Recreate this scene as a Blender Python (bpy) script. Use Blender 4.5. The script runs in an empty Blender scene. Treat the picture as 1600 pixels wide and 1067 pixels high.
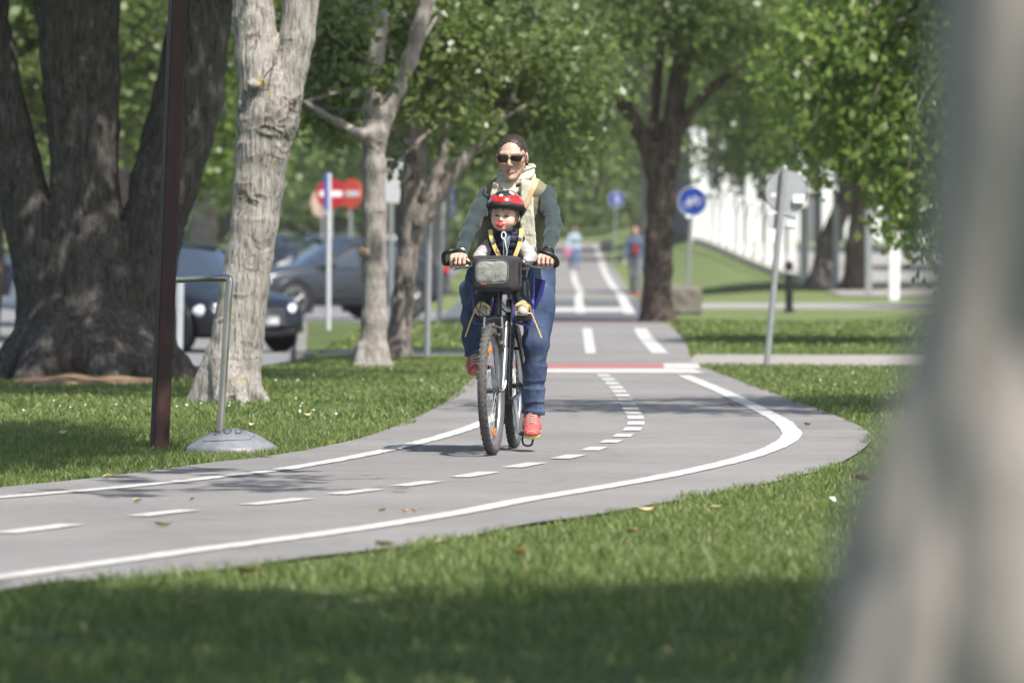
import bpy, math, random
import numpy as np
from mathutils import Vector, Matrix
rad = math.radians
SC = bpy.context.scene
COL = SC.collection
rng = np.random.default_rng(11)
random.seed(11)
PI = math.pi

# ------------------------------------------------------------------ camera numbers
F = 200.0 / 36.0 * 1600.0            # focal length in photo pixels
YH, CH = 393.0, 1.07                 # horizon row, camera height
TILT = math.atan((533.5 - YH) / F)
def ray(px, py):
    u, v = (px - 800.0) / F, (533.5 - py) / F
    c, s = math.cos(TILT), math.sin(TILT)
    return np.array([u, c + v * s, -s + v * c])
def at(px, py, Y):
    r = ray(px, py); t = Y / r[1]
    return np.array([r[0] * t, Y, CH + r[2] * t])
def gp(px, py, z=0.0):
    r = ray(px, py); t = (z - CH) / r[2]
    return np.array([r[0] * t, r[1] * t, z])

# ------------------------------------------------------------------ noise
def _hash(ix, iy, iz):
    h = (ix.astype(np.int64) * 374761393 + iy.astype(np.int64) * 668265263 + iz.astype(np.int64) * 1274126177) & 0xffffffff
    h = ((h ^ (h >> 13)) * 1274126177) & 0xffffffff
    return ((h ^ (h >> 16)) & 0xffff) / 65535.0
def vnoise(P):
    P = np.asarray(P, float)
    i = np.floor(P).astype(np.int64); f = P - i
    f = f * f * (3 - 2 * f)
    r = 0
    for dx in (0, 1):
        wx = f[..., 0] if dx else 1 - f[..., 0]
        for dy in (0, 1):
            wy = f[..., 1] if dy else 1 - f[..., 1]
            for dz in (0, 1):
                wz = f[..., 2] if dz else 1 - f[..., 2]
                r = r + wx * wy * wz * _hash(i[..., 0] + dx, i[..., 1] + dy, i[..., 2] + dz)
    return r * 2 - 1
def fbm(P, o=3):
    r, a = 0, 1.0
    for k in range(o):
        r = r + a * vnoise(np.asarray(P) * 2 ** k + 17.3 * k); a *= .5
    return r
def sstep(x, a, b):
    t = np.clip((np.asarray(x, float) - a) / (b - a), 0, 1)
    return t * t * (3 - 2 * t)

# ------------------------------------------------------------------ objects
def tag(o, label=None, cat=None, group=None, kind=None):
    if label: o['label'] = label
    if cat: o['category'] = cat
    if group: o['group'] = group
    if kind: o['kind'] = kind
    return o
ROOTM = {}
def thing(name, label, cat, loc=(0, 0, 0), rotz=0.0, group=None, M=None):
    o = bpy.data.objects.new(name, None); COL.objects.link(o)
    o.empty_display_size = .1
    if M is None: M = Matrix.Translation(Vector([float(v) for v in loc])) @ Matrix.Rotation(rotz, 4, 'Z')
    o.matrix_world = M
    ROOTM[o.name] = M
    return tag(o, label, cat, group)
def copy_tree(o, M, label=None, group=None):
    def rec(s, parent):
        c = s.copy(); COL.objects.link(c)
        if parent is not None: c.parent = parent
        for ch in KIDS.get(s.name, []): rec(ch, c)
        return c
    r = rec(o, None); r.matrix_world = M; ROOTM[r.name] = M
    if label: r['label'] = label
    if group: r['group'] = group
    return r
KIDS = {}
def to_local(V, parent):
    while parent is not None and parent.name not in ROOTM: parent = parent.parent
    if parent is None: return V
    M = np.array(ROOTM[parent.name].inverted())
    return V @ M[:3, :3].T + M[:3, 3]
def mk(name, V, Fc, mat, parent=None, smooth=True, world=False, mi=None):
    V = np.asarray(V, float).reshape(-1, 3)
    if world: V = to_local(V, parent)
    me = bpy.data.meshes.new(name)
    if isinstance(Fc, np.ndarray):
        n, k = Fc.shape
        me.vertices.add(len(V)); me.vertices.foreach_set('co', V.astype(np.float32).ravel())
        me.loops.add(n * k); me.loops.foreach_set('vertex_index', Fc.astype(np.int32).ravel())
        me.polygons.add(n)
        me.polygons.foreach_set('loop_start', np.arange(0, n * k, k, dtype=np.int32))
        me.polygons.foreach_set('loop_total', np.full(n, k, np.int32))
        me.update(calc_edges=True); me.validate()
    else:
        me.from_pydata([tuple(v) for v in V], [], Fc); me.update()
    mats = mat if isinstance(mat, (list, tuple)) else [mat]
    for m in mats: me.materials.append(m)
    if mi is not None: me.polygons.foreach_set('material_index', np.asarray(mi, np.int32))
    me.polygons.foreach_set('use_smooth', np.full(len(me.polygons), bool(smooth)))
    o = bpy.data.objects.new(name, me); COL.objects.link(o)
    if parent is not None:
        o.parent = parent; KIDS.setdefault(parent.name, []).append(o)
    return o
def auto_smooth(o, ang=40):
    me = o.data
    try: me.set_sharp_from_angle(angle=rad(ang))
    except Exception: pass
    return o

class MB:
    """collects simple solids into one mesh"""
    def __init__(s, M=None): s.V, s.F, s.m, s.M, s.n = [], [], [], M, 0
    def add(s, V, Fc, mi=0):
        V = np.asarray(V, float).reshape(-1, 3)
        if s.M is not None:
            A = np.array(s.M); V = V @ A[:3, :3].T + A[:3, 3]
        s.V.append(V); s.F += [tuple(int(i) + s.n for i in f) for f in Fc]; s.m += [mi] * len(Fc); s.n += len(V)
    def box(s, c, d, R=None, bev=0.0, mi=0):
        hx, hy, hz = [v / 2 for v in d]
        if bev > 0:
            b = min(bev, hx * .9, hy * .9, hz * .9); V = []; idx = {}
            for sx in (-1, 1):
                for sy in (-1, 1):
                    for sz in (-1, 1):
                        for a in range(3):
                            p = [sx * (hx - b), sy * (hy - b), sz * (hz - b)]
                            p[a] = (sx * hx, sy * hy, sz * hz)[a]
                            idx[(sx, sy, sz, a)] = len(V); V.append(p)
            Fc = []
            S = (-1, 1)
            for a in range(3):
                o1, o2 = [q for q in range(3) if q != a]
                for sg in S:
                    ring = []
                    for u, v in ((-1, -1), (1, -1), (1, 1), (-1, 1)):
                        k = [0, 0, 0]; k[a] = sg; k[o1] = u; k[o2] = v
                        ring.append(idx[(k[0], k[1], k[2], a)])
                    Fc.append(ring)
                for u in S:
                    for v in S:
                        k0 = [0, 0, 0]; k0[a] = -1; k0[o1] = u; k0[o2] = v
                        k1 = list(k0); k1[a] = 1
                        Fc.append([idx[tuple(k0) + (o1,)], idx[tuple(k1) + (o1,)], idx[tuple(k1) + (o2,)], idx[tuple(k0) + (o2,)]])
            for sx in S:
                for sy in S:
                    for sz in S: Fc.append([idx[(sx, sy, sz, 0)], idx[(sx, sy, sz, 1)], idx[(sx, sy, sz, 2)]])
        else:
            V = [[x, y, z] for x in (-hx, hx) for y in (-hy, hy) for z in (-hz, hz)]
            Fc = [(0, 1, 3, 2), (4, 6, 7, 5), (0, 4, 5, 1), (2, 3, 7, 6), (0, 2, 6, 4), (1, 5, 7, 3)]
        V = np.array(V)
        # make every face look outwards
        Fo = []
        for f in Fc:
            p = V[list(f)]; nn = np.cross(p[1] - p[0], p[2] - p[0])
            Fo.append(tuple(f) if nn @ p.mean(0) > 0 else tuple(f)[::-1])
        if R is not None: V = V @ np.array(R)[:3, :3].T
        s.add(V + np.asarray(c, float), Fo, mi); return s
    def tube(s, pts, r, n=12, closed=False, caps=True, mi=0, sq=None):
        P = np.asarray(pts, float); m = len(P)
        r = np.full(m, r, float) if np.isscalar(r) else np.asarray(r, float)
        T = np.zeros_like(P)
        for i in range(m):
            a, b = (P[(i - 1) % m], P[(i + 1) % m]) if closed else (P[max(i - 1, 0)], P[min(i + 1, m - 1)])
            T[i] = (b - a) / (np.linalg.norm(b - a) + 1e-12)
        up = np.array([0, 0, 1.0]) if abs(T[0][2]) < .9 else np.array([1.0, 0, 0])
        N = np.cross(T[0], up); N /= np.linalg.norm(N)
        V = []
        ang = np.linspace(0, 2 * PI, n, endpoint=False)
        for i in range(m):
            N = N - T[i] * (N @ T[i]); N /= np.linalg.norm(N) + 1e-12
            B = np.cross(T[i], N)
            a, b = (1, 1) if sq is None else sq
            V.append(P[i] + r[i] * (a * np.cos(ang)[:, None] * N + b * np.sin(ang)[:, None] * B))
        V = np.concatenate(V); Fc = []
        for i in range(m if closed else m - 1):
            j = (i + 1) % m
            for k in range(n):
                l = (k + 1) % n
                Fc.append((i * n + k, i * n + l, j * n + l, j * n + k))
        if caps and not closed:
            Fc.append(tuple(range(n))[::-1]); Fc.append(tuple((m - 1) * n + k for k in range(n)))
        s.add(V, Fc, mi); return s
    def cyl(s, a, b, r, r2=None, n=16, mi=0): return s.tube([a, b], [r, r if r2 is None else r2], n, mi=mi)
    def lathe(s, prof, c, axis=(0, 0, 1), n=32, mi=0, closed=False):
        ax = Vector(axis).normalized(); R = np.array(ax.to_track_quat('Z', 'Y').to_matrix())
        V = []; m = len(prof)
        for (r, h) in prof:
            for k in range(n):
                a = 2 * PI * k / n; V.append([r * math.cos(a), r * math.sin(a), h])
        Fc = []
        for i in range(m if closed else m - 1):
            j = (i + 1) % m
            for k in range(n):
                l = (k + 1) % n; Fc.append((i * n + k, i * n + l, j * n + l, j * n + k))
        if not closed:
            Fc.append(tuple(range(n))[::-1]); Fc.append(tuple((m - 1) * n + k for k in range(n)))
        s.add(np.array(V) @ R.T + np.asarray(c, float), Fc, mi); return s
    def ell(s, c, r, R=None, n=16, mi=0):
        V = []; Fc = []; h = n // 2
        for i in range(h + 1):
            t = PI * i / h
            for k in range(n):
                a = 2 * PI * k / n; V.append([math.sin(t) * math.cos(a) * r[0], math.sin(t) * math.sin(a) * r[1], math.cos(t) * r[2]])
        for i in range(h):
            for k in range(n):
                l = (k + 1) % n; Fc.append((i * n + k, (i + 1) * n + k, (i + 1) * n + l, i * n + l))
        V = np.array(V)
        if R is not None: V = V @ np.array(R)[:3, :3].T
        s.add(V + np.asarray(c, float), Fc, mi); return s
    def prism(s, poly, h, c=(0, 0, 0), R=None, mi=0):
        """poly in local xy, thickness h along local z"""
        n = len(poly)
        V = [[x, y, -h / 2] for x, y in poly] + [[x, y, h / 2] for x, y in poly]
        Fc = [tuple(range(n))[::-1], tuple(range(n, 2 * n))] + [(i, (i + 1) % n, n + (i + 1) % n, n + i) for i in range(n)]
        V = np.array(V, float)
        if R is not None: V = V @ np.array(R)[:3, :3].T
        s.add(V + np.asarray(c, float), Fc, mi); return s
    def build(s, name, mat, parent=None, smooth=True, world=False, sharp=35):
        o = mk(name, np.concatenate(s.V), s.F, mat, parent, smooth, world, mi=s.m)
        if smooth: auto_smooth(o, sharp)
        return o

# ------------------------------------------------------------------ smooth-union solids -> one continuous mesh
class SDF:
    def __init__(s): s.p = []
    def cap(s, a, b, r0, r1=None, k=.02, ax=None, sc=1.0, op='u'):
        a, b = np.asarray(a, float), np.asarray(b, float); r1 = r0 if r1 is None else r1
        R = max(r0, r1) / min(1.0, sc)
        if ax is not None: ax = np.asarray(ax, float) / np.linalg.norm(ax)
        ba = b - a; L = ba @ ba + 1e-12
        def f(P):
            h = np.clip(((P - a) @ ba) / L, 0, 1)
            q = P - a - h[..., None] * ba
            d2 = (q * q).sum(-1)
            if ax is not None:
                c = q @ ax; d2 = d2 - c * c + (c * sc) ** 2
            return np.sqrt(np.maximum(d2, 0)) - (r0 + (r1 - r0) * h)
        s.p.append((f, np.minimum(a, b) - R, np.maximum(a, b) + R, k, op)); return s
    def chain(s, pts, rs, k=.02, ax=None, sc=1.0):
        for i in range(len(pts) - 1): s.cap(pts[i], pts[i + 1], rs[i], rs[i + 1], k, ax, sc)
        return s
    def ell(s, c, r, k=.02, R=None, op='u'):
        c, r = np.asarray(c, float), np.asarray(r, float)
        Rm = None if R is None else np.array(R)[:3, :3]
        def f(P):
            q = P - c
            if Rm is not None: q = q @ Rm
            k0 = np.sqrt(((q / r) ** 2).sum(-1)); k1 = np.sqrt(((q / r ** 2) ** 2).sum(-1)) + 1e-9
            return k0 * (k0 - 1) / k1
        m = r.max() if Rm is not None else r
        s.p.append((f, c - m, c + m, k, op)); return s
    def fn(s, f, lo, hi, k=.01, op='i'):
        s.p.append((f, np.asarray(lo, float), np.asarray(hi, float), k, op)); return s
    def grid(s, res, lo=None, hi=None):
        us = [p for p in s.p if p[4] == 'u']
        L = np.min([p[1] for p in us], 0) - 3 * res; Hh = np.max([p[2] for p in us], 0) + 3 * res
        if lo is not None: L = np.maximum(L, lo)
        if hi is not None: Hh = np.minimum(Hh, hi)
        n = np.ceil((Hh - L) / res).astype(int) + 1
        D = np.full(n, 9.0, np.float32)
        axs = [L[i] + res * np.arange(n[i]) for i in range(3)]
        for f, a, b, k, op in s.p:
            e = k + 3 * res
            i0 = np.maximum(np.floor((a - e - L) / res).astype(int), 0); i1 = np.minimum(np.ceil((b + e - L) / res).astype(int) + 1, n)
            if (i1 <= i0).any(): continue
            sl = tuple(slice(i0[q], i1[q]) for q in range(3))
            P = np.stack(np.meshgrid(*[axs[q][sl[q]] for q in range(3)], indexing='ij'), -1)
            d = f(P); D0 = D[sl]
            if op == 'u':
                h = np.maximum(k - np.abs(D0 - d), 0) / max(k, 1e-6)
                D[sl] = np.minimum(D0, d) - h * h * k * .25
            elif op == 's':
                d = -d; h = np.maximum(k - np.abs(D0 - d), 0) / max(k, 1e-6)
                D[sl] = np.maximum(D0, d) + h * h * k * .25
            else: D[sl] = np.maximum(D0, d)
        return D, L
    def mesh(s, res, disp=None, lo=None, hi=None):
        D, L = s.grid(res, lo, hi)
        # close at the borders
        for q in range(3):
            sl = [slice(None)] * 3
            for e in (0, -1):
                sl[q] = e; D[tuple(sl)] = np.maximum(D[tuple(sl)], res * .5)
                sl[q] = slice(None)
        S = D < 0; n = np.array(D.shape)
        c = [S[i:n[0] - 1 + i, j:n[1] - 1 + j, k:n[2] - 1 + k] for i in (0, 1) for j in (0, 1) for k in (0, 1)]
        al = c[0].copy(); an = c[0].copy()
        for q in c[1:]: al &= q; an |= q
        A = np.argwhere(an & ~al)
        ID = np.full(n - 1, -1, np.int32); ID[A[:, 0], A[:, 1], A[:, 2]] = np.arange(len(A))
        acc = np.zeros((len(A), 3)); cnt = np.zeros(len(A))
        cor = [np.array([i, j, k]) for i in (0, 1) for j in (0, 1) for k in (0, 1)]
        for a in range(8):
            for q in range(3):
                if cor[a][q]: continue
                o0 = cor[a]; o1 = o0.copy(); o1[q] = 1
                d0 = D[A[:, 0] + o0[0], A[:, 1] + o0[1], A[:, 2] + o0[2]].astype(float); d1 = D[A[:, 0] + o1[0], A[:, 1] + o1[1], A[:, 2] + o1[2]].astype(float)
                m = (d0 < 0) != (d1 < 0)
                t = np.where(m, d0 / np.where(m, d0 - d1, 1), 0)
                p = o0[None, :] + t[:, None] * (o1 - o0)[None, :]
                acc += np.where(m[:, None], p, 0); cnt += m
        V = L + res * (A + acc / np.maximum(cnt, 1)[:, None])
        Q = []
        for q in range(3):
            u, v = (q + 1) % 3, (q + 2) % 3
            s0 = [slice(None)] * 3; s1 = [slice(None)] * 3; s0[q] = slice(0, -1); s1[q] = slice(1, None)
            E = np.argwhere(S[tuple(s0)] != S[tuple(s1)])
            E = E[(E[:, u] > 0) & (E[:, v] > 0) & (E[:, u] < n[u] - 1) & (E[:, v] < n[v] - 1)]
            inside = S[E[:, 0], E[:, 1], E[:, 2]]
            def cell(du, dv):
                C = E.copy(); C[:, u] += du; C[:, v] += dv; return ID[C[:, 0], C[:, 1], C[:, 2]]
            quad = np.stack([cell(-1, -1), cell(0, -1), cell(0, 0), cell(-1, 0)], 1)
            quad[~inside] = quad[~inside][:, ::-1]
            Q.append(quad)
        Q = np.concatenate(Q); Q = Q[(Q >= 0).all(1)]
        if disp is not None:
            nr = vnormals(V, Q); V = V + nr * disp(V, nr)[:, None]
        return V, Q
    def build(s, name, mat, parent, res, disp=None, world=False, lo=None, hi=None):
        V, Q = s.mesh(res, disp, lo, hi)
        return mk(name, V, Q, mat, parent, True, world)
def vnormals(V, Q):
    fn = np.cross(V[Q[:, 2]] - V[Q[:, 0]], V[Q[:, 3]] - V[Q[:, 1]])
    N = np.zeros_like(V)
    for i in range(4):
        for a in range(3): N[:, a] += np.bincount(Q[:, i], fn[:, a], len(V))
    return N / (np.linalg.norm(N, axis=1)[:, None] + 1e-12)

# ------------------------------------------------------------------ materials
class NT:
    def __init__(s, name):
        s.mat = bpy.data.materials.new(name); s.mat.use_nodes = True
        s.t = s.mat.node_tree; s.b = s.t.nodes['Principled BSDF']; s.out = s.t.nodes['Material Output']
        s.tc = None
    def n(s, typ, **kw):
        x = s.t.nodes.new(typ)
        for k, v in kw.items():
            if k in x.inputs: x.inputs[k].default_value = v
            else: setattr(x, k, v)
        return x
    def l(s, a, b): s.t.links.new(a, b)
    def co(s, scale=(1, 1, 1), rot=(0, 0, 0)):
        if s.tc is None: s.tc = s.n('ShaderNodeTexCoord')
        m = s.n('ShaderNodeMapping'); m.inputs['Scale'].default_value = scale; m.inputs['Rotation'].default_value = rot
        s.l(s.tc.outputs['Object'], m.inputs['Vector']); return m.outputs[0]
    def noise(s, scale, detail=4, rough=.6, vec=None, dist=0.0):
        x = s.n('ShaderNodeTexNoise'); x.inputs['Scale'].default_value = scale; x.inputs['Detail'].default_value = detail
        x.inputs['Roughness'].default_value = rough; x.inputs['Distortion'].default_value = dist
        s.l(vec if vec is not None else s.co(), x.inputs['Vector']); return x.outputs['Fac']
    def ramp(s, fac, stops):
        x = s.n('ShaderNodeValToRGB'); e = x.color_ramp.elements
        while len(e) < len(stops): e.new(.5)
        for q, (p, c) in zip(e, stops): q.position = p; q.color = (*c, 1) if len(c) == 3 else c
        s.l(fac, x.inputs[0]); return x.outputs[0]
    def mix(s, a, b, fac=.5, mode='MIX'):
        x = s.n('ShaderNodeMix', data_type='RGBA', blend_type=mode)
        for v, i in ((a, 6), (b, 7)):
            if isinstance(v, (tuple, list)): x.inputs[i].default_value = (*v[:3], 1)
            else: s.l(v, x.inputs[i])
        if isinstance(fac, (int, float)): x.inputs[0].default_value = fac
        else: s.l(fac, x.inputs[0])
        return x.outputs[2]
    def bump(s, h, strength=.5, dist=.01):
        x = s.n('ShaderNodeBump'); x.inputs['Strength'].default_value = strength; x.inputs['Distance'].default_value = dist
        s.l(h, x.inputs['Height']); s.l(x.outputs[0], s.b.inputs['Normal']); return x
    def col(s, c):
        if isinstance(c, (tuple, list)): s.b.inputs['Base Color'].default_value = (*c[:3], 1)
        else: s.l(c, s.b.inputs['Base Color'])
    def set(s, **kw):
        for k, v in kw.items(): s.b.inputs[k.replace('_', ' ')].default_value = v
        return s.mat
def simple(name, c, rough=.5, metal=0.0, var=.12, scale=25, bump=0.0, coat=0.0, spec=.5, bdist=.004):
    t = NT(name)
    f = t.noise(scale, 4)
    lo = tuple(v * (1 - var) for v in c); hi = tuple(min(1, v * (1 + var)) for v in c)
    t.col(t.ramp(f, [(.3, lo), (.7, hi)]))
    if bump: t.bump(t.noise(scale * 3, 3), bump, bdist)
    t.b.inputs['Roughness'].default_value = rough; t.b.inputs['Metallic'].default_value = metal
    t.b.inputs['Coat Weight'].default_value = coat; t.b.inputs['Coat Roughness'].default_value = .05
    t.b.inputs['Specular IOR Level'].default_value = spec
    return t.mat
# ================================================================== materials of the setting
def m_ground(name, base, dark, light, sc=1.0, rough=.95):
    t = NT(name)
    a = t.noise(.35 * sc, 5, .6); b = t.noise(6 * sc, 6, .7); c = t.noise(60 * sc, 3, .6)
    m1 = t.mix(t.ramp(a, [(.35, dark), (.65, light)]), base, .45)
    m2 = t.mix(m1, t.ramp(b, [(.3, dark), (.7, light)]), .35)
    m3 = t.mix(m2, t.ramp(c, [(.35, (.4, .4, .4)), (.65, (1, 1, 1))]), .5, 'MULTIPLY')
    t.col(m3); t.bump(c, .6, .02); t.b.inputs['Roughness'].default_value = rough
    t.b.inputs['Specular IOR Level'].default_value = .15
    return t.mat
M_lawn = m_ground('lawn_turf', (.09, .13, .045), (.055, .08, .025), (.15, .185, .07))
M_far = m_ground('far_grass', (.15, .195, .075), (.11, .15, .05), (.20, .24, .10))
def m_asphalt(name, c, sp=.12, patch=.1, crack=False):
    t = NT(name)
    a = t.noise(.5, 4, .6); b = t.noise(140, 3, .7); c2 = t.noise(9, 5, .65)
    lo = tuple(v * (1 - patch) for v in c); hi = tuple(v * (1 + patch) for v in c)
    m = t.ramp(a, [(.3, lo), (.7, hi)])
    m = t.mix(m, t.ramp(c2, [(.3, (.86, .86, .86)), (.7, (1, 1, 1))]), .8, 'MULTIPLY')
    m = t.mix(m, t.ramp(b, [(.25, (1 - 3 * sp,) * 3), (.5, (1, 1, 1)), (.78, (1 + sp,) * 3)]), .9, 'MULTIPLY')
    if crack:
        v = t.n('ShaderNodeTexVoronoi', feature='DISTANCE_TO_EDGE'); v.inputs['Scale'].default_value = .55
        wv = t.n('ShaderNodeVectorMath', operation='ADD'); nz = t.n('ShaderNodeTexNoise'); nz.inputs['Scale'].default_value = 2.2; nz.inputs['Detail'].default_value = 6
        t.l(t.co(), nz.inputs['Vector']); t.l(t.co(), wv.inputs[0]); t.l(nz.outputs['Color'], wv.inputs[1]); t.l(wv.outputs[0], v.inputs['Vector'])
        m = t.mix(m, (.09, .085, .08), t.mix((0, 0, 0), t.mix(t.ramp(v.outputs['Distance'], [(.0, (1, 1, 1)), (.010, (0, 0, 0))]), t.ramp(t.noise(.9, 3), [(.50, (0, 0, 0)), (.62, (1, 1, 1))]), 1.0, 'MULTIPLY'), .6))
        m = t.mix(m, t.ramp(t.noise(2.6, 6, .7, None, 1.5), [(.30, (.74, .74, .73)), (.44, (.97, .97, .97)), (.60, (1, 1, 1)), (.72, (1.1, 1.09, 1.06))]), .9, 'MULTIPLY')
        m = t.mix(m, (.13, .125, .12), t.ramp(t.noise(28, 2, .5), [(.76, (0, 0, 0)), (.79, (.7, .7, .7))]))
    t.col(m); t.bump(b, .35, .006); t.b.inputs['Roughness'].default_value = .85
    t.b.inputs['Specular IOR Level'].default_value = .3
    return t.mat
M_path = m_asphalt('path_asphalt', (.225, .217, .212), patch=.16, crack=True)
M_road = m_asphalt('road_asphalt', (.2, .2, .205))
M_dark = m_asphalt('dark_asphalt', (.11, .115, .13))
M_conc = m_asphalt('pavement_concrete', (.3, .285, .26))
M_kerb = m_asphalt('kerb_concrete', (.20, .195, .18))
def m_paint(name, c, wear):
    t = NT(name)
    w = t.noise(38, 6, .75); w2 = t.noise(4, 3, .6)
    f = t.ramp(w, [(.46, (0, 0, 0)), (.60, (1, 1, 1))])
    m = t.mix(c, wear, f); m = t.mix(m, t.ramp(w2, [(.3, (.84, .83, .8)), (.7, (1, 1, 1))]), .8, 'MULTIPLY')
    t.col(m); t.bump(w, .2, .003); t.b.inputs['Roughness'].default_value = .6
    return t.mat
M_white = m_paint('worn_white_paint', (.64, .635, .61), (.32, .31, .30))
M_red = m_paint('worn_red_paint', (.44, .12, .13), (.3, .18, .17))
M_sand = m_ground('bare_sand', (.33, .22, .14), (.24, .15, .09), (.42, .31, .2), 4)

# ================================================================== terrain
def rise(y): return .8e-4 * np.clip(np.asarray(y, float) - 150, 0, 175) ** 2
def zg(x, y):
    x = np.asarray(x, float); y = np.asarray(y, float)
    z = -.27 + .27 * sstep(y, 126.0, 127.0) * sstep(x, -3.4, -3.0) + rise(y)
    z = z + .95 * sstep(x, 4.3, 7.0) * sstep(y, 132, 215) * (1 - .6 * sstep(y, 230, 300)) + .12 * sstep(x, 4, 6.5) * sstep(y, 128, 140)
    return z
def sheet(name, xs, ys, zf, mat, kind='structure', dz=0.0):
    X, Y = np.meshgrid(xs, ys, indexing='ij'); Z = zf(X, Y) + dz
    V = np.stack([X, Y, Z], -1).reshape(-1, 3); nx, ny = len(xs), len(ys)
    i = np.arange(nx - 1)[:, None] * ny + np.arange(ny - 1)[None, :]
    Fc = np.stack([i, i + ny, i + ny + 1, i + 1], -1).reshape(-1, 4)
    return tag(mk(name, V, Fc, mat), kind=kind)
xs = np.unique(np.concatenate([np.linspace(-900, -60, 15), np.linspace(-60, -6, 19), np.arange(-6, 9, .4), np.linspace(9, 60, 18), np.linspace(60, 900, 15)]))
ys = np.unique(np.concatenate([np.linspace(-60, 120, 19), [124, 126, 127, 128], np.linspace(128, 340, 54), np.linspace(340, 2500, 14)]))
sheet('ground', xs, ys, zg, M_far)
# roads, 2 cm above the low ground
sheet('road', np.unique(np.concatenate([np.linspace(-60, -6, 19), np.linspace(-6, -2.0, 6)])), np.linspace(64, 284, 60), zg, M_road, dz=.02)
sheet('crossing_road', np.linspace(-2.0, 4.5, 10), np.linspace(86, 125.9, 12), zg, M_road, dz=.02)
xs2 = np.linspace(7.6, 60, 30)
sheet('side_road', xs2, np.linspace(131, 205, 30), zg, M_conc, dz=.03)

def slab(name, poly, top, bot, mat, matside=None):
    n = len(poly)
    V = [(x, y, top) for x, y in poly] + [(x, y, bot) for x, y in poly]
    Fc = [tuple(range(n))] + [(i, n + i, n + (i + 1) % n, (i + 1) % n) for i in range(n)]
    return tag(mk(name, V, Fc, [mat, matside or mat], None, False, mi=[0] + [1] * n), kind='structure')
# the lawn is a raised slab with a concrete kerb; its top is a fine sheet so the turf undulates a little
def drop(x, y): return -.22 * sstep(y, 51, 61.5) * sstep(-np.asarray(x, float), 2.0, 2.5)
def zl(x, y): return drop(x, y) + .006 * vnoise(np.stack([np.asarray(x) * .8, np.asarray(y) * .8, np.zeros_like(np.asarray(x, float))], -1)) - .004
slab('lawn_edge', [(-9, -30), (60, -30), (60, 87.5), (-3.15, 87.5), (-2.74, 76), (-2.27, 62.7), (-2.0, 50), (-9, 50)], -.03, -.27, M_kerb)
sheet('lawn', np.linspace(-9, 60, 140), np.linspace(-30, 62.7, 190), zl, M_lawn, dz=-.004)
def strip_edge(y): return np.interp(y, [62.7, 76, 87.5], [-2.27, -2.74, -3.15])
_u = np.concatenate([np.linspace(0, 1, 40), np.linspace(1, 12, 70)[1:]]); _y = np.linspace(62.7, 87.5, 50); _U, _Y = np.meshgrid(_u, _y, indexing='ij')
_X = strip_edge(_Y) + _U * 5.2; _Z = zl(np.maximum(_X, 0) * 1.0, _Y) - .004; _i = np.arange(len(_u) - 1)[:, None] * 50 + np.arange(49)[None, :]
tag(mk('lawn_strip', np.stack([_X, _Y, _Z], -1).reshape(-1, 3), np.stack([_i, _i + 50, _i + 51, _i + 1], -1).reshape(-1, 4), M_lawn), kind='structure')
kb = MB()
kb.box((-6.0, 62.85, -.33), (6.1, .14, .24), bev=.02); [kb.box(((a[0] + b[0]) / 2 - .06, (a[1] + b[1]) / 2, -.125), (.13, math.dist(a, b), .26), Matrix.Rotation(-math.atan2(b[0] - a[0], b[1] - a[1]), 4, 'Z'), .02) for a, b in (((-2.27, 62.75), (-2.74, 75.95)), ((-2.74, 76.05), (-3.15, 87.5)))]
tag(kb.build('kerb', M_kerb, None), kind='structure')
slab('lawn_edge', [(2.5, 87.5), (60, 87.5), (60, 126.2), (2.95, 126.2)], -.03, -.27, M_kerb)
sheet('lawn_beyond', np.linspace(2.35, 60, 60), np.linspace(87.5, 126.4, 40), lambda x, y: 0 * x - .012, M_far)
# raised table where the path crosses the road
slab('raised_crossing', [(-1.15, 87.7), (2.45, 87.7), (2.9, 126.2), (-1.15, 126.2)], -.002, -.27, M_dark, M_kerb)

# ================================================================== path outline (measured on the ground)
def gpts(L): return np.array([gp(x, y)[:2] for x, y in L])
def spline(P, n=16, al=.5):
    P = np.asarray(P, float); out = []
    Q = np.vstack([2 * P[0] - P[1], P, 2 * P[-1] - P[-2]])
    for i in range(1, len(Q) - 2):
        p0, p1, p2, p3 = Q[i - 1], Q[i], Q[i + 1], Q[i + 2]
        t = np.linspace(0, 1, n, endpoint=False)[:, None]
        out.append(.5 * ((2 * p1) + (-p0 + p2) * t + (2 * p0 - 5 * p1 + 4 * p2 - p3) * t ** 2 + (-p0 + 3 * p1 - 3 * p2 + p3) * t ** 3))
    out.append(P[-1:]); return np.concatenate(out)
def extend(P, a, b):
    P = np.asarray(P); d0 = P[0] - P[1]; d1 = P[-1] - P[-2]
    d0 /= np.linalg.norm(d0); d1 /= np.linalg.norm(d1)
    r = [P]
    if a: r.insert(0, (P[0] + d0 * a)[None])
    if b: r.append((P[-1] + d1 * b)[None])
    return np.concatenate(r)
edgeR = extend(gpts([(0, 925), (57, 915), (190, 906), (285, 897), (370, 888), (475, 873), (598, 859), (712, 843), (825, 820), (915, 808), (1030, 788), (1128, 770),
               (1237, 748), (1302, 728), (1340, 709), (1362, 687), (1352, 672), (1320, 656), (1273, 638), (1230, 623), (1182, 606), (1140, 590), (1105, 577)]), 3, 0)
edgeL = extend(gpts([(0, 763), (120, 751), (250, 735), (330, 724), (430, 712), (510, 698), (570, 684), (625, 664), (668, 645), (695, 630), (715, 614), (730, 600), (742, 588), (748, 577)]), 3, 0)
lineR = extend(gpts([(0, 905), (120, 889), (300, 864), (520, 835), (700, 807), (820, 784), (929, 766), (1037, 747), (1128, 727), (1182, 712), (1219, 697), (1237, 683),
               (1233, 672), (1219, 659), (1190, 643), (1157, 627), (1128, 613), (1095, 599), (1068, 588)]), 3, 0)
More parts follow.
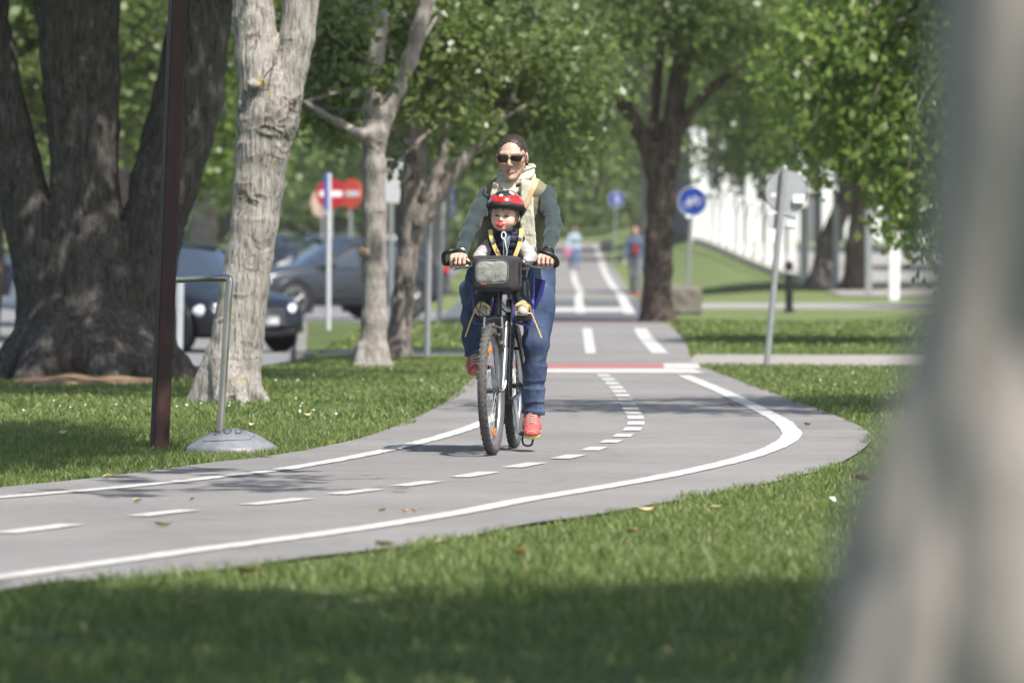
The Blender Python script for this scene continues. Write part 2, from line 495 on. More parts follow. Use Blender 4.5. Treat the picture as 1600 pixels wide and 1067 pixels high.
lineL = extend(gpts([(0, 780), (200, 763), (400, 741), (470, 731), (560, 715), (650, 695), (720, 675), (765, 658), (795, 640), (810, 622), (815, 606), (810, 590), (803, 584)]), 3, 0)
lineC = extend(gpts([(70, 828), (260, 804), (430, 787), (555, 771), (655, 758), (743, 744), (826, 728), (889, 716), (930, 703), (956, 691.5), (975, 682), (989, 672), (994, 662),
               (993, 654), (989, 646.5), (985, 640), (981, 633), (977, 626), (972, 619), (966, 611), (958, 602), (948, 592), (938, 584)]), 3, 0)
eR, eL = spline(edgeR), spline(edgeL)
# asphalt area as one polygon, triangulated by Blender
def poly_sheet(name, P, z, mat):
    o = mk(name, [(x, y, z) for x, y in P], [tuple(range(len(P)))], mat, None, False)
    n = o.data.polygons[0].normal
    if n.z < 0: o.data.flip_normals()
    return tag(o, kind='structure')
far_gate = [(1.78, 53.2), (-.32, 53.2)]
path_poly = np.concatenate([eR, [(1.7, 53.3), (-.36, 53.3)], eL[::-1]])
poly_sheet('path', path_poly, .006, M_path)
PATHPOLY = path_poly
# second stretch: widens towards the road crossing, then runs to the far end of the park
eR2 = [(1.7, 53.3), (1.83, 58.5), (1.95, 63), (2.1, 70), (2.25, 80), (2.3, 87.7)]
eL2 = [(-.36, 53.3), (-.42, 60), (-.45, 70), (-.5, 87.7)]
poly_sheet('path_middle', np.array(eR2 + eL2[::-1]), .0065, M_path)
def ribbon(P, w, z=None, zf=None):
    P = np.asarray(P, float); T = np.gradient(P, axis=0); T /= np.linalg.norm(T, axis=1)[:, None]
    N = np.stack([-T[:, 1], T[:, 0]], 1); w = np.broadcast_to(np.asarray(w, float), len(P))[:, None]
    A, B = P + N * w / 2, P - N * w / 2
    f = (lambda q: np.full(len(q), z)) if zf is None else (lambda q: zf(q[:, 0], q[:, 1]))
    V = np.concatenate([np.column_stack([A, f(A)]), np.column_stack([B, f(B)])]); n = len(P)
    i = np.arange(n - 1)
    return V, np.stack([i, i + n, i + n + 1, i + 1], 1)
far_c = spline([(.75, 126.5), (1.12, 150), (1.54, 180), (1.83, 209), (2.05, 240), (2.37, 286)], 12)
V, Q = ribbon(far_c, 4.0, zf=lambda x, y: zg(x, y) + .03); tag(mk('path_far', V, Q, M_path), kind='structure')

def resample(P, step):
    d = np.r_[0, np.cumsum(np.linalg.norm(np.diff(P, axis=0), axis=1))]
    s = np.arange(0, d[-1], step); return np.column_stack([np.interp(s, d, P[:, 0]), np.interp(s, d, P[:, 1])])
def line(name, P, w, z=.0105, mat=M_white, zf=None):
    P = resample(spline(P) if len(P) < 60 else P, .12)
    V, Q = ribbon(P, w, z, zf)
    V[:, :2] += .006 * rng.standard_normal((len(V), 2)) * .5
    return tag(mk(name, V, Q, mat), kind='structure')
line('edge_line', lineR, .115); line('edge_line', lineL, .1)
# centre dashes: measured pitch, one mark per dash
cs = resample(spline(lineC), .02); dist = np.r_[0, np.cumsum(np.linalg.norm(np.diff(cs, axis=0), axis=1))]
def near_s(px, py): g = gp(px, py)[:2]; return dist[np.argmin(np.linalg.norm(cs - g, axis=1))]
dashes = [((0, 836), (143, 822)), ((195, 809), (328, 800)), ((370, 791), (490, 782)), ((510, 775), (600, 767)), ((610, 762), (697, 754)), ((709, 748), (778, 740)), ((791, 733), (858, 725)),
          ((863, 719), (915, 713)), ((910, 706), (951, 700)), ((937, 694), (975, 689)), ((960, 685), (992, 680)), ((975, 675), (1003, 669.5)), ((980, 666), (1008, 660)), ((980, 657), (1008, 651)),
          ((977, 649), (1003, 645)), ((975, 642), (998, 638)), ((970, 635), (993, 631)), ((965, 628), (988, 624)), ((960, 621.5), (984, 617.5)), ((955, 615), (978, 611)), ((950, 609), (972, 605)), ((944, 602.5), (964, 598.5)), ((940, 596), (958, 592.5)), ((935, 590), (952, 586.5))]
VV, QQ, nn = [], [], 0
s_prev = None
for i, (a, b) in enumerate(dashes):
    s0, s1 = near_s(*a), near_s(*b)
    if i < 9: L = 1.0 if i < 2 else .95
    m = (s0 + s1) / 2
    s0, s1 = (s0, s1) if s1 - s0 > .3 else (m - .3, m + .3)
    P = cs[(dist >= s0) & (dist <= s1)][::4]
    if len(P) < 3: continue
    V, Q = ribbon(P, .105, .0105); VV.append(V); QQ.append(Q + nn); nn += len(V)
tag(mk('centre_dashes', np.concatenate(VV), np.concatenate(QQ), M_white), kind='structure')
# cross path, stop line, red band
poly_sheet('cross_path', np.array([(1.62, 53.6), (20, 51.5), (20, 56.6), (1.9, 59.0)]), .0035, M_conc)
sheet('cross_path', np.linspace(-8.9, -.42, 50), np.linspace(58.3, 61.6, 14), lambda x, y: drop(x, y) + .0035, M_conc)
poly_sheet('pavement', np.array([(3.0, 107), (8.6, 105.5), (40, 103), (40, 114), (8.6, 118), (3.0, 120)]), -.004, M_conc)
def quad(name, pts, mat, z=.0105): return poly_sheet(name, np.array([gp(*p)[:2] for p in pts]), z, mat)
quad('stop_line', [(745, 583.5), (1100, 584.5), (1083, 577.5), (745, 577.5)], M_white)
quad('red_band', [(745, 577.0), (1036, 577.0), (1034, 570.5), (745, 570.5)], M_red, .0105)
quad('white_block', [(1038, 576.8), (1096, 576.8), (1091, 569.5), (1036, 569.5)], M_white)
quad('centre_line', [(915, 553.5), (931, 553.5), (924, 514), (910, 514)], M_white)
line('edge_line', gpts([(1032, 553), (1022, 543), (1008, 527), (1000, 514)]), .17)
line('edge_line', gpts([(747, 560), (752, 545), (758, 527), (762, 514)]), .15)
quad('red_band', [(800, 504), (998, 504), (997, 500), (801, 500)], M_red)
# markings on the raised table and beyond
quad('crossing_line', [(850, 487), (902, 487), (901, 481), (851, 481)], M_white, .003)
quad('crossing_line', [(914, 487), (974, 487), (970, 481), (914, 481)], M_white, .003)
def ln2(pts, w): 
    P = resample(spline(np.array(pts)), .5)
    V, Q = ribbon(P, w, zf=lambda x, y: np.where(y > 127, zg(x, y) + .045, .004)); tag(mk('far_line', V, Q, M_white), kind='structure')
ln2([(2.03, 98), (2.38, 121), (2.70, 145), (3.1, 180), (3.4, 209), (3.75, 240), (4.1, 278)], .2)
ln2([gp(908, 489)[:2], gp(904, 468)[:2], (1.75, 146), (2.0, 180), (2.28, 212)], .17)
# bare earth at the foot of the big tree
def zs(x, y):
    r = np.sqrt(((x - gp(110, 602)[0]) / .62) ** 2 + ((y - 47.0) / 1.5) ** 2); return np.where(r < 1, .05 * (1 - r ** 2), -.03) + .02 * vnoise(np.stack([x * 6, y * 4, x * 0], -1)) * (r < 1)
g0 = gp(110, 602)
sheet('bare_earth', np.linspace(g0[0] - .75, g0[0] + .75, 40), np.linspace(45.4, 48.6, 40), zs, M_sand)

# ================================================================== grass blades
def in_poly(P, poly):
    x, y = P[:, 0], P[:, 1]; c = np.zeros(len(P), bool); j = len(poly) - 1
    for i in range(len(poly)):
        xi, yi, xj, yj = *poly[i], *poly[j]
        if yi != yj: c ^= ((yi > y) != (yj > y)) & (x < (xj - xi) * (y - yi) / (yj - yi) + xi)
        j = i
    return c
M_blade = NT('grass_blade')
_g = M_blade.n('ShaderNodeNewGeometry')
c1 = M_blade.ramp(_g.outputs['Random Per Island'], [(0, (.085, .128, .028)), (.4, (.14, .19, .048)), (.75, (.20, .255, .075)), (.9, (.28, .32, .14)), (1, (.42, .37, .22))])
c2 = M_blade.ramp(M_blade.noise(.9, 4, .65), [(.35, (.75, .8, .7)), (.6, (1, 1, 1)), (.72, (1.25, 1.1, 1.0))])
M_blade.col(M_blade.mix(c1, c2, 1.0, 'MULTIPLY'))
M_blade.set(Roughness=.5, Specular_IOR_Level=.3)
_tr = M_blade.n('ShaderNodeBsdfTranslucent'); _tr.inputs[0].default_value = (.27, .36, .10, 1)
_mx = M_blade.n('ShaderNodeMixShader'); _mx.inputs[0].default_value = .25
M_blade.l(M_blade.b.outputs[0], _mx.inputs[1]); M_blade.l(_tr.outputs[0], _mx.inputs[2]); M_blade.l(_mx.outputs[0], M_blade.out.inputs[0])
M_blade = M_blade.mat
no_grass = [np.array([(1.62, 53.6), (20, 51.5), (20, 56.6), (1.9, 59.0)]), np.array([(-8.9, 59.6), (-.42, 58.2), (-.42, 61.3), (-8.9, 62.6)]), np.array(eR2 + eL2[::-1])]
edge_all = np.concatenate([resample(eR, .1), resample(eL, .1)])
def blades(y0, y1, dens, h, w, margin=.8, xmul=.092):
    xm = xmul * y1 + margin
    n = int(dens * (y1 - y0) * 2 * xm)
    P = np.column_stack([rng.uniform(-xm, xm, n), rng.uniform(y0, y1, n)])
    P = P[np.abs(P[:, 0]) < xmul * P[:, 1] + margin]; P = P[(P[:, 1] < 62.7) | (P[:, 0] > strip_edge(P[:, 1]) + .03)]
    # ragged edge: the turf creeps a few centimetres over the asphalt
    J = P + .085 * np.column_stack([vnoise(np.column_stack([P * 3, P[:, :1] * 0])), vnoise(np.column_stack([P * 3 + 50, P[:, :1] * 0]))])
    m = ~in_poly(J, PATHPOLY)
    for q in no_grass: m &= ~in_poly(P, q)
    r = np.sqrt(((P[:, 0] - g0[0]) / .6) ** 2 + ((P[:, 1] - 47.0) / 1.4) ** 2); m &= r > rng.uniform(.7, 1.1, len(P))
    cl = vnoise(np.column_stack([P * 1.7, P[:, :1] * 0 + 3])); m &= rng.uniform(-1.6, .2, len(P)) < cl
    P = P[m]; cl = cl[m]; n = len(P)
    hh = h * rng.uniform(.5, 1.25, n) * (1 + .35 * cl); ww = w * rng.uniform(.7, 1.3, n)
    a = rng.uniform(0, 2 * PI, n); d = np.column_stack([np.cos(a), np.sin(a)]); b = rng.uniform(0, 2 * PI, n)
    bend = np.column_stack([np.cos(b), np.sin(b)]) * (hh * rng.uniform(.1, .8, n))[:, None]
    z = zl(P[:, 0], P[:, 1]) - .012
    V = np.zeros((n, 6, 3))
    for i, (t, wf) in enumerate(((0, 1), (.55, .8), (1, .12))):
        c = P + bend * t * t
        for s_, k in ((-1, 0), (1, 1)):
            V[:, 2 * i + k, :2] = c + d * (ww * wf * .5 * s_)[:, None]; V[:, 2 * i + k, 2] = z + hh * t * (1 - .15 * t)
    return V.reshape(-1, 3)
BL = np.concatenate([blades(12.5, 20, 2300, .055, .006), blades(20, 36, 3300, .045, .005), blades(36, 63, 900, .045, .010), blades(63, 87, 180, .06, .03)])
nb = len(BL) // 6
i = np.arange(nb)[:, None] * 6
Qb = np.concatenate([np.concatenate([i, i + 1, i + 3, i + 2], 1), np.concatenate([i + 2, i + 3, i + 5, i + 4], 1)])
tag(mk('grass', BL, Qb, M_blade, None, True), 'short green lawn grass with paler dry blades beside the path', 'grass', kind='stuff')
# tiny clover flowers scattered in the turf
M_fl = simple('clover_flower', (.8, .8, .74), .8)
fb = MB()
for (cx, cy, sx, sy, n_) in ((110, 647, 110, 10, 10), (470, 655, 30, 8, 5), (560, 600, 130, 22, 12), (650, 520, 90, 18, 14), (1330, 600, 50, 10, 6), (380, 640, 60, 12, 10)):
    for _ in range(n_):
        p = gp(cx + rng.normal() * sx, cy + rng.normal() * sy * .5)
        if p[1] > 87 or p[0] < -2.0 and p[1] > 50 or in_poly(p[None, :2], PATHPOLY)[0] or any(in_poly(p[None, :2], q)[0] for q in no_grass): continue
        r = .006 + .004 * rng.random()
        fb.ell((p[0], p[1], .05), (r, r, r * .8), n=6)
tag(fb.build('clover_flowers', M_fl, None), 'tiny white clover flowers dotted through the lawn', 'flowers', kind='stuff')
# ================================================================== bark and leaves
def m_bark(name, stops, sc=1.0, bump=.8, fis=(.42, .5), dark=(.05, .04, .035), lichen=0.0, zs=.18, fa=1.0):
    t = NT(name)
    v = t.co((1, 1, zs)); a = t.noise(14 * sc, 7, .65, v, .6); b = t.noise(3.2 * sc, 4, .6); c = t.noise(45 * sc, 5, .7, t.co((1, 1, .3)))
    f = t.noise(26 * sc, 6, .62, v, 1.2)
    m = t.ramp(a, stops)
    m = t.mix(m, t.ramp(b, [(.3, (.78, .78, .78)), (.65, (1.05, 1.04, 1.02))]), .9, 'MULTIPLY')
    fr = t.ramp(f, [(fis[0], (1, 1, 1)), (fis[1], (0, 0, 0))])
    fm = t.n('ShaderNodeMath', operation='MULTIPLY'); t.l(fr, fm.inputs[0]); fm.inputs[1].default_value = fa
    m = t.mix(m, dark, fm.outputs[0])
    m = t.mix(m, t.ramp(c, [(.3, (.8, .8, .8)), (.7, (1.08, 1.08, 1.08))]), .8, 'MULTIPLY')
    sa = t.n('ShaderNodeAttribute', attribute_name='scar'); sn = t.ramp(t.noise(30, 6, .75, t.co((1, 1, .7)), 2.5), [(.38, (0, 0, 0)), (.5, (1, 1, 1))])
    m = t.mix(m, tuple(v * .8 for v in dark), t.mix((0, 0, 0), t.mix(sn, sa.outputs['Fac'], 1.0, 'MULTIPLY'), .85))
    if lichen:
        l = t.ramp(t.noise(5, 5, .7), [(.62, (0, 0, 0)), (.70, (1, 1, 1))]); m = t.mix(m, (.30, .25, .06), t.mix((0, 0, 0), l, lichen))
    t.col(m)
    h = t.mix(f, c, .35); t.bump(h, bump, .03)
    t.b.inputs['Roughness'].default_value = .95; t.b.inputs['Specular IOR Level'].default_value = .1
    return t.mat
M_bdark = m_bark('dark_bark', [(.3, (.07, .064, .058)), (.55, (.125, .115, .105)), (.75, (.205, .19, .175))], 1.5, .8, (.40, .5), (.04, .034, .03), fa=.8)
M_bpale = m_bark('pale_bark', [(.3, (.30, .27, .24)), (.5, (.45, .42, .385)), (.75, (.62, .595, .56))], 2.2, .8, (.38, .49), (.11, .09, .075), .8, .10, .85)
M_bmid = m_bark('grey_bark', [(.3, (.27, .245, .225)), (.55, (.40, .37, .345)), (.75, (.52, .49, .46))], 1.6, .6, (.34, .46), (.13, .11, .095), 0, .35, .8)
M_bfar = m_bark('brown_bark', [(.3, (.085, .068, .055)), (.55, (.15, .12, .1)), (.75, (.25, .205, .17))], .8, .8, (.4, .5), (.035, .028, .022))
M_btan = m_bark('tan_bark', [(.3, (.16, .14, .125)), (.55, (.27, .24, .22)), (.75, (.38, .35, .32))], .7, .8, (.36, .48), (.08, .065, .055))

def m_leaf(name, stops, trans, tr=.35, rough=.42):
    t = NT(name)
    g = t.n('ShaderNodeNewGeometry')
    c = t.ramp(g.outputs['Random Per Island'], stops)
    n = t.ramp(t.noise(.55, 4, .6), [(.3, (.72, .78, .72)), (.7, (1.12, 1.08, 1.0))])
    t.col(t.mix(c, n, 1.0, 'MULTIPLY')); t.set(Roughness=rough, Specular_IOR_Level=.4)
    x = t.n('ShaderNodeBsdfTranslucent'); x.inputs[0].default_value = (*trans, 1)
    mx = t.n('ShaderNodeMixShader'); mx.inputs[0].default_value = tr
    t.l(t.b.outputs[0], mx.inputs[1]); t.l(x.outputs[0], mx.inputs[2]); t.l(mx.outputs[0], t.out.inputs[0])
    return t.mat
M_leaf = m_leaf('tree_leaves', [(0, (.055, .082, .026)), (.5, (.10, .138, .047)), (.82, (.16, .198, .08)), (1, (.26, .30, .16))], (.28, .38, .10), .40, .34)
M_leaf2 = m_leaf('bright_leaves', [(0, (.075, .125, .026)), (.5, (.135, .195, .045)), (.82, (.20, .26, .07)), (1, (.30, .35, .15))], (.32, .47, .09), .38, .36)
M_leaf3 = m_leaf('pale_leaves', [(0, (.12, .17, .065)), (.5, (.18, .24, .095)), (.85, (.25, .31, .14)), (1, (.32, .36, .2))], (.33, .44, .14), .42)

def leaf_quads(C, size, droop=.3, g=None):
    g = g or rng; n = len(C)
    a = g.normal(size=(n, 3)); a[:, 2] -= droop * 1.5; a /= np.linalg.norm(a, axis=1)[:, None]
    b = g.normal(size=(n, 3)); b[:, 2] *= .6; b -= a * (a * b).sum(1)[:, None]; b /= np.linalg.norm(b, axis=1)[:, None]
    nn = np.cross(a, b)
    L = (size * g.uniform(.6, 1.35, n))[:, None]; W = L * .72
    V = np.stack([C - a * L * .5, C + b * W * .5 + nn * L * .10, C + a * L * .5 - nn * L * .08, C - b * W * .5 + nn * L * .10], 1)
    return V.reshape(-1, 3)
def crown_pts(blobs, n, clump=.34, per=55, g=None, shell=.5):
    g = g or rng; B = np.array(blobs, float); vol = B[:, 3] * B[:, 4] * B[:, 5]
    nc = max(4, n // per); ch = g.choice(len(B), nc, p=vol / vol.sum())
    d = g.normal(size=(nc, 3)); d /= np.linalg.norm(d, axis=1)[:, None]
    r = g.uniform(shell ** 3, 1, nc) ** (1 / 3)
    cc = B[ch, :3] + d * r[:, None] * B[ch, 3:6]
    k = g.choice(nc, n); q = g.normal(size=(n, 3)) * clump * g.uniform(.5, 1.3, nc)[k][:, None]; q[:, 2] *= .55
    return cc[k] + q, cc
def add_crown(parent, blobs, n, size, mat, clump=.34, per=55, seed=1, shell=.5, extra=None, zmin=None, name='crown', droop=.3):
    g = np.random.default_rng(seed); C, cc = crown_pts(blobs, n, clump, per, g, shell)
    if zmin is not None: C = C[C[:, 2] > zmin + .3 * g.normal(size=len(C))]
    if extra is not None: C = np.concatenate([C, extra])
    V = leaf_quads(C, size, droop, g); Q = np.arange(len(V)).reshape(-1, 4)
    return mk(name, V, Q, mat, parent, True), cc
def bark_disp(amp, sc=1.0, seed=0.0, zs=.2):
    def f(V, N):
        P = V * sc + seed
        a = fbm(P * [9, 9, 9 * zs], 3); r = 1 - np.abs(vnoise(P * [17, 17, 17 * zs] + 9)) * 2
        return amp * (.6 * a - .9 * np.clip(r, 0, 1) ** 2 + .5 * vnoise(P * 2.6 + 3))
    return f
def trunk(parent, chains, roots, mat, res, amp, k=.12, seed=0.0, sc=1.0, extra=None, world=True, zs=.2):
    S = SDF()
    for pts, rs in chains: S.chain(pts, rs, k)
    for a, b, r0, r1 in roots: S.cap(a, b, r0, r1, k)
    if extra: extra(S)
    return S.build('trunk', mat, parent, res, bark_disp(amp, sc, seed, zs), world)
def C(L, Y):   # [(px,py,radius_px,(dY))]
    s = F / Y; return [tuple(at(q[0], q[1], Y + (q[3] if len(q) > 3 else 0))) for q in L], [q[2] / s for q in L]
def rootfan(c, r, n, L, seed=0, z=.0, h=.28):
    g = np.random.default_rng(seed); out = []
    for i in range(n):
        a = 2 * PI * i / n + g.uniform(-.25, .25); l = L * g.uniform(.8, 1.2)
        out.append(((c[0] + math.cos(a) * r * .45, c[1] + math.sin(a) * r * .45, z + h), (c[0] + math.cos(a) * l, c[1] + math.sin(a) * l, z - .06), r * .42, r * .16))
    return out
def up(p, r, L, lean, n=4, seed=0, r1=.3):
    """continue a limb upwards out of the picture"""
    g = np.random.default_rng(seed); P = [tuple(p)]; R = [r]; d = np.array([lean[0], lean[1], 1.0]); d /= np.linalg.norm(d)
    for i in range(n):
        d = d + g.normal(size=3) * .1; d /= np.linalg.norm(d); P.append(tuple(np.array(P[-1]) + d * L / n)); R.append(r * (1 - (1 - r1) * (i + 1) / n))
    return P, R
def branches(parent, starts, ends, mat, r0=.05, seed=0):
    g = np.random.default_rng(seed); mb = MB(); S_ = np.array(starts)
    for e in ends:
        s = S_[np.argmin(np.linalg.norm(S_ - e, axis=1) + g.uniform(0, .8, len(S_)))]
        m = (s + e) / 2 + g.normal(size=3) * .15 * np.linalg.norm(e - s); m[2] += .1 * np.linalg.norm(e - s)
        mb.tube(spline([s, m, e], 4), np.linspace(r0, r0 * .2, 9), 6, caps=False)
    return mb.build('branches', mat, parent, world=False)

# ---- big dark tree, three stems (left edge of the photo)
Y = 48.0; b = gp(148, 588)
t1 = thing('tree', 'huge dark tree with three thick furrowed stems at the left edge', 'tree', b, group='park trees')
c1 = [C([(62, 575, 40), (68, 500, 42), (64, 430, 42), (46, 340, 40), (24, 250, 38), (0, 160, 38), (-28, 0, 38)], Y),
      C([(150, 590, 92), (150, 520, 84), (150, 450, 76), (144, 380, 58), (140, 310, 46), (140, 200, 47), (138, 130, 49), (134, 0, 52)], Y),
      C([(104, 520, 50), (104, 400, 34), (104, 280, 24), (96, 150, 27), (84, 0, 30)], Y - .1),
      C([(238, 580, 40), (228, 500, 46), (226, 430, 46), (238, 360, 48), (256, 290, 52), (276, 220, 54), (294, 150, 54), (318, 0, 48)], Y)]
tops = []
for i, (P, R) in enumerate(c1):
    P2, R2 = up(P[-1], R[-1], 5.5, [(-.35, .1), (.1, .2), (-.1, -.3), (.45, 0)][i], seed=i); tops.append((P2, R2)); c1[i] = (P + P2[1:], R + R2[1:])
tk = trunk(t1, c1, rootfan((b[0], Y), .75, 9, .86, 3, h=.3) + rootfan((b[0], Y), .6, 6, .78, 8, h=.5), M_bdark, .02, .017, .05, 1.0, 1.7, zs=.14)
S = np.array(ROOTM[t1.name].inverted())[:3, 3]
cr_b = [(2.4, -3.5, 8.2, 3.2, 2.6, 1.5), (1.7, -2.8, 5.6, 2.1, 1.5, .9), (-.9, -2.6, 6.0, 2.4, 1.6, 1.0), (1.9, -7.0, 5.4, .9, 2.0, .7), (-1.5, -1.5, 8.6, 3.0, 3.0, 2.4), (1.8, .6, 8.8, 2.6, 2.8, 2.3), (-.2, 1.8, 9.6, 3, 3, 2.2)]
add_crown(t1, cr_b, 34000, .2, M_leaf, .4, 60, 21)

# ---- pale tree
Y = 40.5; b = gp(360, 626)
t2 = thing('tree', 'pale knotty tree forking above eye level beside the steel barrier', 'tree', b, group='park trees')
c2 = [C([(356, 632, 52), (361, 600, 46), (366, 560, 42), (372, 523, 40), (381, 450, 38.5), (390, 400, 37), (397, 350, 37), (404, 290, 39), (410, 236, 42), (418, 185, 49), (416, 140, 42), (404, 90, 36), (396, 30, 32), (394, -20, 31)], Y),
      C([(418, 190, 44), (440, 150, 32), (455, 100, 27), (464, 60, 27), (474, -20, 28)], Y)]
for i in (0, 1):
    P2, R2 = up(c2[i][0][-1], c2[i][1][-1], 4.5, [(-.1, .25), (.35, -.1)][i], seed=5 + i); c2[i] = (c2[i][0] + P2[1:], c2[i][1] + R2[1:])
def knots(S):
    p = at(396, 133, Y - .2); S.ell(p, (.045, .05, .035), .02)
rt = [((b[0] - .02, Y, .32), at(300, 629, Y - .02), .15, .05), ((b[0] + .03, Y - .05, .25), at(414, 628, Y - .1), .13, .04), ((b[0], Y - .1, .25), at(345, 634, Y - .3), .13, .05), ((b[0], Y - .1, .25), at(380, 634, Y - .3), .12, .05),
      ((b[0], Y + .1, .25), (b[0] + .1, Y + .3, -.05), .13, .05), ((b[0], Y + .1, .25), (b[0] - .2, Y + .25, -.05), .13, .05)]
tk2 = trunk(t2, c2, rt, M_bpale, .0085, .0052, .03, 7.0, 3.2, knots, zs=.06)
def scars(o, L, Y_):
    me = o.data; n = len(me.vertices); co_ = np.empty(n * 3, np.float32); me.vertices.foreach_get('co', co_); co_ = co_.reshape(-1, 3) - to_local(np.zeros((1, 3)), o.parent)
    w_ = np.zeros(n)
    for x, y, rx, ry, st in L:
        p_ = at(x, y, Y_); s_ = Y_ / F; d = np.sqrt(((co_[:, 0] - p_[0]) / (rx * s_)) ** 2 + ((co_[:, 2] - p_[2]) / (ry * s_)) ** 2); d = d + .35 * vnoise(co_ * 22)
        w_ = np.maximum(w_, st * np.clip(1.3 - d, 0, 1))
    N_ = np.empty(n * 3, np.float32); me.vertices.foreach_get('normal', N_); N_ = N_.reshape(-1, 3); rg = 1 - np.abs(vnoise(co_ * (26, 26, 20) + .8 * vnoise(co_ * 9)[:, None])) * 2
    rg2 = 1 - np.abs(vnoise(co_ * (11, 11, 14) + 7 + vnoise(co_ * 5)[:, None])) * 2
    h_ = np.clip(w_, 0, 1) * (.012 * np.clip(rg, 0, 1) + .017 * np.clip(rg2, 0, 1) - .010)
    raw = np.empty(n * 3, np.float32); me.vertices.foreach_get('co', raw); raw = raw.reshape(-1, 3) + N_ * h_[:, None]; me.vertices.foreach_set('co', raw.astype(np.float32).ravel()); me.update()
    w_ = np.clip(w_, 0, 1) * np.clip(1.15 - np.maximum(np.clip(rg, 0, 1), np.clip(rg2, 0, 1)) * .9, 0, 1) * 1.2
    a = me.attributes.new('scar', 'FLOAT', 'POINT'); a.data.foreach_set('value', w_.astype(np.float32))
scars(tk2, [(425, 130, 20, 14, .6), (400, 60, 20, 8, .5), (380, 30, 16, 5, .5), (455, 60, 14, 6, .4), (395, 420, 20, 6, .4), (350, 500, 30, 4, .5), (390, 540, 20, 8, .45), (380, 225, 16, 16, .5), (455, 170, 26, 22, 1), (430, 190, 34, 40, .8), (398, 150, 26, 22, .7), (380, 172, 12, 16, .9), (395, 312, 24, 12, .8), (445, 215, 16, 26, .8), (402, 385, 24, 16, .75), (435, 80, 8, 14, 1), (385, 285, 16, 10, .5), (390, 3, 14, 5, .7), (420, 245, 30, 5, .5), (400, 345, 34, 4, .5), (375, 560, 46, 3, .5), (352, 610, 30, 22, .5), (372, 460, 40, 3, .4)], 40.5)
tw = MB(); tw.tube([at(412, 122, Y - .2), at(420, 112, Y - .27), at(432, 98, Y - .3), at(436, 72, Y - .2)], [.006, .005, .006, .005], 6)
tw.build('twig', M_btan, t2, world=True)
add_crown(t2, [(-.4, .8, 7.0, 1.6, 2.2, 1.3), (1.3, -.6, 7.1, 1.5, 1.6, 1.2)], 5000, .16, M_leaf, .3, 60, 22)

# ---- second pale tree behind it
Y = 53.0; b = gp(581, 571)
t3 = thing('tree', 'slim pale tree between the grey car and the cyclist path', 'tree', b, group='park trees')
c3 = [C([(580, 574, 30), (583, 550, 22), (585, 500, 20), (585, 420, 19), (585, 330, 18), (584, 260, 18), (583, 210, 18), (582, 170, 14), (586, 110, 14), (592, 40, 13), (594, -20, 12)], Y),
      C([(590, 220, 15), (604, 180, 12), (622, 140, 11), (640, 95, 12), (652, 55, 12), (668, 0, 11)], Y),
      C([(572, 215, 10), (556, 207, 6.5), (530, 193, 6), (500, 176, 5), (476, 160, 4)], Y - .1)]
P2, R2 = up(c3[0][0][-1], c3[0][1][-1], 4, (.1, 0), seed=9); c3[0] = (c3[0][0] + P2[1:], c3[0][1] + R2[1:])
P2, R2 = up(c3[1][0][-1], c3[1][1][-1], 3.4, (.35, 0), seed=10); c3[1] = (c3[1][0] + P2[1:], c3[1][1] + R2[1:])
def k3(S):
    p = at(567, 396, Y - .12); S.cap(p + [.02, 0, 0], p, .045, .036, .02)
tk3 = trunk(t3, c3, rootfan((b[0], Y), .17, 6, .2, 5, h=.16), M_bmid, .011, .006, .05, 13.0, 1.8, k3, zs=.1)
scars(tk3, [(585, 230, 18, 12, .7), (588, 180, 20, 14, .8), (595, 330, 10, 8, .6), (590, 450, 14, 5, .5), (582, 540, 8, 22, .6), (600, 260, 6, 12, .5)], 53)
mbk = MB(); p = at(566, 394, Y - .165); mbk.ell(p, (.034, .02, .05), n=12); mbk.build('cut_stub', M_sand, t3, world=True)

# ---- leaning dark grey tree
Y = 57.6; b = gp(622, 557)
t4 = thing('tree', 'leaning grey tree with dark forked limbs just behind the slim pale one', 'tree', b, group='park trees')
c4 = [C([(620, 560, 21), (624, 520, 18), (629, 470, 17), (634, 420, 16.5), (641, 370, 17), (643, 330, 20), (646, 290, 19), (650, 230, 17), (646, 160, 14), (650, 80, 13), (655, -20, 12)], Y),
      C([(644, 372, 14), (665, 335, 12), (684, 305, 12), (703, 275, 12), (726, 250, 9), (745, 228, 6.5), (772, 196, 4.5), (800, 160, 2)], Y + .2),
      C([(655, 350, 9), (672, 310, 8), (684, 270, 7), (692, 235, 7), (700, 180, 6), (690, 110, 5.5), (700, 20, 5)], Y - .15),
      C([(655, 250, 7), (640, 228, 5), (612, 205, 4.5)], Y - .1)]
trunk(t4, c4, rootfan((b[0], Y), .14, 6, .19, 6, h=.16), M_btan, .014, .008, .05, 23.0, 1.6, zs=.12)

# ---- dark tree right of the path
Y = 86.0; b = gp(1025, 503)
t5 = thing('tree', 'dark tree forking into four limbs right of the path near the walkers', 'tree', b, group='park trees')
c5 = [C([(1025, 506, 27), (1027, 470, 23), (1028, 420, 22.5), (1030, 370, 22), (1032, 320, 22), (1034, 275, 22), (1036, 240, 22)], Y),
      C([(1022, 265, 15), (1012, 232, 13), (994, 197, 12), (975, 163, 11), (955, 132, 11), (925, 95, 9)], Y),
      C([(1028, 250, 12), (1022, 200, 8.5), (1026, 140, 8), (1034, 60, 8), (1036, -40, 7)], Y + .1),
      C([(1046, 250, 17), (1050, 200, 16), (1058, 140, 16), (1068, 80, 17), (1080, 0, 15), (1088, -60, 14)], Y),
      C([(1052, 222, 10), (1072, 188, 8), (1096, 155, 7), (1120, 133, 7), (1145, 118, 6), (1180, 70, 5)], Y - .1)]
